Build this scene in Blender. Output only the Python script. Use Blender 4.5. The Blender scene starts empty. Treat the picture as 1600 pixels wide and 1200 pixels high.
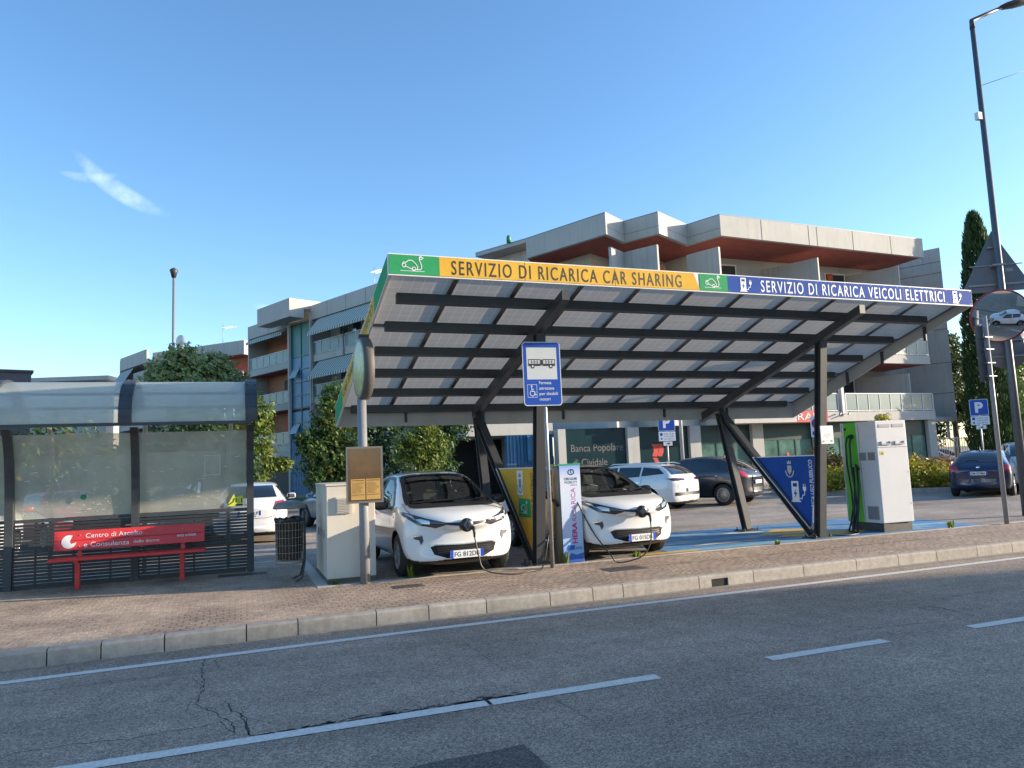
import bpy, bmesh, math, random
from mathutils import Vector, Matrix, noise
from mathutils.bvhtree import BVHTree
from mathutils.geometry import delaunay_2d_cdt
SC = bpy.context.scene
COL = SC.collection
R = math.radians
# ---------------------------------------------------------------- camera
def cam_basis(yaw, pitch, roll):
    f = Vector((math.sin(yaw)*math.cos(pitch), math.cos(yaw)*math.cos(pitch), math.sin(pitch)))
    r = Vector((math.cos(yaw), -math.sin(yaw), 0)); u = r.cross(f)
    c, s = math.cos(roll), math.sin(roll)
    return c*r - s*u, s*r + c*u, f
cr, cu, cf = cam_basis(R(20.355), R(6.068), R(2.412))
cam = bpy.data.cameras.new('camera'); camo = bpy.data.objects.new('camera', cam); COL.objects.link(camo)
camo.matrix_world = Matrix(((cr.x, cu.x, -cf.x, 0), (cr.y, cu.y, -cf.y, 0), (cr.z, cu.z, -cf.z, 1.75), (0, 0, 0, 1)))
cam.sensor_width = 36; cam.lens = 36*1178.04/1600; cam.clip_end = 3000; cam.clip_start = .05
SC.camera = camo
# ---------------------------------------------------------------- world, sun
SUN_AZ = 17.0     # degrees from +X towards -Y
SUN_EL = 12.5
sdir = Vector((math.cos(R(SUN_AZ))*math.cos(R(SUN_EL)), -math.sin(R(SUN_AZ))*math.cos(R(SUN_EL)), math.sin(R(SUN_EL))))
w = bpy.data.worlds.new('World'); SC.world = w; w.use_nodes = True
nt = w.node_tree; nt.nodes.clear()
def N(t, kind, **kw):
    n = t.nodes.new(kind)
    for k, v in kw.items():
        if k.startswith('i_'):
            n.inputs[k[2:].replace('_', ' ')].default_value = v
        else: setattr(n, k, v)
    return n
sky = N(nt, 'ShaderNodeTexSky', sky_type='NISHITA', sun_disc=False)
sky.sun_elevation = R(SUN_EL+8); sky.sun_rotation = R(90+SUN_AZ); sky.air_density = 1.0; sky.dust_density = .6; sky.ozone_density = 2.4; sky.altitude = 100
bg = N(nt, 'ShaderNodeBackground'); bg.inputs[1].default_value = .122
out = N(nt, 'ShaderNodeOutputWorld')
# a thin wisp of cloud, placed by its direction in the sky
tc = N(nt, 'ShaderNodeTexCoord')
def cloud(cdir, ax, wid, hei, scale, seed, amt, prev):
    cdir = Vector(cdir).normalized(); ax = Vector(ax); ax = (ax - cdir*ax.dot(cdir)).normalized(); up = cdir.cross(ax)
    def dot(v):
        n = N(nt, 'ShaderNodeVectorMath', operation='DOT_PRODUCT'); n.inputs[1].default_value = v
        nt.links.new(tc.outputs['Generated'], n.inputs[0]); return n.outputs['Value']
    def m(op, a, b=None):
        n = N(nt, 'ShaderNodeMath', operation=op); n.use_clamp = False
        for i, x in enumerate((a, b)):
            if x is None: continue
            if isinstance(x, (int, float)): n.inputs[i].default_value = x
            else: nt.links.new(x, n.inputs[i])
        return n.outputs[0]
    a = m('DIVIDE', dot(ax), wid); b0 = dot(up)
    bend = m('MULTIPLY', m('POWER', m('ABSOLUTE', a), 2.0), hei*.9)
    b = m('DIVIDE', m('ADD', b0, bend), hei)
    nz = N(nt, 'ShaderNodeTexNoise', noise_dimensions='3D'); nz.inputs['Scale'].default_value = scale; nz.inputs['Detail'].default_value = 7; nz.inputs['Roughness'].default_value = .6
    mp = N(nt, 'ShaderNodeMapping'); mp.inputs['Location'].default_value = (seed, seed*.7, 0); nt.links.new(tc.outputs['Generated'], mp.inputs[0]); nt.links.new(mp.outputs[0], nz.inputs['Vector'])
    g = m('SUBTRACT', 1.0, m('ADD', m('MULTIPLY', a, a), m('MULTIPLY', b, b)))
    g = m('MULTIPLY', m('MAXIMUM', g, 0.0), m('MAXIMUM', m('GREATER_THAN', dot(tuple(cdir)), .5), 0.0))
    k = m('MULTIPLY', g, m('MAXIMUM', m('MULTIPLY', m('SUBTRACT', nz.outputs['Fac'], .33), 3.0), 0.0))
    k = m('MINIMUM', m('MULTIPLY', k, amt), .8)
    mx = N(nt, 'ShaderNodeMixRGB'); mx.inputs[2].default_value = (5.5, 6.2, 7.2, 1)
    nt.links.new(k, mx.inputs[0]); nt.links.new(prev, mx.inputs[1]); return mx.outputs[0]
def px_dir(x, y): return (cr*((x-800)/1178.04) - cu*((y-600)/1178.04) + cf).normalized()
hs = N(nt, 'ShaderNodeHueSaturation'); hs.inputs['Saturation'].default_value = 1.16; hs.inputs['Hue'].default_value = .499; nt.links.new(sky.outputs[0], hs.inputs['Color'])
c1 = cloud(px_dir(185, 298), px_dir(235, 345)-px_dir(120, 270), .060, .011, 34, 3.1, .34, hs.outputs[0])
c1 = cloud(px_dir(140, 278), px_dir(185, 282)-px_dir(100, 278), .030, .006, 34, 1.1, .25, c1)
c1 = cloud(px_dir(440, 486), px_dir(480, 486)-px_dir(400, 488), .035, .009, 20, 2.1, .5, c1)
nt.links.new(c1, bg.inputs[0]); nt.links.new(bg.outputs[0], out.inputs[0])
sun = bpy.data.lights.new('sun', 'SUN'); sun.energy = 4.2; sun.angle = R(.6); sun.color = (1, .84, .64)
suno = bpy.data.objects.new('sun', sun); COL.objects.link(suno); suno.rotation_euler = sdir.to_track_quat('Z', 'Y').to_euler()
SC.view_settings.view_transform = 'Standard'; SC.view_settings.look = 'None'; SC.view_settings.exposure = 1.3; SC.view_settings.gamma = 1
SC.cycles.max_bounces = 8; SC.cycles.transparent_max_bounces = 12
# ---------------------------------------------------------------- materials
MATS = {}
def mat(name, color, rough=.6, metal=0, var=0, vscale=3, bump=0, bscale=40, dirt=None, spec=.5, coat=0, streak=0, alpha=1, trans=0, emit=None, ior=None):
    if name in MATS: return MATS[name]
    m = bpy.data.materials.new(name); m.use_nodes = True; t = m.node_tree; b = t.nodes['Principled BSDF']
    b.inputs['Roughness'].default_value = rough; b.inputs['Metallic'].default_value = metal; b.inputs['Specular IOR Level'].default_value = spec
    b.inputs['Coat Weight'].default_value = coat; b.inputs['Coat Roughness'].default_value = .04
    b.inputs['Alpha'].default_value = alpha; b.inputs['Transmission Weight'].default_value = trans
    if ior: b.inputs['IOR'].default_value = ior
    c = (*color, 1)
    if emit: b.inputs['Emission Color'].default_value = c; b.inputs['Emission Strength'].default_value = emit
    col = None
    tcn = N(t, 'ShaderNodeTexCoord')
    if var:
        nz = N(t, 'ShaderNodeTexNoise'); nz.inputs['Scale'].default_value = vscale; nz.inputs['Detail'].default_value = 8; nz.inputs['Roughness'].default_value = .65
        t.links.new(tcn.outputs['Object'], nz.inputs['Vector'])
        rp = N(t, 'ShaderNodeMapRange'); rp.inputs['From Min'].default_value = .3; rp.inputs['From Max'].default_value = .7; rp.inputs['To Min'].default_value = 1-var; rp.inputs['To Max'].default_value = 1+var
        t.links.new(nz.outputs['Fac'], rp.inputs['Value'])
        mu = N(t, 'ShaderNodeVectorMath', operation='SCALE'); mu.inputs[0].default_value = color; t.links.new(rp.outputs[0], mu.inputs['Scale'])
        col = mu.outputs[0]
    if streak:   # vertical rain streaks and stains
        mp = N(t, 'ShaderNodeMapping'); mp.inputs['Scale'].default_value = (5, 5, .35); t.links.new(tcn.outputs['Object'], mp.inputs[0])
        nz = N(t, 'ShaderNodeTexNoise'); nz.inputs['Scale'].default_value = 1.2; nz.inputs['Detail'].default_value = 6; t.links.new(mp.outputs[0], nz.inputs['Vector'])
        rp = N(t, 'ShaderNodeMapRange'); rp.inputs['From Min'].default_value = .52; rp.inputs['From Max'].default_value = .72; rp.inputs['To Max'].default_value = streak; t.links.new(nz.outputs['Fac'], rp.inputs['Value'])
        mx = N(t, 'ShaderNodeMixRGB'); t.links.new(rp.outputs[0], mx.inputs[0]); mx.inputs[1].default_value = c
        if col: t.links.new(col, mx.inputs[1])
        mx.inputs[2].default_value = (*(dirt or tuple(x*.35 for x in color)), 1); col = mx.outputs[0]
    if col: t.links.new(col, b.inputs['Base Color'])
    else: b.inputs['Base Color'].default_value = c
    if bump:
        nz = N(t, 'ShaderNodeTexNoise'); nz.inputs['Scale'].default_value = bscale; nz.inputs['Detail'].default_value = 5; t.links.new(tcn.outputs['Object'], nz.inputs['Vector'])
        bp = N(t, 'ShaderNodeBump'); bp.inputs['Strength'].default_value = bump; bp.inputs['Distance'].default_value = .01; t.links.new(nz.outputs['Fac'], bp.inputs['Height']); t.links.new(bp.outputs[0], b.inputs['Normal'])
    MATS[name] = m; return m
def leafmat(name, c1, c2, c3=None):
    if name in MATS: return MATS[name]
    c1, c2 = tuple(x*1.45 for x in c1), tuple(x*1.45 for x in c2)
    m = bpy.data.materials.new(name); m.use_nodes = True; t = m.node_tree; b = t.nodes['Principled BSDF']; o = t.nodes['Material Output']
    g = N(t, 'ShaderNodeNewGeometry'); rp = N(t, 'ShaderNodeValToRGB'); rp.color_ramp.elements[0].color = (*c1, 1); rp.color_ramp.elements[1].color = (*c2, 1)
    if c3: e = rp.color_ramp.elements.new(.96); e.color = (*c3, 1); rp.color_ramp.elements[1].position = .85; rp.color_ramp.elements[1].color = (*c2, 1); rp.color_ramp.elements[2].color = (*c3, 1)
    t.links.new(g.outputs['Random Per Island'], rp.inputs[0]); t.links.new(rp.outputs[0], b.inputs['Base Color']); b.inputs['Roughness'].default_value = .45; b.inputs['Specular IOR Level'].default_value = .35
    tr = N(t, 'ShaderNodeBsdfTranslucent'); t.links.new(rp.outputs[0], tr.inputs[0]); ms = N(t, 'ShaderNodeMixShader'); ms.inputs[0].default_value = .35
    t.links.new(b.outputs[0], ms.inputs[1]); t.links.new(tr.outputs[0], ms.inputs[2]); t.links.new(ms.outputs[0], o.inputs[0]); MATS[name] = m; return m
# ---------------------------------------------------------------- mesh helpers
class MB:
    def __init__(s): s.v = []; s.f = []; s.fm = []; s.mats = []; s.m = 0; s.sm = []; s.smooth = False; s.M = None
    def mat(s, m):
        if m not in s.mats: s.mats.append(m)
        s.m = s.mats.index(m); return s
    def add(s, vs, fs):
        n = len(s.v)
        if s.M: vs = [s.M @ Vector(v) for v in vs]
        s.v += [tuple(v) for v in vs]
        for f in fs: s.f.append([i+n for i in f]); s.fm.append(s.m); s.sm.append(s.smooth)
        return s
    def quad(s, *p): return s.add(p, [list(range(len(p)))])
    def box(s, x0, x1, y0, y1, z0, z1):
        return s.add([(x0, y0, z0), (x1, y0, z0), (x1, y1, z0), (x0, y1, z0), (x0, y0, z1), (x1, y0, z1), (x1, y1, z1), (x0, y1, z1)],
                     [(0, 3, 2, 1), (4, 5, 6, 7), (0, 1, 5, 4), (1, 2, 6, 5), (2, 3, 7, 6), (3, 0, 4, 7)])
    def bbox(s, x0, x1, y0, y1, z0, z1, b=.01):      # box with chamfered edges
        vs = []; 
        for zz, ii in ((z0, b), (z0+b, 0), (z1-b, 0), (z1, b)):
            k = b if not ii else b*1.0
            vs += [(x0+ii+b*(not ii), y0+ii, zz), (x1-ii-b*(not ii), y0+ii, zz), (x1-ii, y0+ii+b*(not ii), zz), (x1-ii, y1-ii-b*(not ii), zz),
                   (x1-ii-b*(not ii), y1-ii, zz), (x0+ii+b*(not ii), y1-ii, zz), (x0+ii, y1-ii-b*(not ii), zz), (x0+ii, y0+ii+b*(not ii), zz)]
        fs = [list(range(7, -1, -1)), list(range(24, 32))]
        for r in range(3):
            for i in range(8): fs.append([r*8+i, r*8+(i+1) % 8, r*8+8+(i+1) % 8, r*8+8+i])
        return s.add(vs, fs)
    def prism(s, pts, z0, z1):
        n = len(pts); vs = [(p[0], p[1], z0) for p in pts]+[(p[0], p[1], z1) for p in pts]
        return s.add(vs, [list(range(n-1, -1, -1)), list(range(n, 2*n))]+[(i, (i+1) % n, n+(i+1) % n, n+i) for i in range(n)])
    def hull2(s, A, B):      # two matching loops -> closed solid
        n = len(A); return s.add(list(A)+list(B), [list(range(n-1, -1, -1)), list(range(n, 2*n))]+[(i, (i+1) % n, n+(i+1) % n, n+i) for i in range(n)])
    def bar(s, a, b, w, h, up=(0, 0, 1)):
        a = Vector(a); b = Vector(b); d = (b-a).normalized(); up = Vector(up)
        if abs(d.dot(up)) > .98: up = Vector((0, 1, 0))
        r = d.cross(up).normalized(); u = r.cross(d)
        q = [r*x*w/2+u*y*h/2 for x, y in ((-1, -1), (1, -1), (1, 1), (-1, 1))]
        return s.hull2([a+k for k in q], [b+k for k in q])
    def tube(s, path, r, n=8, cap=True):
        P = [Vector(p) for p in path]; rr = r if isinstance(r, (list, tuple)) else [r]*len(P); vs = []; prev = None
        for i, p in enumerate(P):
            d = (P[min(i+1, len(P)-1)]-P[max(i-1, 0)]).normalized()
            if prev is None: a = Vector((0, 0, 1)) if abs(d.z) < .9 else Vector((1, 0, 0)); u = d.cross(a).normalized()
            else: u = (prev-d*prev.dot(d)).normalized()
            prev = u; v = d.cross(u)
            vs += [p+(u*math.cos(2*math.pi*k/n)+v*math.sin(2*math.pi*k/n))*rr[i] for k in range(n)]
        fs = [(i*n+k, i*n+(k+1) % n, (i+1)*n+(k+1) % n, (i+1)*n+k) for i in range(len(P)-1) for k in range(n)]
        if cap: fs += [list(range(n-1, -1, -1)), list(range((len(P)-1)*n, len(P)*n))]
        o = s.smooth; s.smooth = True; s.add(vs, fs); s.smooth = o
        if cap: s.sm[-1] = s.sm[-2] = False
        return s
    def lathe(s, prof, c, ax='z', n=24, closed=False):
        c = Vector(c); vs = []
        for k in range(n):
            a = 2*math.pi*k/n
            for r, h in prof:
                x, y = r*math.cos(a), r*math.sin(a)
                vs.append(c+(Vector((x, y, h)) if ax == 'z' else Vector((h, x, y)) if ax == 'x' else Vector((x, h, y))))
        m = len(prof); fs = []
        for k in range(n):
            for i in range(m-(0 if closed else 1)):
                j = (i+1) % m; fs.append((k*m+i, ((k+1) % n)*m+i, ((k+1) % n)*m+j, k*m+j))
        o = s.smooth; s.smooth = True; s.add(vs, fs); s.smooth = o; return s
    def build(s, name, m=None, parent=None, world=False, smooth_angle=None, bevel=0):
        me = bpy.data.meshes.new(name); off = Vector((0, 0, 0))
        if world and parent is not None: off = parent['_o']; off = Vector(off)
        me.from_pydata([tuple(Vector(v)-off) for v in s.v], [], s.f)
        if m is not None and not s.mats: me.materials.append(m)
        for q in s.mats: me.materials.append(q)
        if s.mats:
            for p, k in zip(me.polygons, s.fm): p.material_index = k
        for p, k in zip(me.polygons, s.sm): p.use_smooth = k
        me.validate(); bm = bmesh.new(); bm.from_mesh(me)
        if bevel: 
            bmesh.ops.remove_doubles(bm, verts=bm.verts, dist=1e-5); bmesh.ops.bevel(bm, geom=[e for e in bm.edges if len(e.link_faces) == 2 and e.calc_face_angle(0) > .6], offset=bevel, segments=2, profile=.6, affect='EDGES')
        bmesh.ops.recalc_face_normals(bm, faces=bm.faces); bm.to_mesh(me); bm.free()
        o = bpy.data.objects.new(name, me); COL.objects.link(o)
        if parent is not None: o.parent = parent
        return o
def tag(o, label=None, cat=None, group=None, kind=None):
    if label: o['label'] = label
    if cat: o['category'] = cat
    if group: o['group'] = group
    if kind: o['kind'] = kind
    return o
THINGS = []
def thing(name, label, cat, loc=(0, 0, 0), rz=0, group=None):
    o = bpy.data.objects.new(name, None); COL.objects.link(o); o.location = loc; o.rotation_euler = (0, 0, rz); o.empty_display_size = .2
    o['_o'] = tuple(loc); THINGS.append(o); return tag(o, label, cat, group)
def copy_tree(o, parent=None):
    c = o.copy(); COL.objects.link(c); c.parent = parent
    for ch in list(o.children): copy_tree(ch, c)
    return c
class Plane:     # a drawing plane: origin, right, up -> flat marks in real space
    def __init__(s, O, U, V): s.O = Vector(O); s.U = Vector(U).normalized(); s.V = Vector(V).normalized(); s.Nn = s.U.cross(s.V).normalized()
    def p(s, x, y, d=0): return s.O+s.U*x+s.V*y+s.Nn*d
    def poly(s, mb, pts, d=.003, th=0):
        A = [s.p(x, y, d) for x, y in pts]
        if th: return mb.hull2(A, [s.p(x, y, d+th) for x, y in pts])
        tri = bpy_tess(pts)
        return mb.add(A, tri)
    def rect(s, mb, x0, y0, x1, y1, d=.003, th=0): return s.poly(mb, [(x0, y0), (x1, y0), (x1, y1), (x0, y1)], d, th)
    def disc(s, mb, cx, cy, r, d=.003, n=24, ry=None): return s.poly(mb, [(cx+r*math.cos(2*math.pi*k/n), cy+(ry or r)*math.sin(2*math.pi*k/n)) for k in range(n)], d)
    def stroke(s, mb, pts, w, d=.003, closed=False):
        P = [Vector(p) for p in pts]; n = len(P)
        for i in range(n if closed else n-1):
            a, b = P[i], P[(i+1) % n]; t = (b-a)
            if t.length < 1e-6: continue
            t.normalize(); q = Vector((-t.y, t.x))*w/2; e = t*w*.3
            mb.quad(*[s.p(k.x, k.y, d+(i % 2)*.0004) for k in (a-e-q, b+e-q, b+e+q, a-e+q)])
    def arc(s, mb, cx, cy, r, a0, a1, w, d=.003, n=14, ry=None):
        s.stroke(mb, [(cx+r*math.cos(R(a0+(a1-a0)*k/n)), cy+(ry or r)*math.sin(R(a0+(a1-a0)*k/n))) for k in range(n+1)], w, d)
    def text(s, mb, txt, x, y, h, width=None, d=.003, bold=0, shear=0, rot=0, align='L', sp=1.0):
        fs, vs = text_geo(txt, bold, shear, sp)
        x0 = min(v[0] for v in vs); x1 = max(v[0] for v in vs); capz = .72 ; hh = h/capz
        sx = (width/(x1-x0)) if width else hh
        offx = -x0*sx
        if align == 'C': offx = -(x0+x1)/2*sx
        c, sn = math.cos(R(rot)), math.sin(R(rot))
        mb.add([s.p(x+(v[0]*sx+offx)*c-v[1]*hh*sn, y+(v[0]*sx+offx)*sn+v[1]*hh*c, d) for v in vs], fs)
def bpy_tess(pts):
    from mathutils.geometry import tessellate_polygon
    return [tuple(t) for t in tessellate_polygon([[Vector((p[0], p[1], 0)) for p in pts]])]
_TC = {}
def text_geo(txt, bold, shear, sp_=1.0):
    k = (txt, bold, shear, sp_)
    if k in _TC: return _TC[k]
    cu_ = bpy.data.curves.new('t', 'FONT'); cu_.body = txt; cu_.size = 1; cu_.offset = bold; cu_.shear = shear; cu_.resolution_u = 4; cu_.space_character = sp_
    o = bpy.data.objects.new('t', cu_); COL.objects.link(o); dg = bpy.context.evaluated_depsgraph_get(); dg.update()
    me = o.evaluated_get(dg).to_mesh(); vs = [tuple(v.co) for v in me.vertices]; fs = [list(p.vertices) for p in me.polygons]
    bpy.data.objects.remove(o); bpy.data.curves.remove(cu_); _TC[k] = (fs, vs); return _TC[k]
def lerp(a, b, t): return a+(b-a)*t
# ---------------------------------------------------------------- the ground
def gz(x, y, z=0.0):
    d = cr*((x-800)/1178.04) - cu*((y-600)/1178.04) + cf
    k = (z-1.75)/d.z; return (d.x*k, d.y*k)
KY = [(-60, 7.8), (-8, 8.42), (-2.1, 8.62), (.65, 8.74), (4.7, 8.79), (12, 8.85), (40, 9.0), (160, 9.5)]
def ky(x):
    for (a, b), (c, d) in zip(KY, KY[1:]):
        if x <= c: return b+(d-b)*(x-a)/(c-a)
    return KY[-1][1]
G = .16
def nodes_asphalt(name, base, tint, patch=.25, lines=0):
    m = bpy.data.materials.new(name); m.use_nodes = True; t = m.node_tree; b = t.nodes['Principled BSDF']; tcn = N(t, 'ShaderNodeTexCoord')
    def nz(sc, det, rough=.6):
        n = N(t, 'ShaderNodeTexNoise'); n.inputs['Scale'].default_value = sc; n.inputs['Detail'].default_value = det; n.inputs['Roughness'].default_value = rough; t.links.new(tcn.outputs['Object'], n.inputs['Vector']); return n.outputs['Fac']
    def mr(s, a, c, lo, hi):
        n = N(t, 'ShaderNodeMapRange'); n.inputs['From Min'].default_value = a; n.inputs['From Max'].default_value = c; n.inputs['To Min'].default_value = lo; n.inputs['To Max'].default_value = hi; t.links.new(s, n.inputs['Value']); return n.outputs[0]
    def mul(a, c):
        n = N(t, 'ShaderNodeMath', operation='MULTIPLY'); t.links.new(a, n.inputs[0]); t.links.new(c, n.inputs[1]); return n.outputs[0]
    fac = mul(mul(mr(nz(.35, 6), .3, .7, 1-patch, 1+patch), mr(nz(3.5, 5), .3, .7, .88, 1.12)), mr(nz(75, 3, .8), .3, .7, .45, 1.6))
    vo = N(t, 'ShaderNodeTexVoronoi'); vo.inputs['Scale'].default_value = 110; t.links.new(tcn.outputs['Object'], vo.inputs['Vector'])
    v2 = N(t, 'ShaderNodeTexVoronoi'); v2.inputs['Scale'].default_value = 70; t.links.new(tcn.outputs['Object'], v2.inputs['Vector']); s2 = N(t, 'ShaderNodeSeparateColor'); t.links.new(v2.outputs['Color'], s2.inputs[0]); fac = mul(fac, mr(s2.outputs[0], 0, 1, .62, 1.5))
    fac = mul(fac, mr(vo.outputs['Distance'], 0, .6, 1.35, .72))
    # tyre-polished tracks run along the lane
    sx = N(t, 'ShaderNodeMapping'); sx.inputs['Scale'].default_value = (.05, 1.1, 1); t.links.new(tcn.outputs['Object'], sx.inputs[0])
    n2 = N(t, 'ShaderNodeTexNoise'); n2.inputs['Scale'].default_value = 1.4; n2.inputs['Detail'].default_value = 4; t.links.new(sx.outputs[0], n2.inputs['Vector'])
    fac = mul(fac, mr(n2.outputs['Fac'], .35, .65, .88, 1.12))
    sc = N(t, 'ShaderNodeVectorMath', operation='SCALE'); sc.inputs[0].default_value = base; t.links.new(fac, sc.inputs['Scale']); t.links.new(sc.outputs[0], b.inputs['Base Color'])
    b.inputs['Roughness'].default_value = .8; b.inputs['Specular IOR Level'].default_value = .35
    bp = N(t, 'ShaderNodeBump'); bp.inputs['Strength'].default_value = .7; bp.inputs['Distance'].default_value = .006; t.links.new(vo.outputs['Distance'], bp.inputs['Height']); t.links.new(bp.outputs[0], b.inputs['Normal'])
    return m
M_road = nodes_asphalt('asphalt_road', (.345, .272, .21), 0)
M_lot = nodes_asphalt('asphalt_lot', (.34, .29, .245), 0, .3)
M_ground = mat('far_ground', (.13, .14, .09), .95, var=.3, vscale=.2)
def nodes_paving():
    m = bpy.data.materials.new('porphyry_paving'); m.use_nodes = True; t = m.node_tree; b = t.nodes['Principled BSDF']; tcn = N(t, 'ShaderNodeTexCoord')
    sp = N(t, 'ShaderNodeSeparateXYZ'); t.links.new(tcn.outputs['Object'], sp.inputs[0])
    def mth(op, a, c=None):
        n = N(t, 'ShaderNodeMath', operation=op)
        for i, x in enumerate((a, c)):
            if x is None: continue
            if isinstance(x, (int, float)): n.inputs[i].default_value = x
            else: t.links.new(x, n.inputs[i])
        return n.outputs[0]
    wn = N(t, 'ShaderNodeTexNoise'); wn.inputs['Scale'].default_value = 2.5; wn.inputs['Detail'].default_value = 2; t.links.new(tcn.outputs['Object'], wn.inputs['Vector'])
    wob = mth('MULTIPLY', mth('SUBTRACT', wn.outputs['Fac'], .5), .13)
    fx = mth('SUBTRACT', mth('FRACT', mth('DIVIDE', sp.outputs['X'], 1.15)), .5)
    arc = mth('MULTIPLY', mth('MULTIPLY', fx, fx), 1.5)
    yy = mth('ADD', mth('ADD', sp.outputs['Y'], arc), wob); xx = mth('ADD', sp.outputs['X'], mth('MULTIPLY', wob, .8))
    cb = N(t, 'ShaderNodeCombineXYZ'); t.links.new(xx, cb.inputs[0]); t.links.new(yy, cb.inputs[1])
    br = N(t, 'ShaderNodeTexBrick'); br.offset = .5; br.inputs['Scale'].default_value = 1; br.inputs['Brick Width'].default_value = .135; br.inputs['Row Height'].default_value = .115
    br.inputs['Mortar Size'].default_value = .011; br.inputs['Mortar Smooth'].default_value = .3; br.inputs['Bias'].default_value = 0
    br.inputs['Color1'].default_value = (.40, .295, .21, 1); br.inputs['Color2'].default_value = (.33, .235, .175, 1); br.inputs['Mortar'].default_value = (.18, .145, .115, 1)
    t.links.new(cb.outputs[0], br.inputs['Vector'])
    # joints filled with pale sand towards the shelter, dark elsewhere
    big = N(t, 'ShaderNodeTexNoise'); big.inputs['Scale'].default_value = .9; big.inputs['Detail'].default_value = 4; t.links.new(tcn.outputs['Object'], big.inputs['Vector'])
    mrx = N(t, 'ShaderNodeMapRange'); mrx.inputs['From Min'].default_value = 2.5; mrx.inputs['From Max'].default_value = -1.5; t.links.new(sp.outputs['X'], mrx.inputs['Value'])
    mf = mth('MULTIPLY', mrx.outputs[0], mth('MULTIPLY', mth('MAXIMUM', mth('SUBTRACT', big.outputs['Fac'], .38), 0), 5.0))
    mf = mth('MULTIPLY', mth('MINIMUM', mf, 1.0), br.outputs['Fac'])
    mx = N(t, 'ShaderNodeMixRGB'); t.links.new(mf, mx.inputs[0]); t.links.new(br.outputs['Color'], mx.inputs[1]); mx.inputs[2].default_value = (.46, .37, .26, 1)
    nz = N(t, 'ShaderNodeTexNoise'); nz.inputs['Scale'].default_value = 9; nz.inputs['Detail'].default_value = 8; nz.inputs['Roughness'].default_value = .7; t.links.new(tcn.outputs['Object'], nz.inputs['Vector'])
    rg = N(t, 'ShaderNodeMapRange'); rg.inputs['From Min'].default_value = .3; rg.inputs['From Max'].default_value = .7; rg.inputs['To Min'].default_value = .7; rg.inputs['To Max'].default_value = 1.35; t.links.new(nz.outputs['Fac'], rg.inputs['Value'])
    r2 = N(t, 'ShaderNodeMapRange'); r2.inputs['From Min'].default_value = .3; r2.inputs['From Max'].default_value = .7; r2.inputs['To Min'].default_value = .8; r2.inputs['To Max'].default_value = 1.2; t.links.new(big.outputs['Fac'], r2.inputs['Value'])
    sc = N(t, 'ShaderNodeVectorMath', operation='SCALE'); t.links.new(mx.outputs[0], sc.inputs[0]); t.links.new(mth('MULTIPLY', rg.outputs[0], r2.outputs[0]), sc.inputs['Scale'])
    t.links.new(sc.outputs[0], b.inputs['Base Color']); b.inputs['Roughness'].default_value = .8
    bp = N(t, 'ShaderNodeBump'); bp.inputs['Strength'].default_value = .8; bp.inputs['Distance'].default_value = .012
    t.links.new(mth('ADD', mth('MULTIPLY', br.outputs['Fac'], -1.0), mth('MULTIPLY', nz.outputs['Fac'], .6)), bp.inputs['Height']); t.links.new(bp.outputs[0], b.inputs['Normal'])
    return m
M_pave = nodes_paving()
M_kerb = mat('kerb_concrete', (.40, .355, .30), .85, var=.18, vscale=14, bump=.5, bscale=120, streak=.35, dirt=(.17, .15, .12))
def per_island(m, amt=.14):
    t = m.node_tree; b = t.nodes['Principled BSDF']; src = b.inputs['Base Color'].links[0].from_socket; g_ = N(t, 'ShaderNodeNewGeometry'); r_ = N(t, 'ShaderNodeMapRange'); r_.inputs['To Min'].default_value = 1-amt; r_.inputs['To Max'].default_value = 1+amt
    t.links.new(g_.outputs['Random Per Island'], r_.inputs['Value']); v_ = N(t, 'ShaderNodeVectorMath', operation='SCALE'); t.links.new(src, v_.inputs[0]); t.links.new(r_.outputs[0], v_.inputs['Scale']); t.links.new(v_.outputs[0], b.inputs['Base Color'])
per_island(M_kerb)
M_white = mat('road_paint_white', (.66, .62, .56), .7, var=.22, vscale=30)
def struct(o): o['kind'] = 'structure'; return o
g = MB(); g.quad((-900, -900, -.03), (1500, -900, -.03), (1500, 1500, -.03), (-900, 1500, -.03)); struct(g.build('ground', M_ground))
g = MB(); xs = [k[0] for k in KY]
for a, b in zip(xs, xs[1:]): g.quad((a, 1.8, 0), (b, 1.8, 0), (b, ky(b)+.02, 0), (a, ky(a)+.02, 0))
struct(g.build('road', M_road))
g = MB()
for a, b in zip(xs, xs[1:]):
    for c, d in ((a, b),): g.add([(c, 1.8, .14), (d, 1.8, .14), (d, -30, .14), (c, -30, .14), (c, 1.8, -.02), (d, 1.8, -.02)], [(0, 1, 2, 3), (0, 1, 5, 4)])
struct(g.build('near_pavement', M_pave))
g = MB(); pts = [(1.05, 14.75), (1.05, 11.05)]
for x0, x1, yb in ((-60, -8, 14.75), (-8, -2.1, 14.75), (-2.1, .65, 14.75), (.65, 1.08, 14.75), (1.08, 4.7, 11.0), (4.7, 12, 11.0), (12, 40, 11.0), (40, 160, 11.0)):
    g.quad((x0, ky(x0)+.12, G), (x1, ky(x1)+.12, G), (x1, yb, G), (x0, yb, G))
struct(g.build('sidewalk', M_pave))
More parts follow.
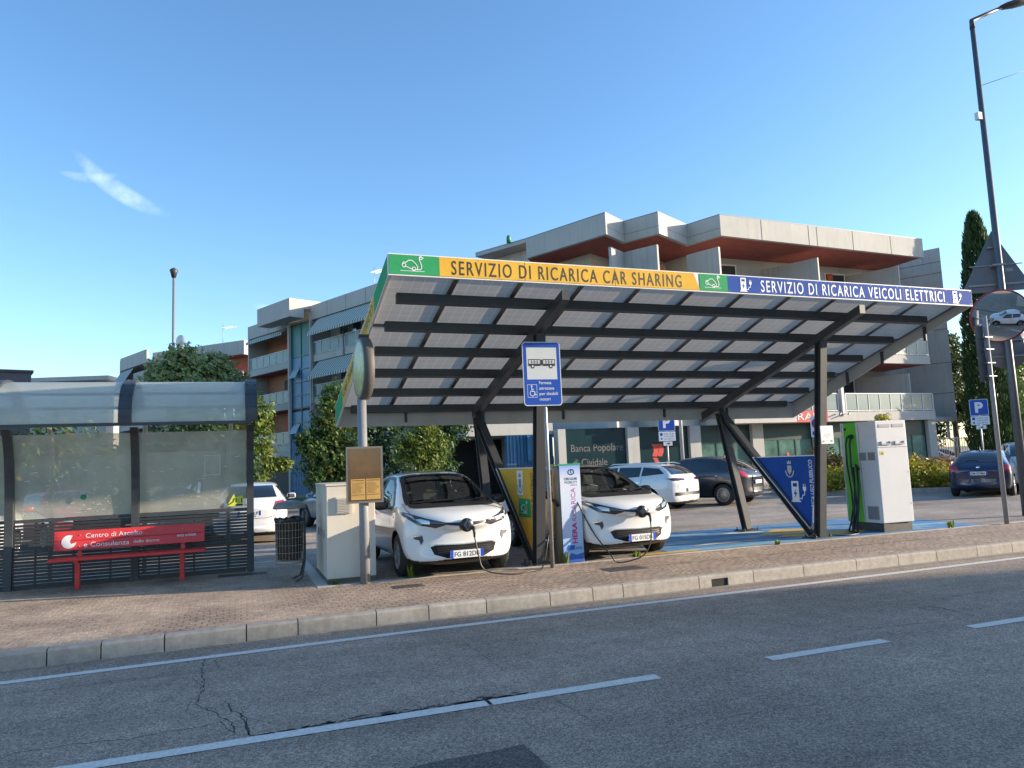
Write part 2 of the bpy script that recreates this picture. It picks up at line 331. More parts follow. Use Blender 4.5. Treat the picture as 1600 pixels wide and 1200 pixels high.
# lot: behind the pale border strip
g = MB(); g.quad((1.2, 11.1, G-.004), (300, 11.1, G-.004), (300, 400, G-.004), (1.2, 400, G-.004)); g.quad((-200, 14.85, G-.004), (1.2, 14.85, G-.004), (1.2, 400, G-.004), (-200, 400, G-.004))
struct(g.build('parking_lot', M_lot))
g = MB(); g.box(1.08, 160, 10.99, 11.09, .0, G+.006); g.box(1.08, 1.24, 11.09, 14.75, 0, G+.005); g.box(-60, 1.24, 14.75, 14.86, 0, G+.004)
struct(g.build('border_strip', mat('pale_stone', (.47, .44, .39), .8, var=.2, vscale=8, bump=.3)))
# kerb stones with joints, one drain mouth in the kerb
g = MB(); rnd = random.Random(4)
x = -30.0; joints = []
def kerb_block(x0, x1, zb=-.01):
    b = .022; A = []; B = []
    for xx, L in ((x0, A), (x1, B)):
        y = ky(xx)
        for dy, z in ((0, zb), (.004, G-b), (.012, G-.006), (.03, G+.002), (.122, G+.003), (.122, zb)): L.append((xx, y+dy, z))
    g.hull2(A, B)
jx = [-2.12+.0*0]
cur = -1.66
JX = [gz(px, py, .1)[0] for px, py in ((67, 1030), (155, 1018), (256, 1005), (385, 988), (467, 981), (590, 966), (670, 955), (760, 945), (860, 934), (925, 926), (980, 923), (1097, 909), (1180, 899), (1257, 890), (1341, 881), (1409, 874), (1475, 868), (1540, 861), (1597, 855))]
allj = [JX[0]-1.0*k for k in range(28, 0, -1)]+JX+[JX[-1]+1.0*k for k in range(1, 100)]
d0, d1 = gz(1127, 914, .06)[0], gz(1154, 911, .06)[0]
for a, b in zip(allj, allj[1:]):
    a2, b2 = a+.006, b-.006
    if a2 < d0 < b2:
        kerb_block(a2, d0); kerb_block(d1, b2)
        A = []; B = []
        for xx, L in ((d0, A), (d1, B)):
            y = ky(xx)
            for dy, z in ((.004, .105), (.004, G-.022), (.012, G-.006), (.03, G+.002), (.122, G+.003), (.122, .105)): L.append((xx, y+dy, z))
        g.hull2(A, B)
    else: kerb_block(a2, b2)
struct(g.build('kerb', M_kerb))
g = MB(); g.box(-60, 160, 8.93, 8.94, -.02, .1)
g = MB(); 
for a, b in zip(allj, allj[1:]):
    if b < 60: g.quad((a, ky(a)+.02, .12), (b, ky(b)+.02, .12), (b, ky(b)+.02, -.01), (a, ky(a)+.02, -.01))
g.quad((d0-.1, ky(d0)+.1, .11), (d1+.1, ky(d1)+.1, .11), (d1+.1, ky(d1)+.1, -.01), (d0-.1, ky(d0)+.1, -.01))
struct(g.build('kerb_joint_mortar', mat('dark_joint', (.03, .028, .025), .95)))
# gutter strip along the kerb foot, right half
g = MB(); xs2 = [1.0, 3, 5, 8, 12, 20, 40]
for a, b in zip(xs2, xs2[1:]): g.quad((a, ky(a)-.13+(.03 if a < 2 else 0), .004), (b, ky(b)-.13, .004), (b, ky(b)+.01, .004), (a, ky(a)+.01, .004))
struct(g.build('gutter_strip', mat('gutter_sand', (.27, .235, .19), .9, var=.3, vscale=10)))
def rag(line, wdt, z, j=.012, step=.08, seed=1, taper=True):
    rn = random.Random(seed); P = [Vector((*p, 0)) for p in line]; out_ = []
    for a, b in zip(P, P[1:]):
        n = max(1, int((b-a).length/step))
        for k in range(n): out_.append(a.lerp(b, k/n)+Vector((rn.uniform(-j, j), rn.uniform(-j, j), 0)))
    out_.append(P[-1]); m = MB(); L = []; Rr = []
    for i, p in enumerate(out_):
        t = (out_[min(i+1, len(out_)-1)]-out_[max(0, i-1)]).normalized(); q = Vector((-t.y, t.x, 0))
        ww = wdt*(rn.uniform(.3, 1.2) if taper else 1)/2*(min(1, min(i, len(out_)-1-i)/4+.15) if taper else 1)
        L.append((p+q*ww).to_tuple()[:2]+(z,)); Rr.append((p-q*ww).to_tuple()[:2]+(z,))
    for i in range(len(out_)-1): m.quad(L[i], L[i+1], Rr[i+1], Rr[i])
    return m
# painted lines
g = MB(); ex = [-30, -8, -2, 1.8, 6, 11.4, 40, 150]
ey = [ky(x_)-(.50 if x_ < 9 else .46) for x_ in ex]
for (a, b, c, d) in zip(ex, ex[1:], ey, ey[1:]): g.quad((a, c-.06, .004), (b, d-.06, .004), (b, d+.06, .004), (a, c+.06, .004))
struct(g.build('road_edge_line', M_white))
g = MB(); DY = 5.53
for a, b in ((-1.9, 1.75), (1.78, 3.2), (4.29, 5.6), (6.66, 8.0), (9.1, 10.5), (11.7, 13.1), (14.3, 15.7), (-6.6, -3.2)): g.quad((a, DY-.065, .004), (b, DY-.065, .004), (b, DY+.065, .004), (a, DY+.065, .004))
struct(g.build('road_centre_line', M_white))
M_crack = mat('crack_dark', (.045, .043, .04), .95); M_patch = nodes_asphalt('asphalt_patch', (.125, .112, .10), 0, .15); M_patch2 = nodes_asphalt('asphalt_old_patch', (.115, .117, .12), 0, .2)
cr_lines = [([(322, 1025), (314, 1045), (320, 1075), (304, 1100), (330, 1112), (345, 1122), (360, 1130), (366, 1150)], .02), ([(340, 1024), (337, 1035), (344, 1048)], .012),
  ([(352, 1095), (362, 1112), (378, 1118), (386, 1135), (388, 1155)], .02), ([(378, 1107), (383, 1126), (390, 1150), (430, 1148), (470, 1142)], .018),
  ([(0, 1180), (60, 1172), (120, 1163), (200, 1155), (300, 1138), (355, 1127)], .016), ([(0, 1087), (90, 1076), (200, 1062), (310, 1051)], .012), ([(0, 1148), (120, 1135), (220, 1118), (300, 1108)], .008), ([(110, 1035), (108, 1055)], .008),
  ([(390, 1095), (470, 1084), (560, 1071), (620, 1061)], .008), ([(1410, 944), (1430, 946), (1470, 950), (1500, 957), (1540, 966)], .03), ([(1425, 948), (1450, 953), (1475, 954)], .03), ([(1290, 990), (1340, 984), (1400, 978), (1440, 974), (1520, 966)], .015),
  ([(1270, 955), (1350, 952), (1390, 950)], .01), ([(1460, 938), (1520, 927), (1600, 915)], .012), ([(1540, 966), (1560, 966), (1600, 962)], .008), ([(720, 1002), (770, 1035), (800, 1058)], .01), ([(858, 1085), (880, 1100), (940, 1135)], .01),
  ([(1075, 945), (1150, 968), (1230, 975), (1290, 993)], .008), ([(1390, 1015), (1470, 1030), (1600, 1062)], .007), ([(635, 1090), (650, 1100), (668, 1112)], .02), ([(900, 1010), (1000, 992), (1100, 973), (1180, 962)], .008), ([(0, 1112), (130, 1098), (260, 1079), (330, 1070)], .006), ([(1000, 1150), (1150, 1120), (1330, 1092), (1600, 1052)], .006), ([(560, 1020), (640, 1013), (720, 1003)], .006), ([(300, 1055), (318, 1080), (290, 1105), (300, 1120)], .01), ([(386, 1135), (400, 1128), (440, 1132)], .012), ([(345, 1122), (352, 1140), (372, 1150)], .012)]
for i, (l, wd) in enumerate(cr_lines):
    struct(rag([gz(*q) for q in l], wd*.6, .003, seed=i, j=.016, step=.05).build('road_crack', M_crack))
# worn trench beside the centre line
rn = random.Random(8); g = MB()
for i in range(420):
    t = rn.random(); x = 420+t*400; y = 1152-(x-420)*.158+rn.gauss(0, 3.2)-2; a = gz(x, y); s_ = rn.uniform(.01, .05); an = rn.uniform(0, 3)
    g.add([(a[0]+s_*math.cos(an+k*1.1)*rn.uniform(.6, 1.6), a[1]+.4*s_*math.sin(an+k*1.1), .0035) for k in range(5)], [(0, 1, 2, 3, 4)])
for i in range(0):
    x = 1290+rn.random()*170; y = 990-(x-1290)*.11+rn.gauss(0, 4)-3; a = gz(x, y); s_ = rn.uniform(.01, .045); an = rn.uniform(0, 3)
    g.add([(a[0]+s_*math.cos(an+k*1.1)*1.6, a[1]+.4*s_*math.sin(an+k*1.1), .0035) for k in range(5)], [(0, 1, 2, 3, 4)])
o = g.build('road_wear', M_crack); struct(o)
g = MB()
for pts in ([(640, 1200), (700, 1186), (760, 1176), (818, 1163), (860, 1200)],):
    q = [gz(*p) for p in pts]; g.add([(a, b, .002) for a, b in q], [list(range(len(q)))])
struct(g.build('road_patch', M_patch))
g = MB()
for pts in ([(0, 1090), (720, 1003), (870, 1085), (470, 1148), (400, 1155), (0, 1220)],):
    q = [gz(*p) for p in pts]; g.add([(a, b, .0015) for a, b in q], [list(range(len(q)))])
struct(g.build('road_patch', nodes_asphalt('asphalt_mid_patch', (.37, .292, .226), 0, .2)))
# sidewalk: iron covers, long joint, litter of weeds
M_iron = mat('cast_iron', (.11, .09, .08), .7, metal=.3, bump=.4, bscale=60)
def cover(x0, y0, w_, d_, name, lab):
    m = MB(); m.box(x0, x0+w_, y0, y0+d_, G-.01, G+.004)
    for k in range(7): m.box(x0+.03+k*(w_-.06)/7, x0+.03+(k+.55)*(w_-.06)/7, y0+.03, y0+d_-.03, G+.004, G+.007)
    o = m.build(name, M_iron); return tag(o, lab, 'drain cover')
cover(2.0, 10.22, .42, .26, 'drain_cover', 'small rusty iron cover in the paving in front of the first white car')
cover(5.05, 9.85, .62, .4, 'drain_cover', 'wider slotted iron grate in the paving in front of the white banner charging post')
cover(-.25, 13.05, .75, .3, 'drain_cover', 'dark cover in the shaded paving left of the litter bin')
g = MB(); g.quad((4.5, 10.02, G+.003), (40, 10.1, G+.003), (40, 10.115, G+.003), (4.5, 10.035, G+.003)); struct(g.build('paving_joint', M_crack))
# blue bays and yellow / pale marks painted on the lot
def nodes_paint(name, colr, wear, thr=.5):
    m = bpy.data.materials.new(name); m.use_nodes = True; t = m.node_tree; b = t.nodes['Principled BSDF']; tcn = N(t, 'ShaderNodeTexCoord')
    nz = N(t, 'ShaderNodeTexNoise'); nz.inputs['Scale'].default_value = 2.2; nz.inputs['Detail'].default_value = 9; nz.inputs['Roughness'].default_value = .72; t.links.new(tcn.outputs['Object'], nz.inputs['Vector'])
    rg = N(t, 'ShaderNodeMapRange'); rg.inputs['From Min'].default_value = thr; rg.inputs['From Max'].default_value = thr+.12; t.links.new(nz.outputs['Fac'], rg.inputs['Value'])
    mx = N(t, 'ShaderNodeMixRGB'); t.links.new(rg.outputs[0], mx.inputs[0]); mx.inputs[1].default_value = (*colr, 1); mx.inputs[2].default_value = (*wear, 1)
    t.links.new(mx.outputs[0], b.inputs['Base Color']); b.inputs['Roughness'].default_value = .7; return m
M_blue = nodes_paint('paint_blue', (.07, .22, .43), (.19, .31, .39), .50); M_lblue = nodes_paint('paint_light_blue', (.16, .36, .5), (.3, .42, .48), .5)
M_yel = nodes_paint('paint_yellow', (.62, .40, .10), (.38, .3, .18), .5); M_pale = nodes_paint('paint_pale', (.6, .62, .6), (.3, .36, .38), .5)
def lotpoly(name, m, *polys, dz=.0):
    g = MB()
    for p in polys: g.add([(a, b, G+dz) for a, b in p], [list(range(len(p)))])
    return struct(g.build(name, m))
lotpoly('bay_paint_blue', M_blue, [(6.9, 11.12), (14.05, 11.12), (14.4, 14.15), (7.0, 14.25)], dz=.0)
lotpoly('bay_paint_light', M_lblue, [(6.9, 12.15), (10.0, 12.2), (13.9, 11.7), (13.9, 12.0), (10.5, 12.6), (7.0, 12.5)], [(6.9, 11.14), (10.0, 11.14), (9.3, 11.5), (6.9, 11.42)], [(7.0, 13.7), (9.0, 13.3), (9.2, 13.5), (7.1, 14.1)], dz=.004)
lotpoly('bay_paint_yellow', M_yel, [(6.2, 11.12), (7.3, 11.12), (7.6, 11.3), (6.2, 11.36)], [(9.55, 12.35), (10.4, 12.1), (11.3, 12.75), (10.6, 13.2)], [(10.45, 11.62), (11.3, 11.5), (11.9, 11.95), (10.9, 12.2)], [(9.6, 11.9), (10.1, 11.75), (10.5, 12.0), (10.0, 12.15)], dz=.008)
lotpoly('bay_paint_pale', M_pale, [(7.6, 11.75), (8.6, 11.68), (9.1, 11.8), (8.3, 11.95)], [(9.1, 13.05), (9.9, 12.85), (10.2, 13.0), (9.6, 13.25)], dz=.008)
# ---------------------------------------------------------------- charging canopy
M_steel = mat('anthracite_steel', (.042, .045, .05), .45, var=.12, vscale=6, bump=.1, bscale=60)
M_white_al = mat('white_aluminium', (.72, .71, .68), .4, var=.08, vscale=4)
M_beige = mat('beige_sheet', (.42, .41, .38), .45, var=.12, vscale=2)
M_green = mat('sign_green', (.03, .30, .11), .75, spec=.2, var=.1, vscale=3); M_yellow = mat('sign_yellow', (.70, .40, .05), .75, spec=.2, var=.1, vscale=3)
M_sblue = mat('sign_blue', (.018, .075, .33), .75, spec=.15, var=.12, vscale=2.5); M_ink = mat('ink_black', (.03, .028, .025), .5); M_signwhite = mat('sign_white', (.74, .75, .74), .4, var=.06)
M_galv = mat('galvanised', (.30, .31, .32), .45, metal=.55, var=.15, vscale=12)
CZ = 1.3
can = thing('charging_canopy', 'long dark steel canopy with solar panels and yellow and blue lettered front edge', 'canopy', (4.5, 11.25, G), R(CZ))
SL = R(17.5); X0, X1 = -2.62, 8.3; YF, YB = -1.5, 3.35
def pz(y, o=0): return 4.27-(y-YF)*math.tan(SL)+o       # panel underside height, canopy frame
# fascia: front beam with sign faces
g = MB(); g.box(X0, X1, YF-.02, YF+.03, 4.14, 4.44); g.build('front_edge_board', M_white_al, can)
P = Plane((X0, YF-.022, 4.14), (1, 0, 0), (0, 0, 1)); LW = X1-X0
def panel(name, m, x0, x1, slant=0):
    mb = MB(); P.poly(mb, [(x0, .02), (x1-slant*0+slant, .02), (x1, .285), (x0, .285)], .002, .003); return mb.build(name, m, can)
pg1 = panel('green_sign_panel', M_green, .012, .695)
py = panel('yellow_sign_panel', M_yellow, .70, 4.80, .10)
pg2 = panel('green_sign_panel', M_green, 4.905, 5.43)
pb = panel('blue_sign_panel', M_sblue, 5.435, LW-.012)
mb = MB(); P.text(mb, 'SERVIZIO DI RICARICA CAR SHARING', .87, .05, .20, 3.70, .0075, bold=.006, sp=1.25); mb.build('lettering', M_ink, py)
mb = MB(); P.text(mb, 'SERVIZIO DI RICARICA VEICOLI ELETTRICI', 6.08, .05, .195, 4.12, .0075, bold=.008, sp=1.25); mb.build('lettering', M_signwhite, pb)
def plugcar(pl, mb, cx, cy, s, d=.008, wd=.011):
    q = lambda pts: [(cx+a*s, cy+b*s) for a, b in pts]
    pl.stroke(mb, q([(-.95, .0), (-.8, .32), (-.5, .3), (-.2, .55), (.2, .55), (.55, .2), (.78, -.12), (.72, -.4), (.35, -.5), (-.35, -.2), (-.62, -.1)]), wd, d)
    pl.arc(mb, cx-.72*s, cy-.02*s, .2*s, 0, 360, wd, d); pl.arc(mb, cx+.35*s, cy-.38*s, .2*s, 0, 360, wd, d)
    pl.stroke(mb, q([(.6, -.45), (1.1, -.42), (1.22, -.1), (1.12, .3), (.95, .62), (1.02, .85), (1.2, .95), (1.42, .85)]), wd, d)
    pl.arc(mb, cx+1.12*s, cy+.85*s, .17*s, 0, 360, wd, d); pl.stroke(mb, q([(-1.1, -.62), (1.5, -.62)]), wd*.6, d)
mb = MB(); plugcar(P, mb, .30, .145, .125); mb.build('plug_car_drawing', M_signwhite, pg1)
mb = MB(); plugcar(P, mb, 5.12, .145, .118); mb.build('plug_car_drawing', M_signwhite, pg2)
def pump(pl, mb, dk, x, y, s, d=.008, base=None):
    pl.poly(mb, [(x, y), (x+.5*s, y), (x+.5*s, y+s), (x, y+s)], d); pl.rect(mb, x-.08*s, y-.05*s, x+.58*s, y+.03*s, d+.0006)
    pl.rect(dk, x+.1*s, y+.72*s, x+.4*s, y+.9*s, d+.001); pl.poly(dk, [(x+.3*s, y+.62*s), (x+.12*s, y+.36*s), (x+.23*s, y+.36*s), (x+.18*s, y+.14*s), (x+.38*s, y+.43*s), (x+.26*s, y+.43*s)], d+.001)
    pl.stroke(mb, [(x+.5*s, y+.15*s), (x+.68*s, y+.12*s), (x+.74*s, y+.3*s), (x+.88*s, y+.32*s), (x+.9*s, y+.5*s)], .045*s, d)
    pl.poly(mb, [(x+.78*s, y+.72*s), (x+.8*s, y+.55*s), (x+.9*s, y+.47*s), (x+1.0*s, y+.55*s), (x+1.02*s, y+.72*s)], d); pl.rect(mb, x+.82*s, y+.72*s, x+.86*s, y+.86*s, d); pl.rect(mb, x+.94*s, y+.72*s, x+.98*s, y+.86*s, d)
for px in (5.68, LW-.50):
    mb = MB(); dk = MB(); pump(P, mb, dk, px, .045, .215); mb.build('charger_symbol', M_signwhite, pb); dk.build('charger_symbol_inset', M_sblue, pb)
for x_ in (1.95, 3.4, 7.6, 9.2): g = MB(); P.rect(g, x_, .02, x_+.006, .285, .0062); g.build('panel_joint', M_ink, can)
g = MB()
for k in range(37): 
    for y_ in (.035, .272): P.disc(g, .06+k*(LW-.12)/36, y_, .006, .0066, 6)
g.build('rivets', M_galv, can)
# side boards (left one carries the same green / yellow lettering), back board
def sideboard(x, sgn):
    g = MB(); A = []; B_ = []
    for y, z0, z1 in ((YF, pz(YF, -.13), pz(YF, .17)), (YB, pz(YB, -.32), pz(YB, .10))): A.append((y, z0, z1))
    (ya, a0, a1), (yb, b0, b1) = A; t = .03*sgn
    g.hull2([(x, ya, a0), (x, yb, b0), (x, yb, b1), (x, ya, a1)], [(x+t, ya, a0), (x+t, yb, b0), (x+t, yb, b1), (x+t, ya, a1)]); return g
o = sideboard(X0, 1).build('side_edge_board', M_white_al, can)
def sp(t, k): # along side
    y = YF+(YB-YF)*t; z0 = lerp(pz(YF, -.13), pz(YB, -.32), t); z1 = lerp(pz(YF, .17), pz(YB, .10), t); return (X0-.003, y, lerp(z0, z1, k))
def sidestrip(t0, t1, m, nm):
    g = MB(); g.quad(sp(t0, .06), sp(t0, .95), sp(t1, .95), sp(t1, .06)); return g.build(nm, m, can)
sidestrip(.01, .2, M_green, 'green_sign_panel'); yl = sidestrip(.2, .82, M_yellow, 'yellow_sign_panel'); sidestrip(.82, .99, M_green, 'green_sign_panel')
a = Vector(sp(.8, .3)); b = Vector(sp(.22, .3)); up = Vector(sp(.8, .9))-Vector(sp(.8, .1))
PS = Plane(a+Vector((-.002, 0, 0)), b-a, up); mb = MB(); PS.text(mb, 'CAR SHARING ELETTRICO', 0, 0, .15, (b-a).length, .002, bold=.006); mb.build('lettering', M_ink, yl)
o = sideboard(X1-.03, 1).build('side_edge_board', M_beige, can)
g = MB(); g.box(X0+.03, X1-.03, YB-.03, YB, pz(YB, -.32), pz(YB, .10)); g.build('back_edge_board', M_beige, can)
g = MB()
for xx in (-1.3, .3, 2.1, 4.6, 6.3): g.box(xx, xx+.05, YB-.06, YB-.032, pz(YB, -.25), pz(YB, -.05))
for t in (.2, .42, .62, .82): y = YF+(YB-YF)*t; g.box(X1-.06, X1-.032, y, y+.06, pz(y, -.3), pz(y, -.02))
g.build('board_brackets', M_steel, can)
# solar panels: 11 x 3, pale backsheet with cell grid
def nodes_pv():
    m = bpy.data.materials.new('pv_backsheet'); m.use_nodes = True; t = m.node_tree; b = t.nodes['Principled BSDF']; tcn = N(t, 'ShaderNodeTexCoord')
    sp_ = N(t, 'ShaderNodeSeparateXYZ'); t.links.new(tcn.outputs['Object'], sp_.inputs[0]); outs = []
    def mth(op, a, c=None):
        n = N(t, 'ShaderNodeMath', operation=op)
        for i, x in enumerate((a, c)):
            if x is None: continue
            if isinstance(x, (int, float)): n.inputs[i].default_value = x
            else: t.links.new(x, n.inputs[i])
        return n.outputs[0]
    def gridl(s, pitch, wd): return mth('LESS_THAN', mth('ABSOLUTE', mth('SUBTRACT', mth('FRACT', mth('DIVIDE', s, pitch)), .5)), wd)
    gx = gridl(sp_.outputs[0], .158, .03); gy = gridl(sp_.outputs[1], .158, .025)
    nzp = N(t, 'ShaderNodeTexNoise'); nzp.inputs['Scale'].default_value = 3; nzp.inputs['Detail'].default_value = 5; t.links.new(tcn.outputs['Object'], nzp.inputs['Vector'])
    k = mth('MAXIMUM', gx, gy); mx = N(t, 'ShaderNodeMixRGB'); t.links.new(k, mx.inputs[0]); mx.inputs[1].default_value = (.56, .48, .385, 1); mx.inputs[2].default_value = (.72, .64, .54, 1)
    k2 = N(t, 'ShaderNodeMixRGB', blend_type='MULTIPLY'); k2.inputs[0].default_value = .2; t.links.new(mx.outputs[0], k2.inputs[1]); t.links.new(nzp.outputs['Fac'], k2.inputs[2])
    t.links.new(k2.outputs[0], b.inputs['Base Color']); b.inputs['Roughness'].default_value = .32
    tr = N(t, 'ShaderNodeBsdfTranslucent'); t.links.new(k2.outputs[0], tr.inputs[0]); ms = N(t, 'ShaderNodeMixShader'); ms.inputs[0].default_value = .55
    t.links.new(b.outputs[0], ms.inputs[1]); t.links.new(tr.outputs[0], ms.inputs[2]); t.links.new(ms.outputs[0], t.nodes['Material Output'].inputs[0])
    return m
M_pv = nodes_pv(); M_alu = mat('dark_alu', (.16, .16, .16), .4, metal=.6)
PW = (LW-.10)/11; RL = (YB-YF-.10)/math.cos(SL)/3
pm = bpy.data.meshes.new('solar_panel'); g = MB(); g.mat(M_pv).quad((.02, .02, .004), (PW-.02, .02, .004), (PW-.02, RL-.02, .004), (.02, RL-.02, .004))
g.mat(M_alu).box(0, .035, 0, RL, -.012, .03).box(PW-.035, PW-.001, 0, RL, -.012, .03).box(.036, PW-.036, 0, .035, -.012, .03).box(.036, PW-.036, RL-.035, RL-.001, -.012, .03)
first = g.build('solar_panel', None, can); n_ = 0
for i in range(11):
    for j in range(3):
        o = first if n_ == 0 else first.copy()
        if n_: COL.objects.link(o)
        n_ += 1; o.parent = can; y = YF+.05+j*RL*math.cos(SL)
        o.location = (X0+.05+i*PW, y, pz(y, .03)); o.rotation_euler = (-SL, 0, 0)
# purlins, rafters, columns, legs, struts
for Y in (10.4, 11.2, 12.0, 12.8, 13.6, 14.35):
    y = Y-11.25; g = MB(); z = pz(y, -.005); g.hull2([(X0+.25, y-.045, z-.13), (X0+.25, y+.045, z-.13-.02), (X0+.25, y+.045, z-.02), (X0+.25, y-.045, z)], [(X1-.42, y-.045, z-.13), (X1-.42, y+.045, z-.13-.02), (X1-.42, y+.045, z-.02), (X1-.42, y-.045, z)])
    g.build('purlin', M_steel, can)
for k, xc in enumerate((0, 5.68)):
    g = MB(); ya, yb = YF+.06, YB+.12-.55*(k == 0)-.05
    g.hull2([(xc-.06, ya, pz(ya, -.32)), (xc+.06, ya, pz(ya, -.32)), (xc+.06, ya, pz(ya, -.17)), (xc-.06, ya, pz(ya, -.17))], [(xc-.06, yb, pz(yb, -.36)), (xc+.06, yb, pz(yb, -.36)), (xc+.06, yb, pz(yb, -.17)), (xc-.06, yb, pz(yb, -.17))])
    g.build('rafter', M_steel, can)
    ty = -.42; tz = pz(ty, -.32); g = MB()          # leaning H column: web and two flanges
    for dx0, dx1, dy0, dy1 in ((-.075, .075, -.08, -.062), (-.075, .075, .062, .08), (-.010, .010, -.061, .061)):
        g.hull2([(xc+dx0, dy0, .02), (xc+dx1, dy0, .02), (xc+dx1, dy1, .02), (xc+dx0, dy1, .02)], [(xc+dx0, ty+dy0, tz), (xc+dx1, ty+dy0, tz), (xc+dx1, ty+dy1, tz-.02), (xc+dx0, ty+dy1, tz-.02)])
    g.box(xc-.075, xc-.065, -.07, .07, .02, 1.3) if 0 else None
    g.build('column', M_steel, can)
    nz_ = Vector((xc, 2.72, pz(2.72, -.40)))
    for nm, fx, fy in (('rear_leg', xc-.05, 2.0), ('strut', xc+.0, .16)):
        g = MB(); a = Vector((fx, fy, .02 if nm == 'rear_leg' else .08)); d = (nz_-a).normalized(); s_ = Vector((1, 0, 0)); u = d.cross(s_)
        for (w0, w1, h0, h1) in ((-.07, .07, -.085, -.065), (-.07, .07, .065, .085), (-.01, .01, -.064, .064)):
            q = [s_*w0+u*h0, s_*w1+u*h0, s_*w1+u*h1, s_*w0+u*h1]; g.hull2([a+k_ for k_ in q], [nz_+k_ for k_ in q])
        g.build(nm, M_steel, can)
    for fx, fy in ((xc, .05), (xc-.05, 2.0)):
        g = MB(); g.box(fx-.22, fx+.22, fy-.17, fy+.17, 0, .018)
        for sx in (-.17, .17):
            for sy in (-.12, .12): g.lathe([(0, .018), (.022, .018), (.022, .04), (.009, .045), (.009, .085), (0, .085)], (fx+sx, fy+sy, 0), n=6)
        g.build('base_plate', M_steel, can)
    # triangular board between column and strut
    top = 1.52; m = M_yellow if k == 0 else M_sblue
    a = Vector((xc, .16, .08)); tt = (top-a.z)/(nz_.z-a.z); ys = a.y+(nz_.y-a.y)*tt+.02; yc = ty*top/tz+.12
    pts3 = [(yc, top), (ys, top), (.17, .14)]
    g = MB(); g.hull2([(xc-.035, y, z) for y, z in pts3], [(xc-.015, y, z) for y, z in pts3]); brd = g.build('information_board', m, can)
    tag(brd, 'yellow triangular board with crest, green square and vertical wording' if k == 0 else 'blue triangular board with crest, charger symbol and vertical wording')
    g = MB(); g.bar((xc-.04, yc, top), (xc-.04, ys, top), .012, .018); g.bar((xc-.04, ys, top), (xc-.04, .19, .15), .012, .018); g.build('board_edging', M_white_al, brd)
    Pt = Plane((xc-.036, yc, .0), (0, -1, 0), (0, 0, 1))     # seen from -X; right = -Y
    mb = MB(); Pt.text(mb, 'CAR SHARING ELETTRICO' if k == 0 else 'RICARICA USO PUBBLICO', -.075, .34, .095, 1.10, .003, bold=.008, shear=.25, rot=90)
    mb.build('lettering', M_ink if k == 0 else M_signwhite, brd)
    cx = -.62 if k == 0 else -.68; cy = 1.28; mb = MB(); dk = MB()
    if k == 0: Pt.rect(mb, cx-.13, cy-.2, cx+.13, cy+.2, .002)
    dkm = mat('crest_grey', (.25, .24, .2), .5); o_ = (dk if k == 0 else mb)
    for s_ in (-1, 1): Pt.arc(o_, cx, cy-.02, .11, 90-100*s_*1.0+0, 90-190*s_, .025, .003, ry=.14)
    Pt.poly(o_, [(cx-.055, cy+.06), (cx+.055, cy+.06), (cx+.055, cy-.05), (cx, cy-.12), (cx-.055, cy-.05)], .0035)
    Pt.poly(o_, [(cx-.05, cy+.09), (cx+.05, cy+.09), (cx+.06, cy+.16), (cx+.03, cy+.12), (cx, cy+.17), (cx-.03, cy+.12), (cx-.06, cy+.16)], .0035)
    if k == 0:
        mb.build('crest_ground', M_signwhite, brd); dk.build('crest', dkm, brd)
        mb = MB(); Pt.rect(mb, -.72, .72, -.2, 1.02, .002); gq = mb.build('green_square', M_green, brd); mb = MB(); plugcar(Pt, mb, -.5, .86, .12, .005); mb.build('plug_car_drawing', M_signwhite, brd)
    else:
        mb.build('crest', mat('crest_pale', (.45, .47, .45), .5), brd); mb = MB(); dk = MB(); pump(Pt, mb, dk, -.66, .66, .38, .003); mb.build('charger_symbol', M_signwhite, brd); dk.build('charger_symbol_inset', M_sblue, brd)
# notice and no-parking sign on the right column
g = MB(); g.box(5.68-.16, 5.68+.13, -.40, -.385, 1.72, 2.05); nb = g.build('notice_plate', M_signwhite, can)
Pn = Plane((5.52, -.402, 1.72), (1, 0, 0), (0, 0, 1)); mb = MB()
for k, (t_, h) in enumerate((('NUMERO VERDE', .016), ('SERVIZIO ATTIVO', .016), ('24H', .02))): Pn.text(mb, t_, .145, .17-k*.035, h, None, .002, align='C')
Pn.disc(mb, .05, .045, .018, .002, 12); Pn.disc(mb, .24, .05, .02, .002, 12); mb.build('lettering', mat('ink_grey', (.2, .2, .22), .5), nb)

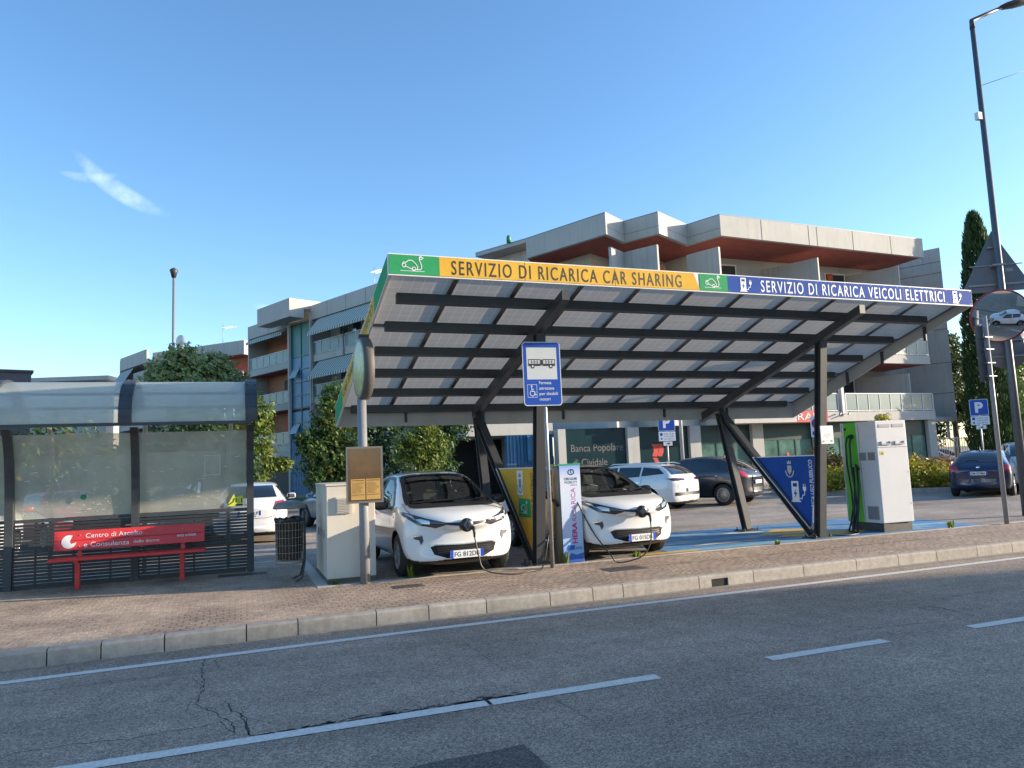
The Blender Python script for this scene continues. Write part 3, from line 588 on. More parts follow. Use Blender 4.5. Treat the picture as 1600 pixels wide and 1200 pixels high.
# ---------------------------------------------------------------- bus shelter
M_shel = mat('shelter_metal', (.045, .05, .055), .5, var=.2, vscale=5, bump=.15, bscale=40)
def glassy(name, col, rough, frost, mixc, a=.5):
    m = bpy.data.materials.new(name); m.use_nodes = True; t = m.node_tree; b = t.nodes['Principled BSDF']; tcn = N(t, 'ShaderNodeTexCoord')
    b.inputs['Base Color'].default_value = (*mixc, 1); b.inputs['Roughness'].default_value = .25
    tp = N(t, 'ShaderNodeBsdfTransparent'); tp.inputs[0].default_value = (*col, 1); tl = N(t, 'ShaderNodeBsdfTranslucent'); tl.inputs[0].default_value = (*mixc, 1)
    nz = N(t, 'ShaderNodeTexNoise'); nz.inputs['Scale'].default_value = 2.0; nz.inputs['Detail'].default_value = 8; nz.inputs['Roughness'].default_value = .6; t.links.new(tcn.outputs['Object'], nz.inputs['Vector'])
    rg = N(t, 'ShaderNodeMapRange'); rg.inputs['From Min'].default_value = .35; rg.inputs['From Max'].default_value = .7; rg.inputs['To Min'].default_value = frost; rg.inputs['To Max'].default_value = min(1, frost+a); t.links.new(nz.outputs['Fac'], rg.inputs['Value'])
    m1 = N(t, 'ShaderNodeMixShader'); m1.inputs[0].default_value = .45; t.links.new(b.outputs[0], m1.inputs[1]); t.links.new(tl.outputs[0], m1.inputs[2])
    m2 = N(t, 'ShaderNodeMixShader'); t.links.new(rg.outputs[0], m2.inputs[0]); t.links.new(tp.outputs[0], m2.inputs[1]); t.links.new(m1.outputs[0], m2.inputs[2]); t.links.new(m2.outputs[0], t.nodes['Material Output'].inputs[0]); return m
M_pane = glassy('scratched_perspex', (.88, .86, .76), .2, .60, (.60, .57, .45), .22)
M_roofp = glassy('frosted_roof', (.86, .90, .86), .3, .60, (.72, .78, .72), .15)
SY = 13.62
sh = thing('bus_shelter', 'dark framed bus shelter with frosted arched roof, scratched clear panes and black slatted lower wall', 'bus shelter', (-1.48, SY, G))
ax = [-4.95, -3.22, -1.49, .25]    # posts
lx = [a+1.48 for a in ax]
def postpath():   # curve in the y-z plane, z from the ground
    return [(0, 0), (0, .9), (-.005, 1.2), (-.04, 1.6), (-.12, 2.0), (-.24, 2.3), (-.33, 2.42)]
for x_ in lx:
    g = MB(); pp = postpath()
    for (a, b), (c, d) in zip(pp, pp[1:]):
        g.hull2([(x_-.055, a-.09, b), (x_+.055, a-.09, b), (x_+.055, a+.06, b), (x_-.055, a+.06, b)], [(x_-.055, c-.09, d), (x_+.055, c-.09, d), (x_+.055, c+.06, d), (x_-.055, c+.06, d)])
    g.build('post', M_shel, sh)
# arched roof: arc profile in y-z
def arcp(k, n=16, off=0):  # from front lip up over to the back
    a = R(lerp(188, 30, k/n)); ry, rz = 1.0+off, .62+off; return (-.45+ry*math.cos(a), 2.50+rz*math.sin(a))
for a, b in zip(lx, lx[1:]):
    g = MB(); g.smooth = True
    A = [arcp(k) for k in range(17)]
    vs = [(a+.09, y, z) for y, z in A]+[(b-.09, y, z) for y, z in A]; g.add(vs, [(i, i+1, i+18, i+17) for i in range(16)]); g.build('roof_pane', M_roofp, sh)
for x_ in lx:
    g = MB(); A = [arcp(k, off=.035) for k in range(17)]; B_ = [arcp(k, off=-.05) for k in range(17)]; w_ = .085
    for i in range(16):
        g.hull2([(x_-w_, *A[i]), (x_-w_, *A[i+1]), (x_-w_, *B_[i+1]), (x_-w_, *B_[i])], [(x_+w_, *A[i]), (x_+w_, *A[i+1]), (x_+w_, *B_[i+1]), (x_+w_, *B_[i])])
    for s_ in (-.06, .06):
        for i in (2, 4, 6, 9): g.lathe([(0, 0), (.012, 0), (.012, -.01), (0, -.012)], (x_+s_, A[i][0]-.003, A[i][1]), ax='y', n=8)
    g.build('roof_rib', M_shel, sh)
g = MB(); y, z = arcp(0); g.box(lx[0], lx[-1]+.0, y-.02, y+.03, z-.035, z+.01); y, z = arcp(16); g.box(lx[0], lx[-1], y-.02, y+.03, z-.035, z+.01)
y, z = arcp(5); g.box(lx[0]+.08, lx[-1]-.08, y+.03, y+.07, z-.06, z-.02); g.build('roof_edge_rail', M_shel, sh)
for a, b in zip(lx, lx[1:]):
    g = MB(); zz = [1.06, 1.3, 1.6, 1.9, 2.2, 2.34]; yy = [-.01, -.02, -.05, -.10, -.20, -.28]; g.smooth = True
    vs = [(a+.06, y, z) for y, z in zip(yy, zz)]+[(b-.06, y, z) for y, z in zip(yy, zz)]; g.add(vs, [(i, i+1, i+7, i+6) for i in range(5)]); g.build('pane', M_pane, sh)
    g = MB(); g.box(a+.055, b-.055, -.035, .02, 1.0, 1.055); g.build('pane_rail', M_shel, sh)
    g = MB(); rn = random.Random(int(a*10)); 
    for k in range(19): z = .04+k*.05; g.box(a+.056, b-.056, -.045, -.02, z, z+.039)
    for xx in (a+.35, (a+b)/2, b-.35): g.box(xx-.014, xx+.014, -.019, .012, .0, 1.0)
    g.build('slat_wall', mat('slat_black', (.03, .032, .035), .45, var=.2), sh)
    g = MB(); g.box(a+.07, b-.07, -.03, .0, 0, .04); g.build('bottom_rail', M_shel, sh)
# scratches and stickers on the panes
M_scr = mat('scratch_white', (.62, .66, .64), .6); rn = random.Random(5); g = MB()
for k in range(230):
    i = rn.choice((0, 1, 1, 2, 2)); x_ = lx[i]+.1+rn.random()*1.5; z = 1.12+rn.random()**1.5*.85; y = -.03-.09*max(0, (z-1.2)/.7)**2-.012; l = rn.choice((.01, .015, .02, .06)); h = rn.choice((.004, .008, .012))
    g.quad((x_, y, z), (x_+l, y, z+rn.uniform(-.004, .004)), (x_+l*.9, y, z+h), (x_, y, z+h))
for q in (((.83, 1.42), (.92, 1.5), (.90, 1.4)), ((.93, 1.38), (1.0, 1.47), (.98, 1.36), (.94, 1.4)), ((1.0, 1.34), (1.02, 1.52), (1.06, 1.5), (1.05, 1.34))): g.add([(x_-.1, -.075, z) for x_, z in q], [list(range(len(q)))])
g.build('scratches', M_scr, sh)['kind'] = 'stuff'
def fr(mb, x0, x1, z0, z1, t=.006, y=-.1):
    for a, b, c, d in ((x0, x1, z0, z0+t), (x0, x1, z1-t, z1), (x0, x0+t, z0+t, z1-t), (x1-t, x1, z0+t, z1-t)): mb.quad((a, y, c), (b, y, c), (b, y, d), (a, y, d))
st = MB(); Pp = Plane((-.74, -.085, 1.36), (1, 0, 0), (0, 0, 1)); Pp.disc(st, 0, 0, .045, .0, 20); o = st.build('round_sticker', mat('sticker_green', (.0, .12, .06), .4), sh); tag(o, 'round dark green sticker on the middle pane')
st = MB(); fr(st, 1.02, 1.26, 1.62, 1.95, .008, -.13); st.build('sticker_residue', M_scr, sh)
st = MB(); Pp = Plane((1.36, -.045, 1.06), (1, 0, 0), (0, 0, 1)); Pp.poly(st, [(0, .03), (.12, .25), (.13, .18), (.25, .20), (.26, .03)], 0); sk = st.build('yellow_sticker', mat('sticker_yellow', (.65, .68, .06), .4), sh)
st = MB(); Pp.text(st, '1:1', .14, .09, .07, .1, .003, bold=.02); Pp.rect(st, .14, .03, .25, .06, .003); Pp.stroke(st, [(.02, .05), (.1, .1), (.12, .16)], .015, .003); st.build('lettering', M_ink, sk)
# rear posts, back pane and poster frame seen through the glazing
for x_ in (lx[1]+.35, lx[2]+.03, lx[3]-.35):
    g = MB(); g.tube([(x_, 1.0, 0), (x_, 1.0, 1.9), (x_+.02, .85, 2.2), (x_+.05, .45, 2.5)], .035); g.build('rear_post', mat('rear_post_beige', (.38, .34, .24), .5), sh)
g = MB(); g.quad((lx[1]+.7, .98, .95), (lx[3]-.5, .98, .95), (lx[3]-.5, .98, 2.05), (lx[1]+.95, .98, 2.05)); g.build('rear_pane', M_pane, sh)
g = MB(); g.box(lx[1]+.7, lx[3]-.5, .96, 1.0, .86, .95); g.build('rear_rail', M_shel, sh)

# ---------------------------------------------------------------- red bench
M_red = mat('bench_red', (.62, .035, .035), .38, var=.15, vscale=8, bump=.08, bscale=60)
be = thing('bench', 'red painted wooden bench with white hand lettering in front of the slatted shelter wall', 'bench', (-1.5, 13.1, G))
for x_ in (-.71, .73):
    g = MB(); g.bbox(x_-.035, x_+.035, -.02, .05, 0, .45, .005); g.box(x_-.03, x_+.03, -.16, .22, .40, .435); g.build('leg', M_red, be)
    g = MB(); g.hull2([(x_-.03, .12, .43), (x_+.03, .12, .43), (x_+.03, .16, .43), (x_-.03, .16, .43)], [(x_-.03, .20, .86), (x_+.03, .20, .86), (x_+.03, .24, .86), (x_-.03, .24, .86)]); g.build('back_support', M_red, be)
for y0, y1 in ((-.2, -.03), (-.015, .15)): g = MB(); g.bbox(-1.07, 1.07, y0, y1, .435, .48, .006); g.build('seat_plank', M_red, be)
bk = []
for z0, z1 in ((.575, .715), (.72, .86)):
    g = MB(); a = (z0-.43)/.43*.08+.12-.06; b = (z1-.43)/.43*.08+.12-.06
    g.hull2([(-1.05, a, z0), (1.05, a, z0), (1.05, a+.04, z0), (-1.05, a+.04, z0)], [(-1.05, b, z1), (1.05, b, z1), (1.05, b+.04, z1), (-1.05, b+.04, z1)]); bk.append(g.build('backrest_plank', M_red, be, bevel=.004))
nrm = Vector((0, -.43, .08)).normalized(); Pb = Plane((-1.05, .12-.06+(.575-.43)/.43*.08, .575), (1, 0, 0), (0, .08, .43))
mb = MB(); Pb.text(mb, 'Centro di Ascolto', .42, .175, .07, .78, .004); Pb.text(mb, 'e Consulenza', .40, .035, .075, .62, .004); Pb.text(mb, 'delle donne', 1.08, .05, .05, .36, .004); Pb.text(mb, '0432 675558', 1.70, .10, .035, .27, .004, bold=.01)
mb.build('lettering', M_signwhite, bk[1])
mb = MB(); cx, cy, r_ = .20, .13, .10; Pb.poly(mb, [(cx+r_*math.cos(R(a)), cy+r_*math.sin(R(a))) for a in range(-8, -300, -12)]+[(cx+.01, cy-.0), (cx+.03, cy-.035)], .004)
mb.build('round_emblem', M_signwhite, bk[0])
g = MB()
for x_ in (-.71, .73):
    for t in (.05, .22): q = Pb.p(x_+1.05, t, .003); g.lathe([(0, 0), (.009, 0), (.009, -.005), (0, -.006)], q, ax='y', n=8)
g.build('bolt', M_galv, be)

# ---------------------------------------------------------------- litter bin
M_bin = mat('bin_iron', (.045, .042, .04), .5, var=.3)
bi = thing('litter_bin', 'dark wire litter bin with domed grey lid and black liner beside the white box', 'litter bin', (.78, 12.0, G))
g = MB(); g.tube([(.06, -.22, 0), (.16, -.20, .06), (.21, -.10, .3), (.22, -.02, .5), (.22, 0, 1.0), (.2, 0, 1.1), (.12, 0, 1.14)], .016); g.tube([(.05, .2, 0), (.16, .14, .05), (.21, .03, .3)], .014); g.build('stand', M_bin, bi)
g = MB(); r0 = .21
for k in range(26): a = 2*math.pi*k/26; g.tube([((r0-.01)*math.cos(a), (r0-.01)*math.sin(a), .30), (r0*math.cos(a), r0*math.sin(a), .87)], .003, 4, cap=False)
for z in (.31, .42, .53, .64, .75, .86): g.tube([(r0*math.cos(2*math.pi*k/24), r0*math.sin(2*math.pi*k/24), z) for k in range(25)], .004, 4, cap=False)
g.lathe([(0, .30), (r0, .30), (r0+.004, .26), (0, .26)], (0, 0, 0)); g.build('wire_basket', mat('wire_grey', (.32, .29, .24), .5, metal=.3), bi)
g = MB(); rn = random.Random(3); n_ = 40; prof = []
vs = []; fs = []
for j, (r_, z) in enumerate(((.17, .32), (.185, .5), (.19, .7), (.20, .84), (.225, .90), (.215, .93), (.19, .90), (.12, .86))):
    for k in range(n_): a = 2*math.pi*k/n_; q = rn.uniform(-.012, .012)*(1.6 if j > 3 else 1); vs.append(((r_+q)*math.cos(a), (r_+q)*math.sin(a), z+q))
for j in range(7):
    for k in range(n_): fs.append((j*n_+k, j*n_+(k+1) % n_, (j+1)*n_+(k+1) % n_, (j+1)*n_+k))
g.smooth = True; g.add(vs, fs); g.build('liner', mat('bin_liner', (.012, .012, .013), .25), bi)
g = MB(); g.lathe([(0, 1.19), (.08, 1.185), (.18, 1.16), (.235, 1.11), (.245, 1.07), (.23, 1.065), (.0, 1.09)], (0, 0, 0), n=32); g.build('lid', mat('lid_grey', (.20, .19, .18), .35, var=.2, vscale=9), bi)

# ---------------------------------------------------------------- white utility box
M_box = mat('box_white', (.62, .575, .49), .55, var=.06, vscale=2, bump=.15, bscale=30, streak=.45, dirt=(.30, .27, .2))
bx = thing('utility_box', 'tall off-white electrical cabinet with louvred vent behind the round-topped pole', 'utility cabinet', (1.55, 11.3, G), R(0))
BW, BD, BH = .70, 1.5, 1.385; bxo = -.30
for k in range(4):
    y0 = k*BD/4; g = MB(); g.bbox(bxo, bxo+BW, y0+.003, y0+BD/4-.003, 0, BH, .006); g.build('cabinet_module', M_box, bx)
g = MB(); g.box(bxo-.01, bxo+BW+.01, -.015, BD+.01, BH+.001, BH+.03); g.build('cap', M_box, bx)
g = MB(); vx = bxo+.13
g.box(vx, vx+.24, -.03, .0, .98, 1.22); g.build('vent_frame', M_box, bx); g = MB()
for k in range(9): z = 1.0+k*.023; g.hull2([(vx+.02, -.034, z), (vx+.22, -.034, z), (vx+.22, -.031, z+.016), (vx+.02, -.031, z+.016)], [(vx+.02, -.046, z-.004), (vx+.22, -.046, z-.004), (vx+.22, -.040, z+.004), (vx+.02, -.040, z+.004)])
g.build('vent_louvres', mat('louvre', (.42, .41, .38), .5), bx)
for y_ in (.3, .68, 1.05): g = MB(); g.box(bxo-.02, bxo-.001, y_, y_+.03, .62, .74); g.build('door_lock', M_galv, bx)
g = MB(); g.box(bxo-.012, bxo+BW+.012, -.018, BD+.01, -.05, .06); g.build('base_frame', mat('base_grime', (.13, .12, .085), .9, var=.4, vscale=6), bx)
g = MB(); g.quad((bxo, -.003, .0), (bxo+BW, -.003, 0), (bxo+BW, -.003, .16), (bxo, -.003, .10)); 
# ---------------------------------------------------------------- round-disc bus pole
bp_ = thing('bus_stop_pole', 'thick grey pole topped by an edge-on round bus sign with bronze notice case', 'bus stop sign', (1.74, 11.0, G))
M_pole = mat('pole_grey', (.23, .235, .25), .45, var=.1, vscale=10, bump=.1)
g = MB(); g.lathe([(0, 0), (.072, 0), (.07, 1.0), (.066, 2.62), (0, 2.62)], (0, 0, 0), n=24); g.build('pole', M_pole, bp_)
g = MB(); g.lathe([(0, 2.62), (.05, 2.62), (.05, 2.78), (0, 2.78)], (.02, 0, 0), n=16); g.build('pole_neck', M_pole, bp_)
# disc seen almost edge-on: axis close to x, turned a little to the viewer
dt = bpy.data.objects.new('round_sign', None)
g = MB(); g.M = Matrix.Translation((.04, 0, 3.07)) @ Matrix.Rotation(R(2), 4, 'Z')
g.lathe([(.0, .075), (.43, .075), (.455, .06), (.455, -.06), (.43, -.075), (0, -.075)], (0, 0, 0), ax='x', n=48); dsc = g.build('round_sign', mat('sign_casing', (.10, .09, .08), .6, var=.1), bp_)
g = MB(); g.M = Matrix.Translation((.04, 0, 3.07)) @ Matrix.Rotation(R(2), 4, 'Z'); g.lathe([(0, -.078), (.40, -.078), (.405, -.074)], (0, 0, 0), ax='x', n=48); g.build('sign_face', mat('faded_face', (.50, .52, .22), .35, var=.35, vscale=14), dsc)
g = MB(); g.M = Matrix.Translation((.04, 0, 3.07)) @ Matrix.Rotation(R(2), 4, 'Z'); g.lathe([(.39, -.079), (.43, -.079), (.43, -.075)], (0, 0, 0), ax='x', n=48); g.build('sign_rim', mat('rim_pale', (.30, .30, .27), .5), dsc)
g = MB(); g.box(-.03, .12, -.05, .05, 3.52, 3.57); g.build('sign_cap', M_ink, bp_)
nc = MB(); nc.box(-.255, .265, -.12, -.075, 1.13, 1.93); cs = nc.build('notice_case', mat('case_frame', (.20, .18, .16), .4, metal=.4), bp_)
nc = MB(); nc.box(-.225, .235, -.123, -.1205, 1.16, 1.90); nc.build('notice_ground', mat('bronze_perspex', (.09, .046, .018), .2, var=.5, vscale=2.2, coat=.6), cs)
Pc = Plane((-.225, -.124, 1.16), (1, 0, 0), (0, 0, 1))
for x_ in (.03, .245):
    nc = MB(); Pc.rect(nc, x_, .02, x_+.20, .31, .001); sheet = nc.build('timetable', mat('timetable_paper', (.50, .30, .09), .4, var=.12, vscale=12), cs)
nc = MB(); rn = random.Random(2)
for x_ in (.03, .245):
    Pc.rect(nc, x_+.015, .285, x_+.185, .295, .0025)
    for k in range(11): Pc.rect(nc, x_+.015, .255-k*.014, x_+.015+rn.uniform(.1, .17), .259-k*.014, .0025)
    Pc.rect(nc, x_+.01, .085, x_+.19, .092, .0025)
nc.build('timetable_lines', mat('timetable_ink', (.09, .045, .012), .5), cs)
# ---------------------------------------------------------------- blue bus stop sign on slim pole
bs = thing('bus_stop_sign', 'blue and white bus stop sign on a slim galvanised pole before the canopy column', 'bus stop sign', (4.54, 10.80, G), R(-4))
g = MB(); g.lathe([(0, 0), (.032, 0), (.032, 3.45), (0, 3.46)], (0, 0, 0), n=16); g.build('pole', M_galv, bs)
g = MB(); g.box(-.05, .05, -.045, .045, 2.6, 2.64).box(-.05, .05, -.045, .045, 3.3, 3.34); g.build('clamp', M_galv, bs)
def rrect(x0, y0, x1, y1, r, n=5):
    return [(cx+r*math.cos(R(a0+90*k/n)), cy+r*math.sin(R(a0+90*k/n))) for cx, cy, a0 in ((x1-r, y1-r, 0), (x0+r, y1-r, 90), (x0+r, y0+r, 180), (x1-r, y0+r, 270)) for k in range(n+1)]
SWd, SHt = .62, 1.0; z0 = 2.47
Pq = Plane((-SWd/2-.04, -.05, z0), (1, 0, 0), (0, 0, 1)); q = rrect(0, 0, SWd, SHt, .05)
g = MB(); Pq.poly(g, q, -.012, .012); sg = g.build('sign_plate', M_signwhite, bs)
g = MB(); Pq.poly(g, rrect(.012, .012, SWd-.012, SHt-.012, .045), .001); g.build('blue_field', mat('traffic_blue', (.012, .075, .42), .35), sg)
Pq.U = Pq.U*(.62/.68)
g = MB(); Pq.rect(g, .07, .41, (.68-.07), SHt-.09, .0025); g.build('white_field', mat('sign_white_ribbed', (.62, .64, .64), .4, var=.05), sg)
g = MB(); y0 = .62
for a0 in (.10, .36):
    Pq.rect(g, a0, y0, a0+.22, y0+.012, .004); Pq.rect(g, a0, y0+.095, a0+.22, y0+.107, .004)
    for k in range(5): Pq.rect(g, a0+k*.0525, y0, a0+k*.0525+.009, y0+.107, .0044)
    Pq.rect(g, a0, y0, a0+.22, y0+.035, .0048); Pq.rect(g, a0+.05, y0+.06, a0+.17, y0+.067, .0048)
Pq.rect(g, .325, y0+.01, .355, y0+.1, .004)
for cx in (.175, .50): Pq.disc(g, cx, y0-.005, .034, .0052, 20)
g.build('bus_symbol', M_ink, sg)
g = MB()
for cx in (.175, .50): Pq.disc(g, cx, y0-.005, .016, .0058, 14)
for a0 in (.10, .36):
    for k in (0, 1, 2, 3): Pq.rect(g, a0+.014+k*.0525, y0+.045, a0+.046+k*.0525, y0+.092, .0054) if 0 else None
g.build('wheel_centres', M_signwhite, sg)
g = MB(); fr_ = .045
for a, b, c, d in ((.065, .13, .235, .136), (.065, .326, .235, .332), (.065, .136, .071, .326), (.229, .136, .235, .326)): Pq.rect(g, a, b, c, d, .003)
Pq.disc(g, .14, .305, .014, .003); Pq.stroke(g, [(.14, .285), (.145, .225), (.185, .225), (.2, .17), (.218, .175)], .013, .003); Pq.stroke(g, [(.143, .258), (.175, .258)], .01, .0038); Pq.arc(g, .15, .195, .042, 120, 345, .011, .003)
for k, t_ in enumerate(('Fermata', 'attrezzata', 'per disabili', 'motori')): Pq.text(g, t_, .275, .335-k*.085, .048, (.22, .27, .33, .19)[k], .003, bold=.008)
g.build('lettering', M_signwhite, sg)
# ---------------------------------------------------------------- charging post with banner
cp = thing('charging_post', 'grey car charging post wearing a tall white and blue lettered banner', 'charging station', (5.04, 11.17, G), R(0))
M_post = mat('post_beige', (.27, .25, .21), .4, metal=.3, var=.1)
g = MB(); g.lathe([(0, 0), (.115, 0), (.115, 1.5), (.10, 1.53), (0, 1.53)], (-.12, .1, 0), n=28); g.build('post_body', M_post, cp)
g = MB(); g.hull2([(-.17, -.05, 0), (.19, -.05, 0), (.19, .26, 0), (-.02, .26, 0)], [(-.19, -.07, 1.54), (.18, -.07, 1.54), (.18, .26, 1.54), (-.04, .26, 1.54)]); g.build('post_front', mat('banner_side', (.34, .36, .38), .4), cp)
g = MB(); g.box(-.2, .19, -.08, .27, 1.541, 1.56); g.build('status_light_strip', mat('strip_green', (.02, .42, .22), .3), cp)
# banner: gradient of printed inks (white to blue to pink)
m = bpy.data.materials.new('banner_print'); m.use_nodes = True; t = m.node_tree; b = t.nodes['Principled BSDF']; tcn = N(t, 'ShaderNodeTexCoord'); s_ = N(t, 'ShaderNodeSeparateXYZ'); t.links.new(tcn.outputs['Object'], s_.inputs[0])
rr = N(t, 'ShaderNodeMapRange'); rr.inputs['From Max'].default_value = 1.54; t.links.new(s_.outputs['Z'], rr.inputs['Value']); rp = N(t, 'ShaderNodeValToRGB'); e = rp.color_ramp.elements
e[0].position = 0; e[0].color = (.30, .45, .72, 1); e[1].position = 1; e[1].color = (.22, .36, .72, 1)
for p_, c_ in ((.12, (.22, .42, .72)), (.3, (.46, .56, .76)), (.6, (.60, .68, .80)), (.85, (.66, .70, .80)), (.95, (.4, .5, .76))): q = e.new(p_); q.color = (*c_, 1)
t.links.new(rr.outputs[0], rp.inputs[0]); t.links.new(rp.outputs[0], b.inputs['Base Color']); b.inputs['Roughness'].default_value = .35
Pq = Plane((-.19, -.05, 0), (1, 0, 0), (0, -.02, 1.54)); Pq.O = Vector((-.185, -.055, 0))
g = MB(); Pq.poly(g, [(.02, .01), (.365, .01), (.36, 1.53), (.0, 1.53)], .001, .004); bn = g.build('banner', m, cp)
g = MB(); Pq.text(g, 'HERA', .262, .30, .085, .33, .0075, bold=.03, rot=90); g.build('lettering', mat('magenta', (.45, .01, .16), .4), bn)
g = MB(); Pq.text(g, 'RICARICA', .262, .655, .08, .52, .0075, rot=90); g.build('lettering', mat('magenta_light', (.5, .12, .3), .4), bn)
g = MB(); Pq.text(g, 'CIRCULAR', .075, 1.30, .042, .23, .0075, bold=.02); Pq.text(g, 'MOBILITY', .085, 1.245, .04, .22, .0075); Pq.text(g, 'SHARING', .18, 1.21, .02, .12, .0075)
Pq.arc(g, .2, 1.425, .05, 20, 200, .014, .0075, ry=.04); Pq.arc(g, .2, 1.42, .05, 200, 380, .014, .0075, ry=.035); Pq.arc(g, .225, 1.435, .03, 60, 250, .01, .0075, ry=.03)
g.build('lettering', mat('navy_ink', (.015, .03, .16), .4), bn)
g = MB(); Pq.poly(g, [(.07, .20), (.20, .20), (.22, .27), (.10, .28), (.08, .235)], .0075); Pq.text(g, 'LANTHE', .215, .205, .04, .12, .0075, bold=.02); Pq.poly(g, [(.04, .01), (.363, .01), (.363, .15), (.24, .12), (.15, .155)], .0075); g.build('printed_shapes', mat('print_blue', (.02, .10, .42), .4), bn)
g = MB(); g.tube([(-.2, .0, .9), (-.26, -.02, .96), (-.28, .05, 1.0), (-.24, .12, .98)], .025, 8); g.build('plug_socket', M_ink, cp)

# ---------------------------------------------------------------- fast charger cabinet
M_fcw = mat('charger_white', (.66, .66, .67), .38, var=.04, vscale=2, bump=.05); M_fcg = mat('charger_green', (.10, .52, .03), .35)
fc = thing('fast_charger', 'big white fast charging cabinet with bright green flank and black cables on dark plinth', 'charging station', (11.62, 11.27, G))
W_, D_ = .74, .86
g = MB(); g.box(0.02, W_-.01, .02, D_-.02, 0, .165); g.build('plinth', mat('plinth_dark', (.07, .065, .06), .7, var=.3), fc)
A = [(0, 0, .17), (W_, -.10, .17), (W_, D_, .17), (0, D_, .17)]; 
g = MB(); g.hull2([(0, 0, .17), (W_, -.03, .17), (W_, D_, .17), (0, D_, .17)], [(0, 0, 2.13), (W_, -.03, 2.13), (W_, D_, 2.13), (0, D_, 2.13)]); g.build('housing', M_fcw, fc, bevel=.012)
g = MB(); g.bar((-.004, .43, .2), (-.004, .43, 2.1), .004, .004); g.box(-.003, -.0005, .45, .86, .2, .21) if 0 else None; g.build('side_seam', mat('gap_dark', (.12, .12, .12), .8), fc)
Pw = Plane((0, -.001, .17), (W_, -.03, 0), (0, 0, 1)); g = MB(); Pw.rect(g, .06, 1.30, .16, 1.37, .002); wl = g.build('warning_label', mat('label_yellow', (.62, .48, .05), .5), fc); g = MB(); Pw.poly(g, [(.08, 1.31), (.14, 1.31), (.11, 1.36)], .0035); g.build('warning_mark', M_ink, wl)
for z_ in (.35, .95): g = MB(); Pw.disc(g, .70, z_, .014, .003, 10); g.build('lock', M_galv, fc)
Pf = Plane((0, -.001, .17), (W_, -.03, 0), (0, 0, 1))
g = MB(); Pf.rect(g, .0, 1.44, .74, 1.447, .002); Pf.rect(g, .02, .03, .026, 1.4, .0005) if 0 else None; g.build('door_gap', mat('gap_dark', (.12, .12, .12), .8), fc)
for x_ in (.08, .41):
    g = MB(); Pf.rect(g, x_, 1.83, x_+.27, 1.89, .002, .004); g.build('top_grille', mat('grille_grey', (.33, .33, .33), .5), fc)
    g2 = MB(); Pf.rect(g2, x_+.02, 1.49, x_+.25, 1.515, .002, .02); Pf.rect(g2, x_+.02, 1.5155, x_+.04, 1.56, .002, .018); Pf.rect(g2, x_+.23, 1.5155, x_+.25, 1.56, .002, .018); g2.build('handle', mat('grille_grey', (.33, .33, .33), .5), fc)
Pl = Plane((-.001, D_, .17), (0, -1, 0), (0, 0, 1))
g = MB(); Pl.poly(g, [(.0, .0), (.40, .0), (.36, 1.96), (.06, 1.96)], .002, .006); gp = g.build('green_flank', M_fcg, fc)
g = MB(); Pl.rect(g, -.01, 0, .0, 1.96, .002, .02); g.build('white_edge_strip', M_fcw, fc)
for x_ in (.42, .64):
    g = MB(); Pl.rect(g, x_-.02, 1.2, x_+.16, 1.36, .002, .004); o = g.build('vent_grille', mat('grille_mid', (.36, .35, .34), .6), fc)
    g = MB()
    for k in range(7): Pl.rect(g, x_-.01, 1.215+k*.02, x_+.15, 1.223+k*.02, .0075)
    g.build('vent_slots', mat('slot_dark', (.1, .1, .1), .7), o)
g = MB(); Pl.rect(g, .5, .06, .78, .32, .002, .004); o = g.build('vent_grille', mat('grille_mid', (.36, .35, .34), .6), fc)
g = MB()
for k in range(12): Pl.rect(g, .515, .075+k*.02, .765, .083+k*.02, .0075)
g.build('vent_slots', mat('slot_dark', (.1, .1, .1), .7), o)
M_rub = mat('cable_black', (.015, .015, .017), .4)
for k, (dy, r_) in enumerate(((.66, .017), (.56, .019))):
    g = MB(); g.tube([(-.02, dy, 1.86), (-.07, dy, 1.85), (-.12, dy, 1.7), (-.13, dy, 1.3), (-.10, dy-.02, .8), (-.12, dy-.05, .45), (-.25, dy-.1, .18), (-.42, dy-.2, .03), (-.50, dy-.3, .02), (-.42, dy-.32, .02), (-.3, dy-.2, .12), (-.16, dy-.12, .45), (-.06, dy-.08, .9), (-.04, dy-.06, 1.25)], r_, 10); g.build('charging_cable', M_rub, fc)
g = MB(); g.tube([(-.01, .60, 1.86), (-.06, .6, 1.84)], .045, 12); g.tube([(-.02, .48, 1.2), (-.06, .48, 1.24), (-.1, .47, 1.3)], [.03, .035, .02], 10); g.box(-.02, -.005, .74, .79, 1.98, 2.03); g.build('plug_holder', M_rub, fc)
g = MB(); g.tube([(-.42, .2, .02), (-.6, .05, .015), (-.9, .02, .012), (-1.2, .1, .012)], .012, 8); g.build('ground_cable', M_rub, fc)
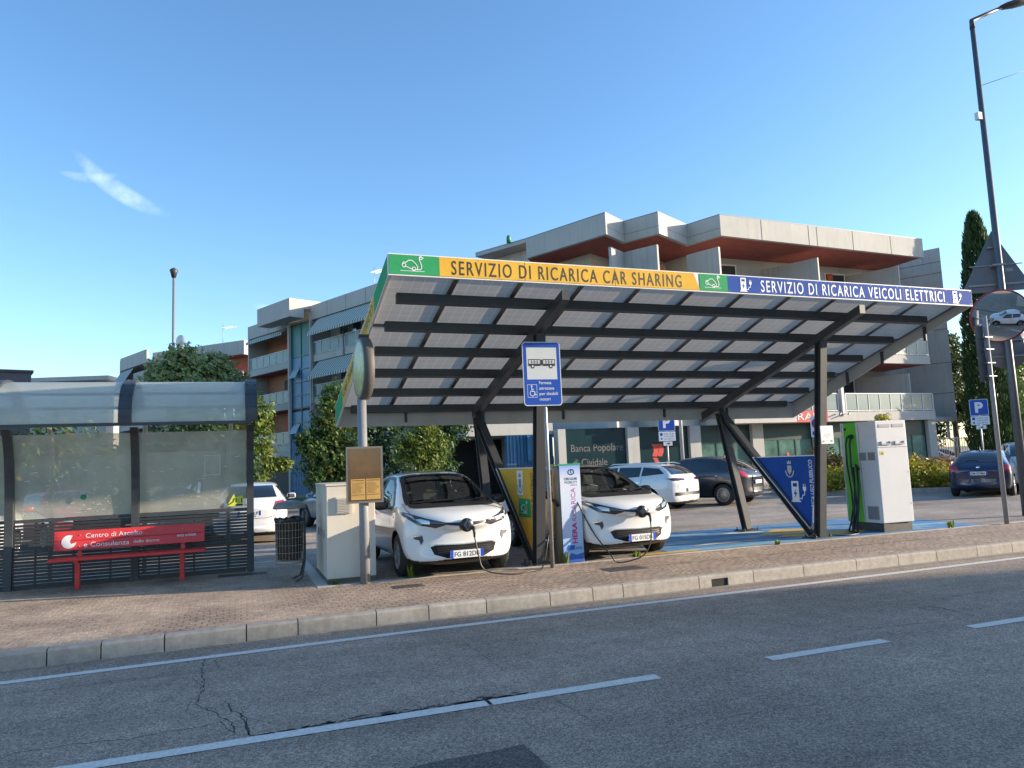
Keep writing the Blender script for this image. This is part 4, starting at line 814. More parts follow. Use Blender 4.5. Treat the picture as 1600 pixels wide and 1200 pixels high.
# ---------------------------------------------------------------- cars
M_glass = mat('car_glass', (.012, .016, .018), .04, spec=.9, coat=.6)
M_tyre = mat('tyre', (.02, .02, .02), .8, bump=.2, bscale=30); M_blk = mat('trim_black', (.015, .015, .016), .35); M_under = mat('wheel_well', (.006, .006, .006), .9)
M_alloy = mat('alloy', (.45, .46, .47), .3, metal=.8); M_hubcap = mat('hubcap', (.33, .34, .36), .4, metal=.4); M_chrome = mat('chrome', (.75, .75, .75), .08, metal=1)
M_lens = mat('lamp_lens', (.55, .6, .65), .08, spec=.9, coat=1, metal=.35); M_redl = mat('tail_lens', (.42, .012, .015), .12, coat=1); M_plate = mat('plate_white', (.72, .73, .73), .4); M_pblue = mat('plate_blue', (.01, .06, .5), .4)
def paint(n, c, met=0): return mat('paint_'+n, c, .28, metal=met, coat=1, spec=.5)
def body_mesh(c, mpaint):
    L, W, H = c['L'], c['W']/2, c['H']; clr = c.get('clr', .20); S = []
    wmid = c.get('belt', .93)
    def sec(sl, sb, st, zb, zt, wl, wt, plan=0, zlow=None, hood=False, psgn=1, rz=None):
        z0 = zlow or clr; rows = []
        wl *= W; wt *= W
        def pc(w_): return psgn*plan*(abs(w_)/W)**2.6
        zm = z0+(zb-z0)*.5
        P = [(sl, 0, z0), (sl, .75*wl, z0), (sl, .95*wl, z0+.09), (sl, 1.0*wl, zm), (sl*.6+sb*.4, .975*wl, zb-.10), (sb, wmid*wl, zb)]
        if hood: P += [((sb+st)/2, .76*wl, lerp(zb, zt, .62)), (st, .45*wl, lerp(zb, zt, .9)), (st, 0, zt)]
        else: P += [(st*.8+sb*.2, wt, zt-.13*(zt-zb)/.5), (st, .86*wt, zt-.035), (st, 0, zt)]
        return [(s+pc(w_), w_, z) for s, w_, z in P]
    def ring(base, k, ds, zc): return [(s*0+ds+(s-base[8][0])*.55, w_*k, zc+(z-zc)*k) for s, w_, z in base]
    h0, h1 = c['h0'], c['cz']; ax = c['ax']; wb = c['wb']
    f0 = sec(.07, .10, .08, h0-.10, h0, .93, 0, plan=.34, zlow=clr+.02, hood=True)
    S.append(ring(f0, .55, -.02, .5)); S.append(f0)
    S.append(sec(.26, .30, .27, lerp(h0, h1, .22)-.05, lerp(h0, h1, .30)+.015, .985, 0, plan=.16, hood=True))
    S.append(sec(ax-.12, ax-.1, ax-.1, lerp(h0, h1, .66)-.04, lerp(h0, h1, .72)+.02, 1.0, 0, hood=True, plan=.03))
    S.append(sec(c['cs']-.12, c['cs']-.10, c['cs']-.16, h1-.06, h1-.01, 1.0, 0, hood=True))
    S.append(sec(c['cs']+.16, c['cs']+.10, c['cs']+.02, c['bz0'], h1+.06, 1.0, .80))
    S.append(sec(c['cs']+.5, c['cs']+.42, lerp(c['cs'], c['rs'], .6), c['bz0']+.01, lerp(h1, H, .68), 1.0, .76))
    S.append(sec(c['rs']+.05, c['rs'], c['rs'], c['bz0']+.02, H-.035, 1.0, .72))
    mid = (c['rs']+c['re'])/2; S.append(sec(mid, mid, mid, lerp(c['bz0'], c['bz1'], .5), H, 1.0, .74))
    S.append(sec(c['re']-.1, c['re']-.05, c['re'], c['bz1']-.01, H-c.get('rd', .05), 1.0, .70))
    S.append(sec(L-.42, L-.36, lerp(c['re'], c['ts'], .55), c['bz1']-.02, lerp(H, c['tz'], .5), .985, .68))
    S.append(sec(L-.20, L-.17, c['ts'], c['tz']-.04, c['tz']+.05, .955, .66, plan=.12, psgn=-1))
    r0 = sec(L-.05, L-.04, L-.07, c['tz']-.17, c['tz']-.06, .90, .62, plan=.2, zlow=clr+.05, psgn=-1, hood=True); S.append(r0)
    S.append([(L+.01-(r0[8][0]-s)*.3, w_*.6, .62+(z-.62)*.6) for s, w_, z in r0])
    bm = bmesh.new(); rows = []
    for s in S:
        y = [p[0]-L/2 for p in s]; right = [bm.verts.new((p[1], p[0]-L/2, p[2])) for p in s]
        left = [right[0]]+[bm.verts.new((-p[1], p[0]-L/2, p[2])) for p in s[1:8]]+[right[8]]
        rows.append(right+left[7:0:-1])
    n = len(rows[0])
    for a, b in zip(rows, rows[1:]):
        for i in range(n): bm.faces.new((a[i], a[(i+1) % n], b[(i+1) % n], b[i]))
    def cap(r):  # grid cap: right[i] with left[i]
        for i in range(1, 7):
            bm.faces.new((r[i], r[i+1], r[16-i-1], r[16-i]))
        bm.faces.new((r[0], r[1], r[15])); bm.faces.new((r[7], r[8], r[9]))
    cap(rows[0]); cap(rows[-1])
    bmesh.ops.recalc_face_normals(bm, faces=bm.faces)
    cl = bm.edges.layers.float.get('crease_edge') or bm.edges.layers.float.new('crease_edge')
    for k, r in enumerate(rows):   # sharpen the belt line and the sill
        if k+1 < len(rows) and 4 <= k <= 10:
            for i, cv in ((5, .35), (11, .35), (7, .25), (9, .25), (2, .3), (14, .3)):
                e = bm.edges.get((r[i], rows[k+1][i]))
                if e: e[cl] = cv
    me = bpy.data.meshes.new('body'); bm.to_mesh(me); bm.free()
    for p in me.polygons: p.use_smooth = True
    me.materials.append(mpaint); me.materials.append(M_under)
    o = bpy.data.objects.new('body', me); COL.objects.link(o)
    sb = o.modifiers.new('s', 'SUBSURF'); sb.levels = 3; sb.render_levels = 3
    cutters = []
    for yy in (ax-L/2, ax+wb-L/2):
        for sg_ in (-1, 1):
            g = MB(); r_ = c['wr']*1.13
            x0, x1 = sg_*(W-.30), sg_*(W+.3); n_ = 40
            A = [(x0, yy+r_*math.cos(2*math.pi*k/n_), c['wr']+.02+r_*math.sin(2*math.pi*k/n_)) for k in range(n_)]; B_ = [(x1, p[1], p[2]) for p in A]; g.hull2(A, B_)
            cu2 = g.build('cut', M_under); cutters.append(cu2)
            m_ = o.modifiers.new('b', 'BOOLEAN'); m_.operation = 'DIFFERENCE'; m_.object = cu2; m_.solver = 'EXACT'
    dg = bpy.context.evaluated_depsgraph_get(); dg.update()
    me2 = bpy.data.meshes.new_from_object(o.evaluated_get(dg)); o.modifiers.clear(); o.data = me2; me2.name = 'body'
    for c_ in cutters: bpy.data.objects.remove(c_)
    if len(me2.materials) < 2: me2.materials.append(M_under)
    for p in me2.polygons:
        if p.normal.z < -.6 and p.center.z < clr+.12: p.material_index = 1
        p.use_smooth = p.material_index == 0 or p.use_smooth
        # wheel-well faces: vertical-axis test against the arches
        for yy in (ax-L/2, ax+wb-L/2):
            dd = math.hypot(p.center.y-yy, p.center.z-c['wr']-.02)
            if dd < c['wr']*1.13+.004 and abs(p.center.x) < W-.02 and (abs(p.normal.x) > .95 and abs(p.center.x) < W-.28 or (abs(p.normal.x) < .05 and dd > c['wr']*1.13-.012)): p.material_index = 1; p.use_smooth = False
    return o
class Car:
    def __init__(s, name, label, group, c, mpaint, loc, az):
        # az: compass heading of the nose, degrees from +Y towards +X
        s.c = c; s.t = thing(name, label, 'car', loc, -R(az)+math.pi, group); s.mp = mpaint
        s.b = body_mesh(c, mpaint); s.b.parent = s.t
        me = s.b.data; s.bvh = BVHTree.FromPolygons([v.co for v in me.vertices], [tuple(p.vertices) for p in me.polygons]); s.L = c['L']
    def cast(s, face, u, v):
        if face == 'front': o, d = Vector((u, -9, v)), Vector((0, 1, 0))
        elif face == 'rear': o, d = Vector((u, 9, v)), Vector((0, -1, 0))
        elif face == 'left': o, d = Vector((9, u, v)), Vector((-1, 0, 0))     # car's left when nose is -y
        elif face == 'right': o, d = Vector((-9, u, v)), Vector((1, 0, 0))
        else: o, d = Vector((u, v, 9)), Vector((0, 0, -1))
        h = s.bvh.ray_cast(o, d)
        return (h[0], h[1]) if h[0] is not None else (None, None)
    def patch(s, name, face, poly, m, off=.004, step=.05, parent=None, th=.012):
        P = []; n = len(poly)
        for i in range(n):
            a = Vector(poly[i]); b = Vector(poly[(i+1) % n]); k = max(1, int((b-a).length/step))
            P += [a.lerp(b, t/k) for t in range(k)]
        nb = len(P); xs = [p.x for p in P]; ys = [p.y for p in P]; edges = [(i, (i+1) % nb) for i in range(nb)]
        def inside(x, y):
            r_ = False
            for i in range(nb):
                a, b = P[i], P[i-1]
                if (a.y > y) != (b.y > y) and x < (b.x-a.x)*(y-a.y)/(b.y-a.y)+a.x: r_ = not r_
            return r_
        pts = list(P); x = min(xs)+step/2
        while x < max(xs):
            y = min(ys)+step/2
            while y < max(ys):
                if inside(x, y) and min((q-Vector((x, y))).length for q in P) > step*.45: pts.append(Vector((x, y)))
                y += step
            x += step
        v, e, f, ov, oe, of = delaunay_2d_cdt([Vector((p.x, p.y)) for p in pts], edges, [list(range(nb))], 1, 1e-6)
        co = []; ok = []
        for q in v:
            h, nn = s.cast(face, q.x, q.y)
            if h is None: co.append(Vector((0, 0, 0))); ok.append(False)
            else: co.append(h+nn*off); ok.append(True)
        g = MB(); g.smooth = True; ff = [tuple(k) for k in f if all(ok[i] for i in k)]
        # drop faces that span a cliff on the body
        ff = [k for k in ff if max((co[k[i]]-co[k[i-1]]).length for i in range(len(k))) < step*5]
        g.add(co, ff); me_o = g.build(name, m, parent or s.t)
        return me_o
    def both(s, name, poly, m, **k):
        for fc_ in ('left', 'right'): s.patch(name, fc_, poly, m, **k)
    def line(s, face, pts, w, name='panel_gap', m=None, off=.003, parent=None, step=.04):
        P = [Vector(p) for p in pts]; Q = []
        for a, b in zip(P, P[1:]):
            k = max(1, int((b-a).length/step)); Q += [a.lerp(b, t/k) for t in range(k)]
        Q.append(P[-1]); g = MB(); L = []
        for i, q in enumerate(Q):
            t = (Q[min(i+1, len(Q)-1)]-Q[max(i-1, 0)]).normalized(); nrm_ = Vector((-t.y, t.x))*w/2; row = []
            for k in (q+nrm_, q-nrm_):
                h, nn = s.cast(face, k.x, k.y); row.append(None if h is None else h+nn*off)
            L.append(row)
        for a, b in zip(L, L[1:]):
            if None in a or None in b or (a[0]-b[0]).length > .25: continue
            g.quad(a[0], b[0], b[1], a[1])
        if g.v: return g.build(name, m or M_blk, parent or s.t)
    def wheels(s, style='hub', m=None, n=10):
        c = s.c; r_ = c['wr']
        for yy in (c['ax']-s.L/2, c['ax']+c['wb']-s.L/2):
            for sg_ in (-1, 1):
                x = sg_*(c['W']/2-.125); g = MB(); w2 = .10
                g.lathe([(r_*.62, -w2), (r_*.9, -w2), (r_*.985, -w2*.75), (r_, -w2*.4), (r_, w2*.4), (r_*.985, w2*.75), (r_*.9, w2), (r_*.62, w2)], (x, yy, r_), ax='x', n=40)
                wh = g.build('wheel', M_tyre, s.t); o_ = x+sg_*w2*.75
                g = MB(); g.lathe([(r_*.66, sg_*.02), (r_*.62, sg_*.005), (r_*.60, -sg_*.03), (0, -sg_*.05)], (o_, yy, r_), ax='x', n=40)
                g.build('rim_dish', mat('rim_dark', (.05, .05, .055), .5, metal=.5) if style != 'hub' else mat('hub_shadow', (.10, .10, .11), .5), wh)
                g = MB(); g.lathe([(r_*.67, sg_*.012), (r_*.655, sg_*.028), (r_*.60, sg_*.02), (r_*.59, -sg_*.02)], (o_, yy, r_), ax='x', n=40)
                g.lathe([(0, sg_*.02), (r_*.13, sg_*.018), (r_*.17, -sg_*.0)], (o_, yy, r_), ax='x', n=16)
                for k in range(n):
                    a = 2*math.pi*k/n+.1; d = Vector((0, math.cos(a), math.sin(a))); q = Vector((0, -math.sin(a), math.cos(a))); C0 = Vector((o_, yy, r_)); wi = r_*(.10 if style == 'hub' else .045)
                    X = Vector((sg_*.012, 0, 0))
                    g.hull2([C0+d*r_*.12-q*wi*.6-X, C0+d*r_*.12+q*wi*.6-X, C0+d*r_*.12+q*wi*.5+X, C0+d*r_*.12-q*wi*.5+X], [C0+d*r_*.61-q*wi-X, C0+d*r_*.61+q*wi-X, C0+d*r_*.61+q*wi*.8+X, C0+d*r_*.61-q*wi*.8+X])
                g.build('rim', m or M_hubcap, wh)
    def mirrors(s, y, z, m, x=None):
        W = x or s.c['W']/2
        for sg_ in (-1, 1):
            g = MB(); g.smooth = True; cx = sg_*(W+.10)
            vs = []; fs = []; n1, n2 = 12, 8
            for j in range(n2+1):
                ph = math.pi*j/n2
                for k in range(n1):
                    th = 2*math.pi*k/n1; a = math.cos(th)*math.sin(ph); b = math.cos(ph); c_ = math.sin(th)*math.sin(ph)
                    f = lambda t: math.copysign(abs(t)**.65, t)
                    vs.append((cx+.115*f(a), y+.06*f(b)*(1 if b < 0 else .6), z+.075*f(c_)))
            for j in range(n2):
                for k in range(n1): fs.append((j*n1+k, j*n1+(k+1) % n1, (j+1)*n1+(k+1) % n1, (j+1)*n1+k))
            g.add(vs, fs); o = g.build('wing_mirror', m, s.t); g = MB(); g.bar((sg_*(W-.12), y+.02, z-.07), (cx-sg_*.04, y, z-.04), .06, .03); g.build('mirror_arm', M_blk, o)
            g = MB(); g.box(cx-.09, cx+.09, y+.037, y+.041, z-.05, z+.05); g.build('mirror_glass', mat('mirror_glass', (.4, .42, .45), .03, metal=1), o)
    def plate(s, face, u, z, txt, wd=.50, ht=.11, euro2=True, m=None):
        h, nn = s.cast(face, u, z); sg_ = -1 if face == 'front' else 1
        y = h.y+sg_*.02; g = MB(); g.box(u-wd/2, u+wd/2, min(y, y+sg_*.01), max(y, y+sg_*.01), z-ht/2, z+ht/2); pl = g.build('number_plate', M_plate, s.t)
        U = (1, 0, 0) if face == 'front' else (-1, 0, 0); yy = y+sg_*.0105
        P_ = Plane((u-wd/2 if face == 'front' else u+wd/2, yy, z-ht/2), U, (0, 0, 1))
        g = MB(); P_.rect(g, 0, 0, .045, ht, .001); g.build('blue_band', M_pblue, pl); g = MB(); P_.rect(g, wd-.045, 0, wd, ht, .001); g.build('blue_band', M_pblue, pl)
        if txt: g = MB(); P_.text(g, txt, .062, .022, .068, wd-.124, .0015, bold=.008); g.build('lettering', M_ink, pl)
# templates ------------------------------------------------------------
ZOE = dict(L=4.08, W=1.74, H=1.56, ax=.84, wb=2.50, wr=.31, h0=.90, cz=1.09, cs=.98, rs=1.85, re=3.25, bz0=.97, bz1=1.10, ts=3.86, tz=1.08, clr=.19, rd=.06)
M_wp = paint('white', (.70, .71, .71))
M_tg = bpy.data.materials.new('clear_car_glass'); M_tg.use_nodes = True; t = M_tg.node_tree; t.nodes.remove(t.nodes['Principled BSDF'])
tp = N(t, 'ShaderNodeBsdfTransparent'); tp.inputs[0].default_value = (.58, .66, .63, 1); gl = N(t, 'ShaderNodeBsdfGlossy'); gl.inputs['Roughness'].default_value = .01; gl.inputs[0].default_value = (1, 1, 1, 1); fr0 = N(t, 'ShaderNodeFresnel'); fr0.inputs[0].default_value = 1.5; mm_ = N(t, 'ShaderNodeMixShader')
t.links.new(fr0.outputs[0], mm_.inputs[0]); t.links.new(tp.outputs[0], mm_.inputs[1]); t.links.new(gl.outputs[0], mm_.inputs[2]); t.links.new(mm_.outputs[0], t.nodes['Material Output'].inputs[0])
def zoe(loc, az, plate_txt, label):
    k = Car('electric_car', label, 'white electric cars charging under the canopy', ZOE, M_wp, loc, az); L2 = k.L/2
    WSP = [(-.67, 1.03), (-.60, 1.018), (0, 1.025), (.60, 1.018), (.67, 1.03), (.635, 1.16), (.56, 1.38), (.50, 1.475), (.25, 1.495), (-.25, 1.495), (-.50, 1.475), (-.56, 1.38), (-.635, 1.16)]
    k.patch('windscreen', 'front', WSP, M_tg)
    y = lambda s_: s_-L2
    SWP = [[(y(1.22), 1.0), (y(1.38), .995), (y(2.28), 1.03), (y(2.28), 1.44), (y(1.98), 1.425), (y(1.70), 1.31)], [(y(2.36), 1.035), (y(3.0), 1.09), (y(3.22), 1.18), (y(3.05), 1.35), (y(2.36), 1.44)]]; RWP = [(-.52, 1.12), (.52, 1.12), (.46, 1.42), (-.46, 1.42)]
    for q in SWP: k.both('side_window', q, M_tg)
    k.patch('rear_window', 'rear', RWP, M_tg)
    # head lamps swept back, joined by a dark band to the badge
    for s_ in (-1, 1):
        hl = k.patch('headlight', 'front', [(s_*.30, .76), (s_*.42, .725), (s_*.66, .775), (s_*.80, .885), (s_*.815, .955), (s_*.74, .935), (s_*.55, .865), (s_*.30, .80)], mat('lamp_housing', (.025, .03, .04), .08, coat=1), step=.03, off=.005)
        k.patch('lens', 'front', [(s_*.50, .775), (s_*.60, .795), (s_*.68, .85), (s_*.62, .858), (s_*.50, .825)], M_lens, step=.03, off=.009, parent=hl)
        k.patch('indicator', 'front', [(s_*.68, .84), (s_*.76, .90), (s_*.775, .93), (s_*.70, .895)], M_lens, step=.03, off=.009, parent=hl)
        k.patch('fog_blade', 'front', [(s_*.60, .62), (s_*.72, .60), (s_*.70, .575), (s_*.645, .56), (s_*.62, .49), (s_*.585, .55)], mat('blade_dark', (.05, .05, .055), .35), step=.02, off=.006)
        k.patch('fog_chrome', 'front', [(s_*.60, .632), (s_*.735, .612), (s_*.73, .600), (s_*.60, .618)], M_chrome, step=.02, off=.010)
    k.patch('badge_band', 'front', [(-.31, .768), (-.12, .745), (-.07, .68), (.07, .68), (.12, .745), (.31, .768), (.31, .798), (.13, .79), (-.13, .79), (-.31, .798)], M_blk, step=.03, off=.006)
    g_ = k.patch('lower_grille', 'front', [(-.50, .465), (-.45, .35), (-.28, .295), (.28, .295), (.45, .35), (.50, .465), (.42, .48), (0, .468), (-.42, .48)], mat('grille_matt', (.008, .008, .009), .7, spec=.2), step=.03, off=.004)
    for z in (.375, .405, .435): k.line('front', [(-.40, z), (.40, z)], .005, 'grille_bar', mat('grille_bar', (.05, .05, .055), .4), .012, parent=g_)
    k.patch('grille_trim', 'front', [(-.53, .485), (-.43, .497), (0, .482), (.43, .497), (.53, .485), (.515, .45), (.42, .482), (0, .468), (-.42, .482), (-.515, .45)], mat('trim_silver', (.5, .5, .5), .25, metal=.6), step=.03, off=.008)
    k.patch('bumper_lip', 'front', [(-.80, .285), (-.6, .20), (.6, .20), (.80, .285), (.6, .262), (-.6, .262)], M_blk, step=.04, off=.006)
    # badge: dark round charging flap with diamond
    h, nn = k.cast('front', 0, .74); bx_ = h.y
    g = MB(); g.lathe([(0, 0), (.088, 0), (.098, .015), (.098, .05)], (0, bx_-.03, .75), ax='y', n=24); bd = g.build('charging_flap', M_blk, k.t)
    Pz = Plane((0, bx_-.031, .75), (1, 0, 0), (0, 0, 1)); g = MB(); Pz.poly(g, [(0, .095), (.06, .01), (0, -.085), (-.06, .01)], .002, .008); Pz.M = 0; g.build('diamond_badge', M_chrome, bd)
    g = MB(); Pz.poly(g, [(0, .062), (.028, .0), (0, -.055), (-.028, .0)], .0105); g.build('diamond_inset', M_blk, bd)
    k.plate('front', 0, .345, plate_txt)
    # bonnet lettering: laid on the bonnet
    Ptop = [k.cast('top', 0, y(.50))[0], k.cast('top', 0, y(.72))[0]]
    pn = Plane(Ptop[0]+Vector((-.12, 0, .0)), (1, 0, 0), Ptop[1]-Ptop[0]); g = MB()
    pn.text(g, 'CIRCULAR MOBILITY', 0, .02, .055, .55, 0); pn.arc(g, -.14, .05, .07, 10, 220, .02, 0, ry=.05); pn.arc(g, -.14, .045, .075, 190, 390, .02, 0, ry=.045)
    vs = []
    for v in g.v:
        h, nn = k.cast('top', v[0], v[1]); vs.append(tuple((h+nn*.003) if h is not None else Vector(v)))
    g.v = vs; g.build('bonnet_lettering', mat('decal_grey', (.10, .11, .12), .5), k.t)
    # bonnet and door gaps
    k.line('top', [(-.70, y(.33)), (-.73, y(.6)), (-.72, y(.95))], .007); k.line('top', [(.70, y(.33)), (.73, y(.6)), (.72, y(.95))], .007); 
    for f_ in ('left', 'right'):
        k.line(f_, [(y(1.30), .98), (y(1.26), .7), (y(1.32), .34)], .008); k.line(f_, [(y(2.32), 1.02), (y(2.34), .6), (y(2.30), .30)], .008); k.line(f_, [(y(1.32), .34), (y(2.85), .30)], .008); k.line(f_, [(y(3.08), 1.1), (y(3.05), .8), (y(2.9), .55), (y(2.86), .32)], .008)
        k.line(f_, [(y(1.35), .26), (y(2.9), .26)], .09, 'sill_trim', M_blk)
        k.patch('door_handle', f_, [(y(2.0), .88), (y(2.2), .885), (y(2.2), .915), (y(2.0), .91)], M_wp, off=.03, step=.03)
    k.line('front', [(-.60, 1.06), (-.2, 1.075), (.35, 1.09)], .018, 'wiper', M_blk, .014); k.line('front', [(.02, 1.05), (.3, 1.06), (.60, 1.08)], .018, 'wiper', M_blk, .014)
    g = MB(); g.lathe([(.02, 0), (.018, .02), (.004, .18), (0, .18)], (0, y(3.0), 1.54), n=8); g.build('aerial', M_blk, k.t)
    # cabin seen through the glass: reflections of seats as pale shapes on the dash side
    k.patch('dash_reflection', 'front', [(.28, 1.10), (.52, 1.12), (.50, 1.20), (.30, 1.17)], mat('paper_white', (.30, .33, .33), .5), off=.0052) if 0 else None
    k.wheels('hub', M_hubcap, 9); k.mirrors(y(1.32), 1.04, M_blk)
    # cabin: open the shell behind every pane and furnish it
    bm = bmesh.new(); bm.from_mesh(k.b.data); kill = []
    def ins(p, poly, mg):
        n = len(poly); r_ = False; dm = 9
        for i in range(n):
            a, b = Vector(poly[i]), Vector(poly[i-1])
            if (a.y > p.y) != (b.y > p.y) and p.x < (b.x-a.x)*(p.y-a.y)/(b.y-a.y)+a.x: r_ = not r_
            t_ = max(0, min(1, (p-a).dot(b-a)/max(1e-9, (b-a).length_squared))); dm = min(dm, (p-a-(b-a)*t_).length)
        return r_ and dm > mg
    for f in bm.faces:
        c_ = f.calc_center_median(); n_ = f.normal
        if c_.z < .95: continue
        if n_.y < -.15 and c_.y < 0 and ins(Vector((c_.x, c_.z)), WSP, .022): kill.append(f)
        elif n_.y > .15 and c_.y > 1 and ins(Vector((c_.x, c_.z)), RWP, .022): kill.append(f)
        elif abs(n_.x) > .3 and any(ins(Vector((c_.y, c_.z)), q, .02) for q in SWP): kill.append(f)
    bmesh.ops.delete(bm, geom=kill, context='FACES'); bm.to_mesh(k.b.data); bm.free()
    k.line('front', WSP+[WSP[0]], .05, 'windscreen_edge', M_blk, .0065)
    k.line('rear', RWP+[RWP[0]], .05, 'window_edge', M_blk, .0065)
    for f_ in ('left', 'right'):
        for q in SWP: k.line(f_, q+[q[0]], .045, 'window_edge', M_blk, .0065)
    M_cab = mat('cabin_dark', (.03, .03, .032), .8); M_seat = mat('seat_grey', (.085, .085, .09), .85)
    g = MB(); g.hull2([(-.72, y(1.1), .82), (.72, y(1.1), .82), (.72, y(1.1), 1.0), (-.72, y(1.1), 1.0)], [(-.70, y(1.62), .72), (.70, y(1.62), .72), (.70, y(1.62), .98), (-.70, y(1.62), .98)]); g.build('dashboard', M_cab, k.t)
    g = MB(); g.box(-.74, .74, y(1.1), y(3.6), .30, .34); g.box(-.76, -.73, y(1.2), y(3.4), .34, .93); g.box(.73, .76, y(1.2), y(3.4), .34, .93); g.box(-.7, .7, y(3.45), y(3.5), .34, 1.0); g.build('cabin_lining', M_cab, k.t)
    g = MB(); g.M = Matrix.Translation((.36, y(1.72), .99)) @ Matrix.Rotation(R(-62), 4, 'X'); g.lathe([(.175+.014*math.cos(a_*.785), .014*math.sin(a_*.785)) for a_ in range(8)], (0, 0, 0), n=28, closed=True); g.box(-.17, .17, -.02, .02, -.01, .01); g.build('steering_wheel', M_blk, k.t)
    for sx, ss in ((-.36, 2.15), (.36, 2.15), (-.36, 3.05), (.36, 3.05)):
        g = MB(); g.hull2([(sx-.23, y(ss-.42), .50), (sx+.23, y(ss-.42), .50), (sx+.23, y(ss+.05), .45), (sx-.23, y(ss+.05), .45)], [(sx-.22, y(ss-.42), .62), (sx+.22, y(ss-.42), .62), (sx+.22, y(ss+.05), .58), (sx-.22, y(ss+.05), .58)])
        g.hull2([(sx-.23, y(ss-.02), .55), (sx+.23, y(ss-.02), .55), (sx+.23, y(ss+.10), .55), (sx-.23, y(ss+.10), .55)], [(sx-.18, y(ss+.16), 1.12), (sx+.18, y(ss+.16), 1.12), (sx+.18, y(ss+.25), 1.12), (sx-.18, y(ss+.25), 1.12)])
        g.hull2([(sx-.12, y(ss+.16), 1.15), (sx+.12, y(ss+.16), 1.15), (sx+.12, y(ss+.25), 1.15), (sx-.12, y(ss+.25), 1.15)], [(sx-.10, y(ss+.18), 1.33), (sx+.10, y(ss+.18), 1.33), (sx+.10, y(ss+.26), 1.33), (sx-.10, y(ss+.26), 1.33)]); g.build('seat', M_seat, k.t, bevel=.02)
    h, nn = k.cast('front', 0, 1.44); g = MB(); g.bbox(-.11, .11, h.y+.10, h.y+.13, 1.36, 1.43, .01); g.build('interior_mirror', M_blk, k.t)
    g = MB(); g.add([(-.62, y(1.42), 1.0), (-.30, y(1.42), 1.0), (-.30, y(1.5), 1.004), (-.62, y(1.5), 1.004)], [(0, 1, 2, 3)]); g.build('paper_slip', M_plate, k.t)
    return k
z1 = zoe((3.10, 12.6, G), 180-1, 'FG 812DB', 'white electric car with plate FG 812DB and black door mirrors behind the bronze notice case')
z2 = zoe((5.98, 12.80, G), 176, 'FG 015DB', 'white electric car with plate FG 015DB, half hidden by the lettered charging post')
def wpt(k, v): return Matrix.Translation(k.t.location) @ Matrix.Rotation(k.t.rotation_euler.z, 4, 'Z') @ Vector(v)
def cable(name, lab, pts, r_=.011):
    P = [Vector(p) for p in pts]; out_ = []
    for i in range(len(P)-1):
        p0, p1, p2, p3 = P[max(i-1, 0)], P[i], P[i+1], P[min(i+2, len(P)-1)]
        for t in [x/6 for x in range(6)]:
            out_.append(.5*((2*p1)+(p2-p0)*t+(2*p0-5*p1+4*p2-p3)*t*t+(3*p1-p0-3*p2+p3)*t**3))
    out_.append(P[-1]); g = MB(); g.tube(out_, r_, 8); o = g.build(name, M_rub); return tag(o, lab, 'cable')
def nose(k): return wpt(k, (0.0, k.cast('front', 0, .75)[0].y-.05, .74))
n1, n2 = nose(z1), nose(z2)
def gun(k):
    yy = k.cast('front', 0, .75)[0].y; g = MB(); g.tube([(.06, yy-.0, .72), (.07, yy-.09, .71), (.07, yy-.125, .67), (.07, yy-.125, .58)], [.024, .028, .022, .014], 12)
    o = g.build('charging_plug', M_rub, k.t); return wpt(k, (.07, yy-.125, .60))
a = gun(z1); cable('charging_cable', 'black cable hanging from the plug of the first white car, down to the paving', [a, a+Vector((.04, -.03, -.25)), a+Vector((.12, -.05, -.48)), (3.72, a.y-.02, G+.02), (4.1, a.y+.1, G+.02), (4.35, a.y+.3, G+.02), (4.6, 11.1, G+.35), (4.7, 11.15, .95), (4.72, 11.2, 1.15)])
a = gun(z2); cable('charging_cable', 'black cable looping from the plug of the second white car to the charging post', [a, a+Vector((-.03, -.03, -.28)), a+Vector((-.18, -.06, -.5)), (5.75, a.y-.05, G+.02), (5.55, a.y-.02, G+.02), (5.47, a.y, G+.12), (5.36, 11.0, G+.45), (5.2, 11.05, .95), (5.12, 11.15, 1.2)])
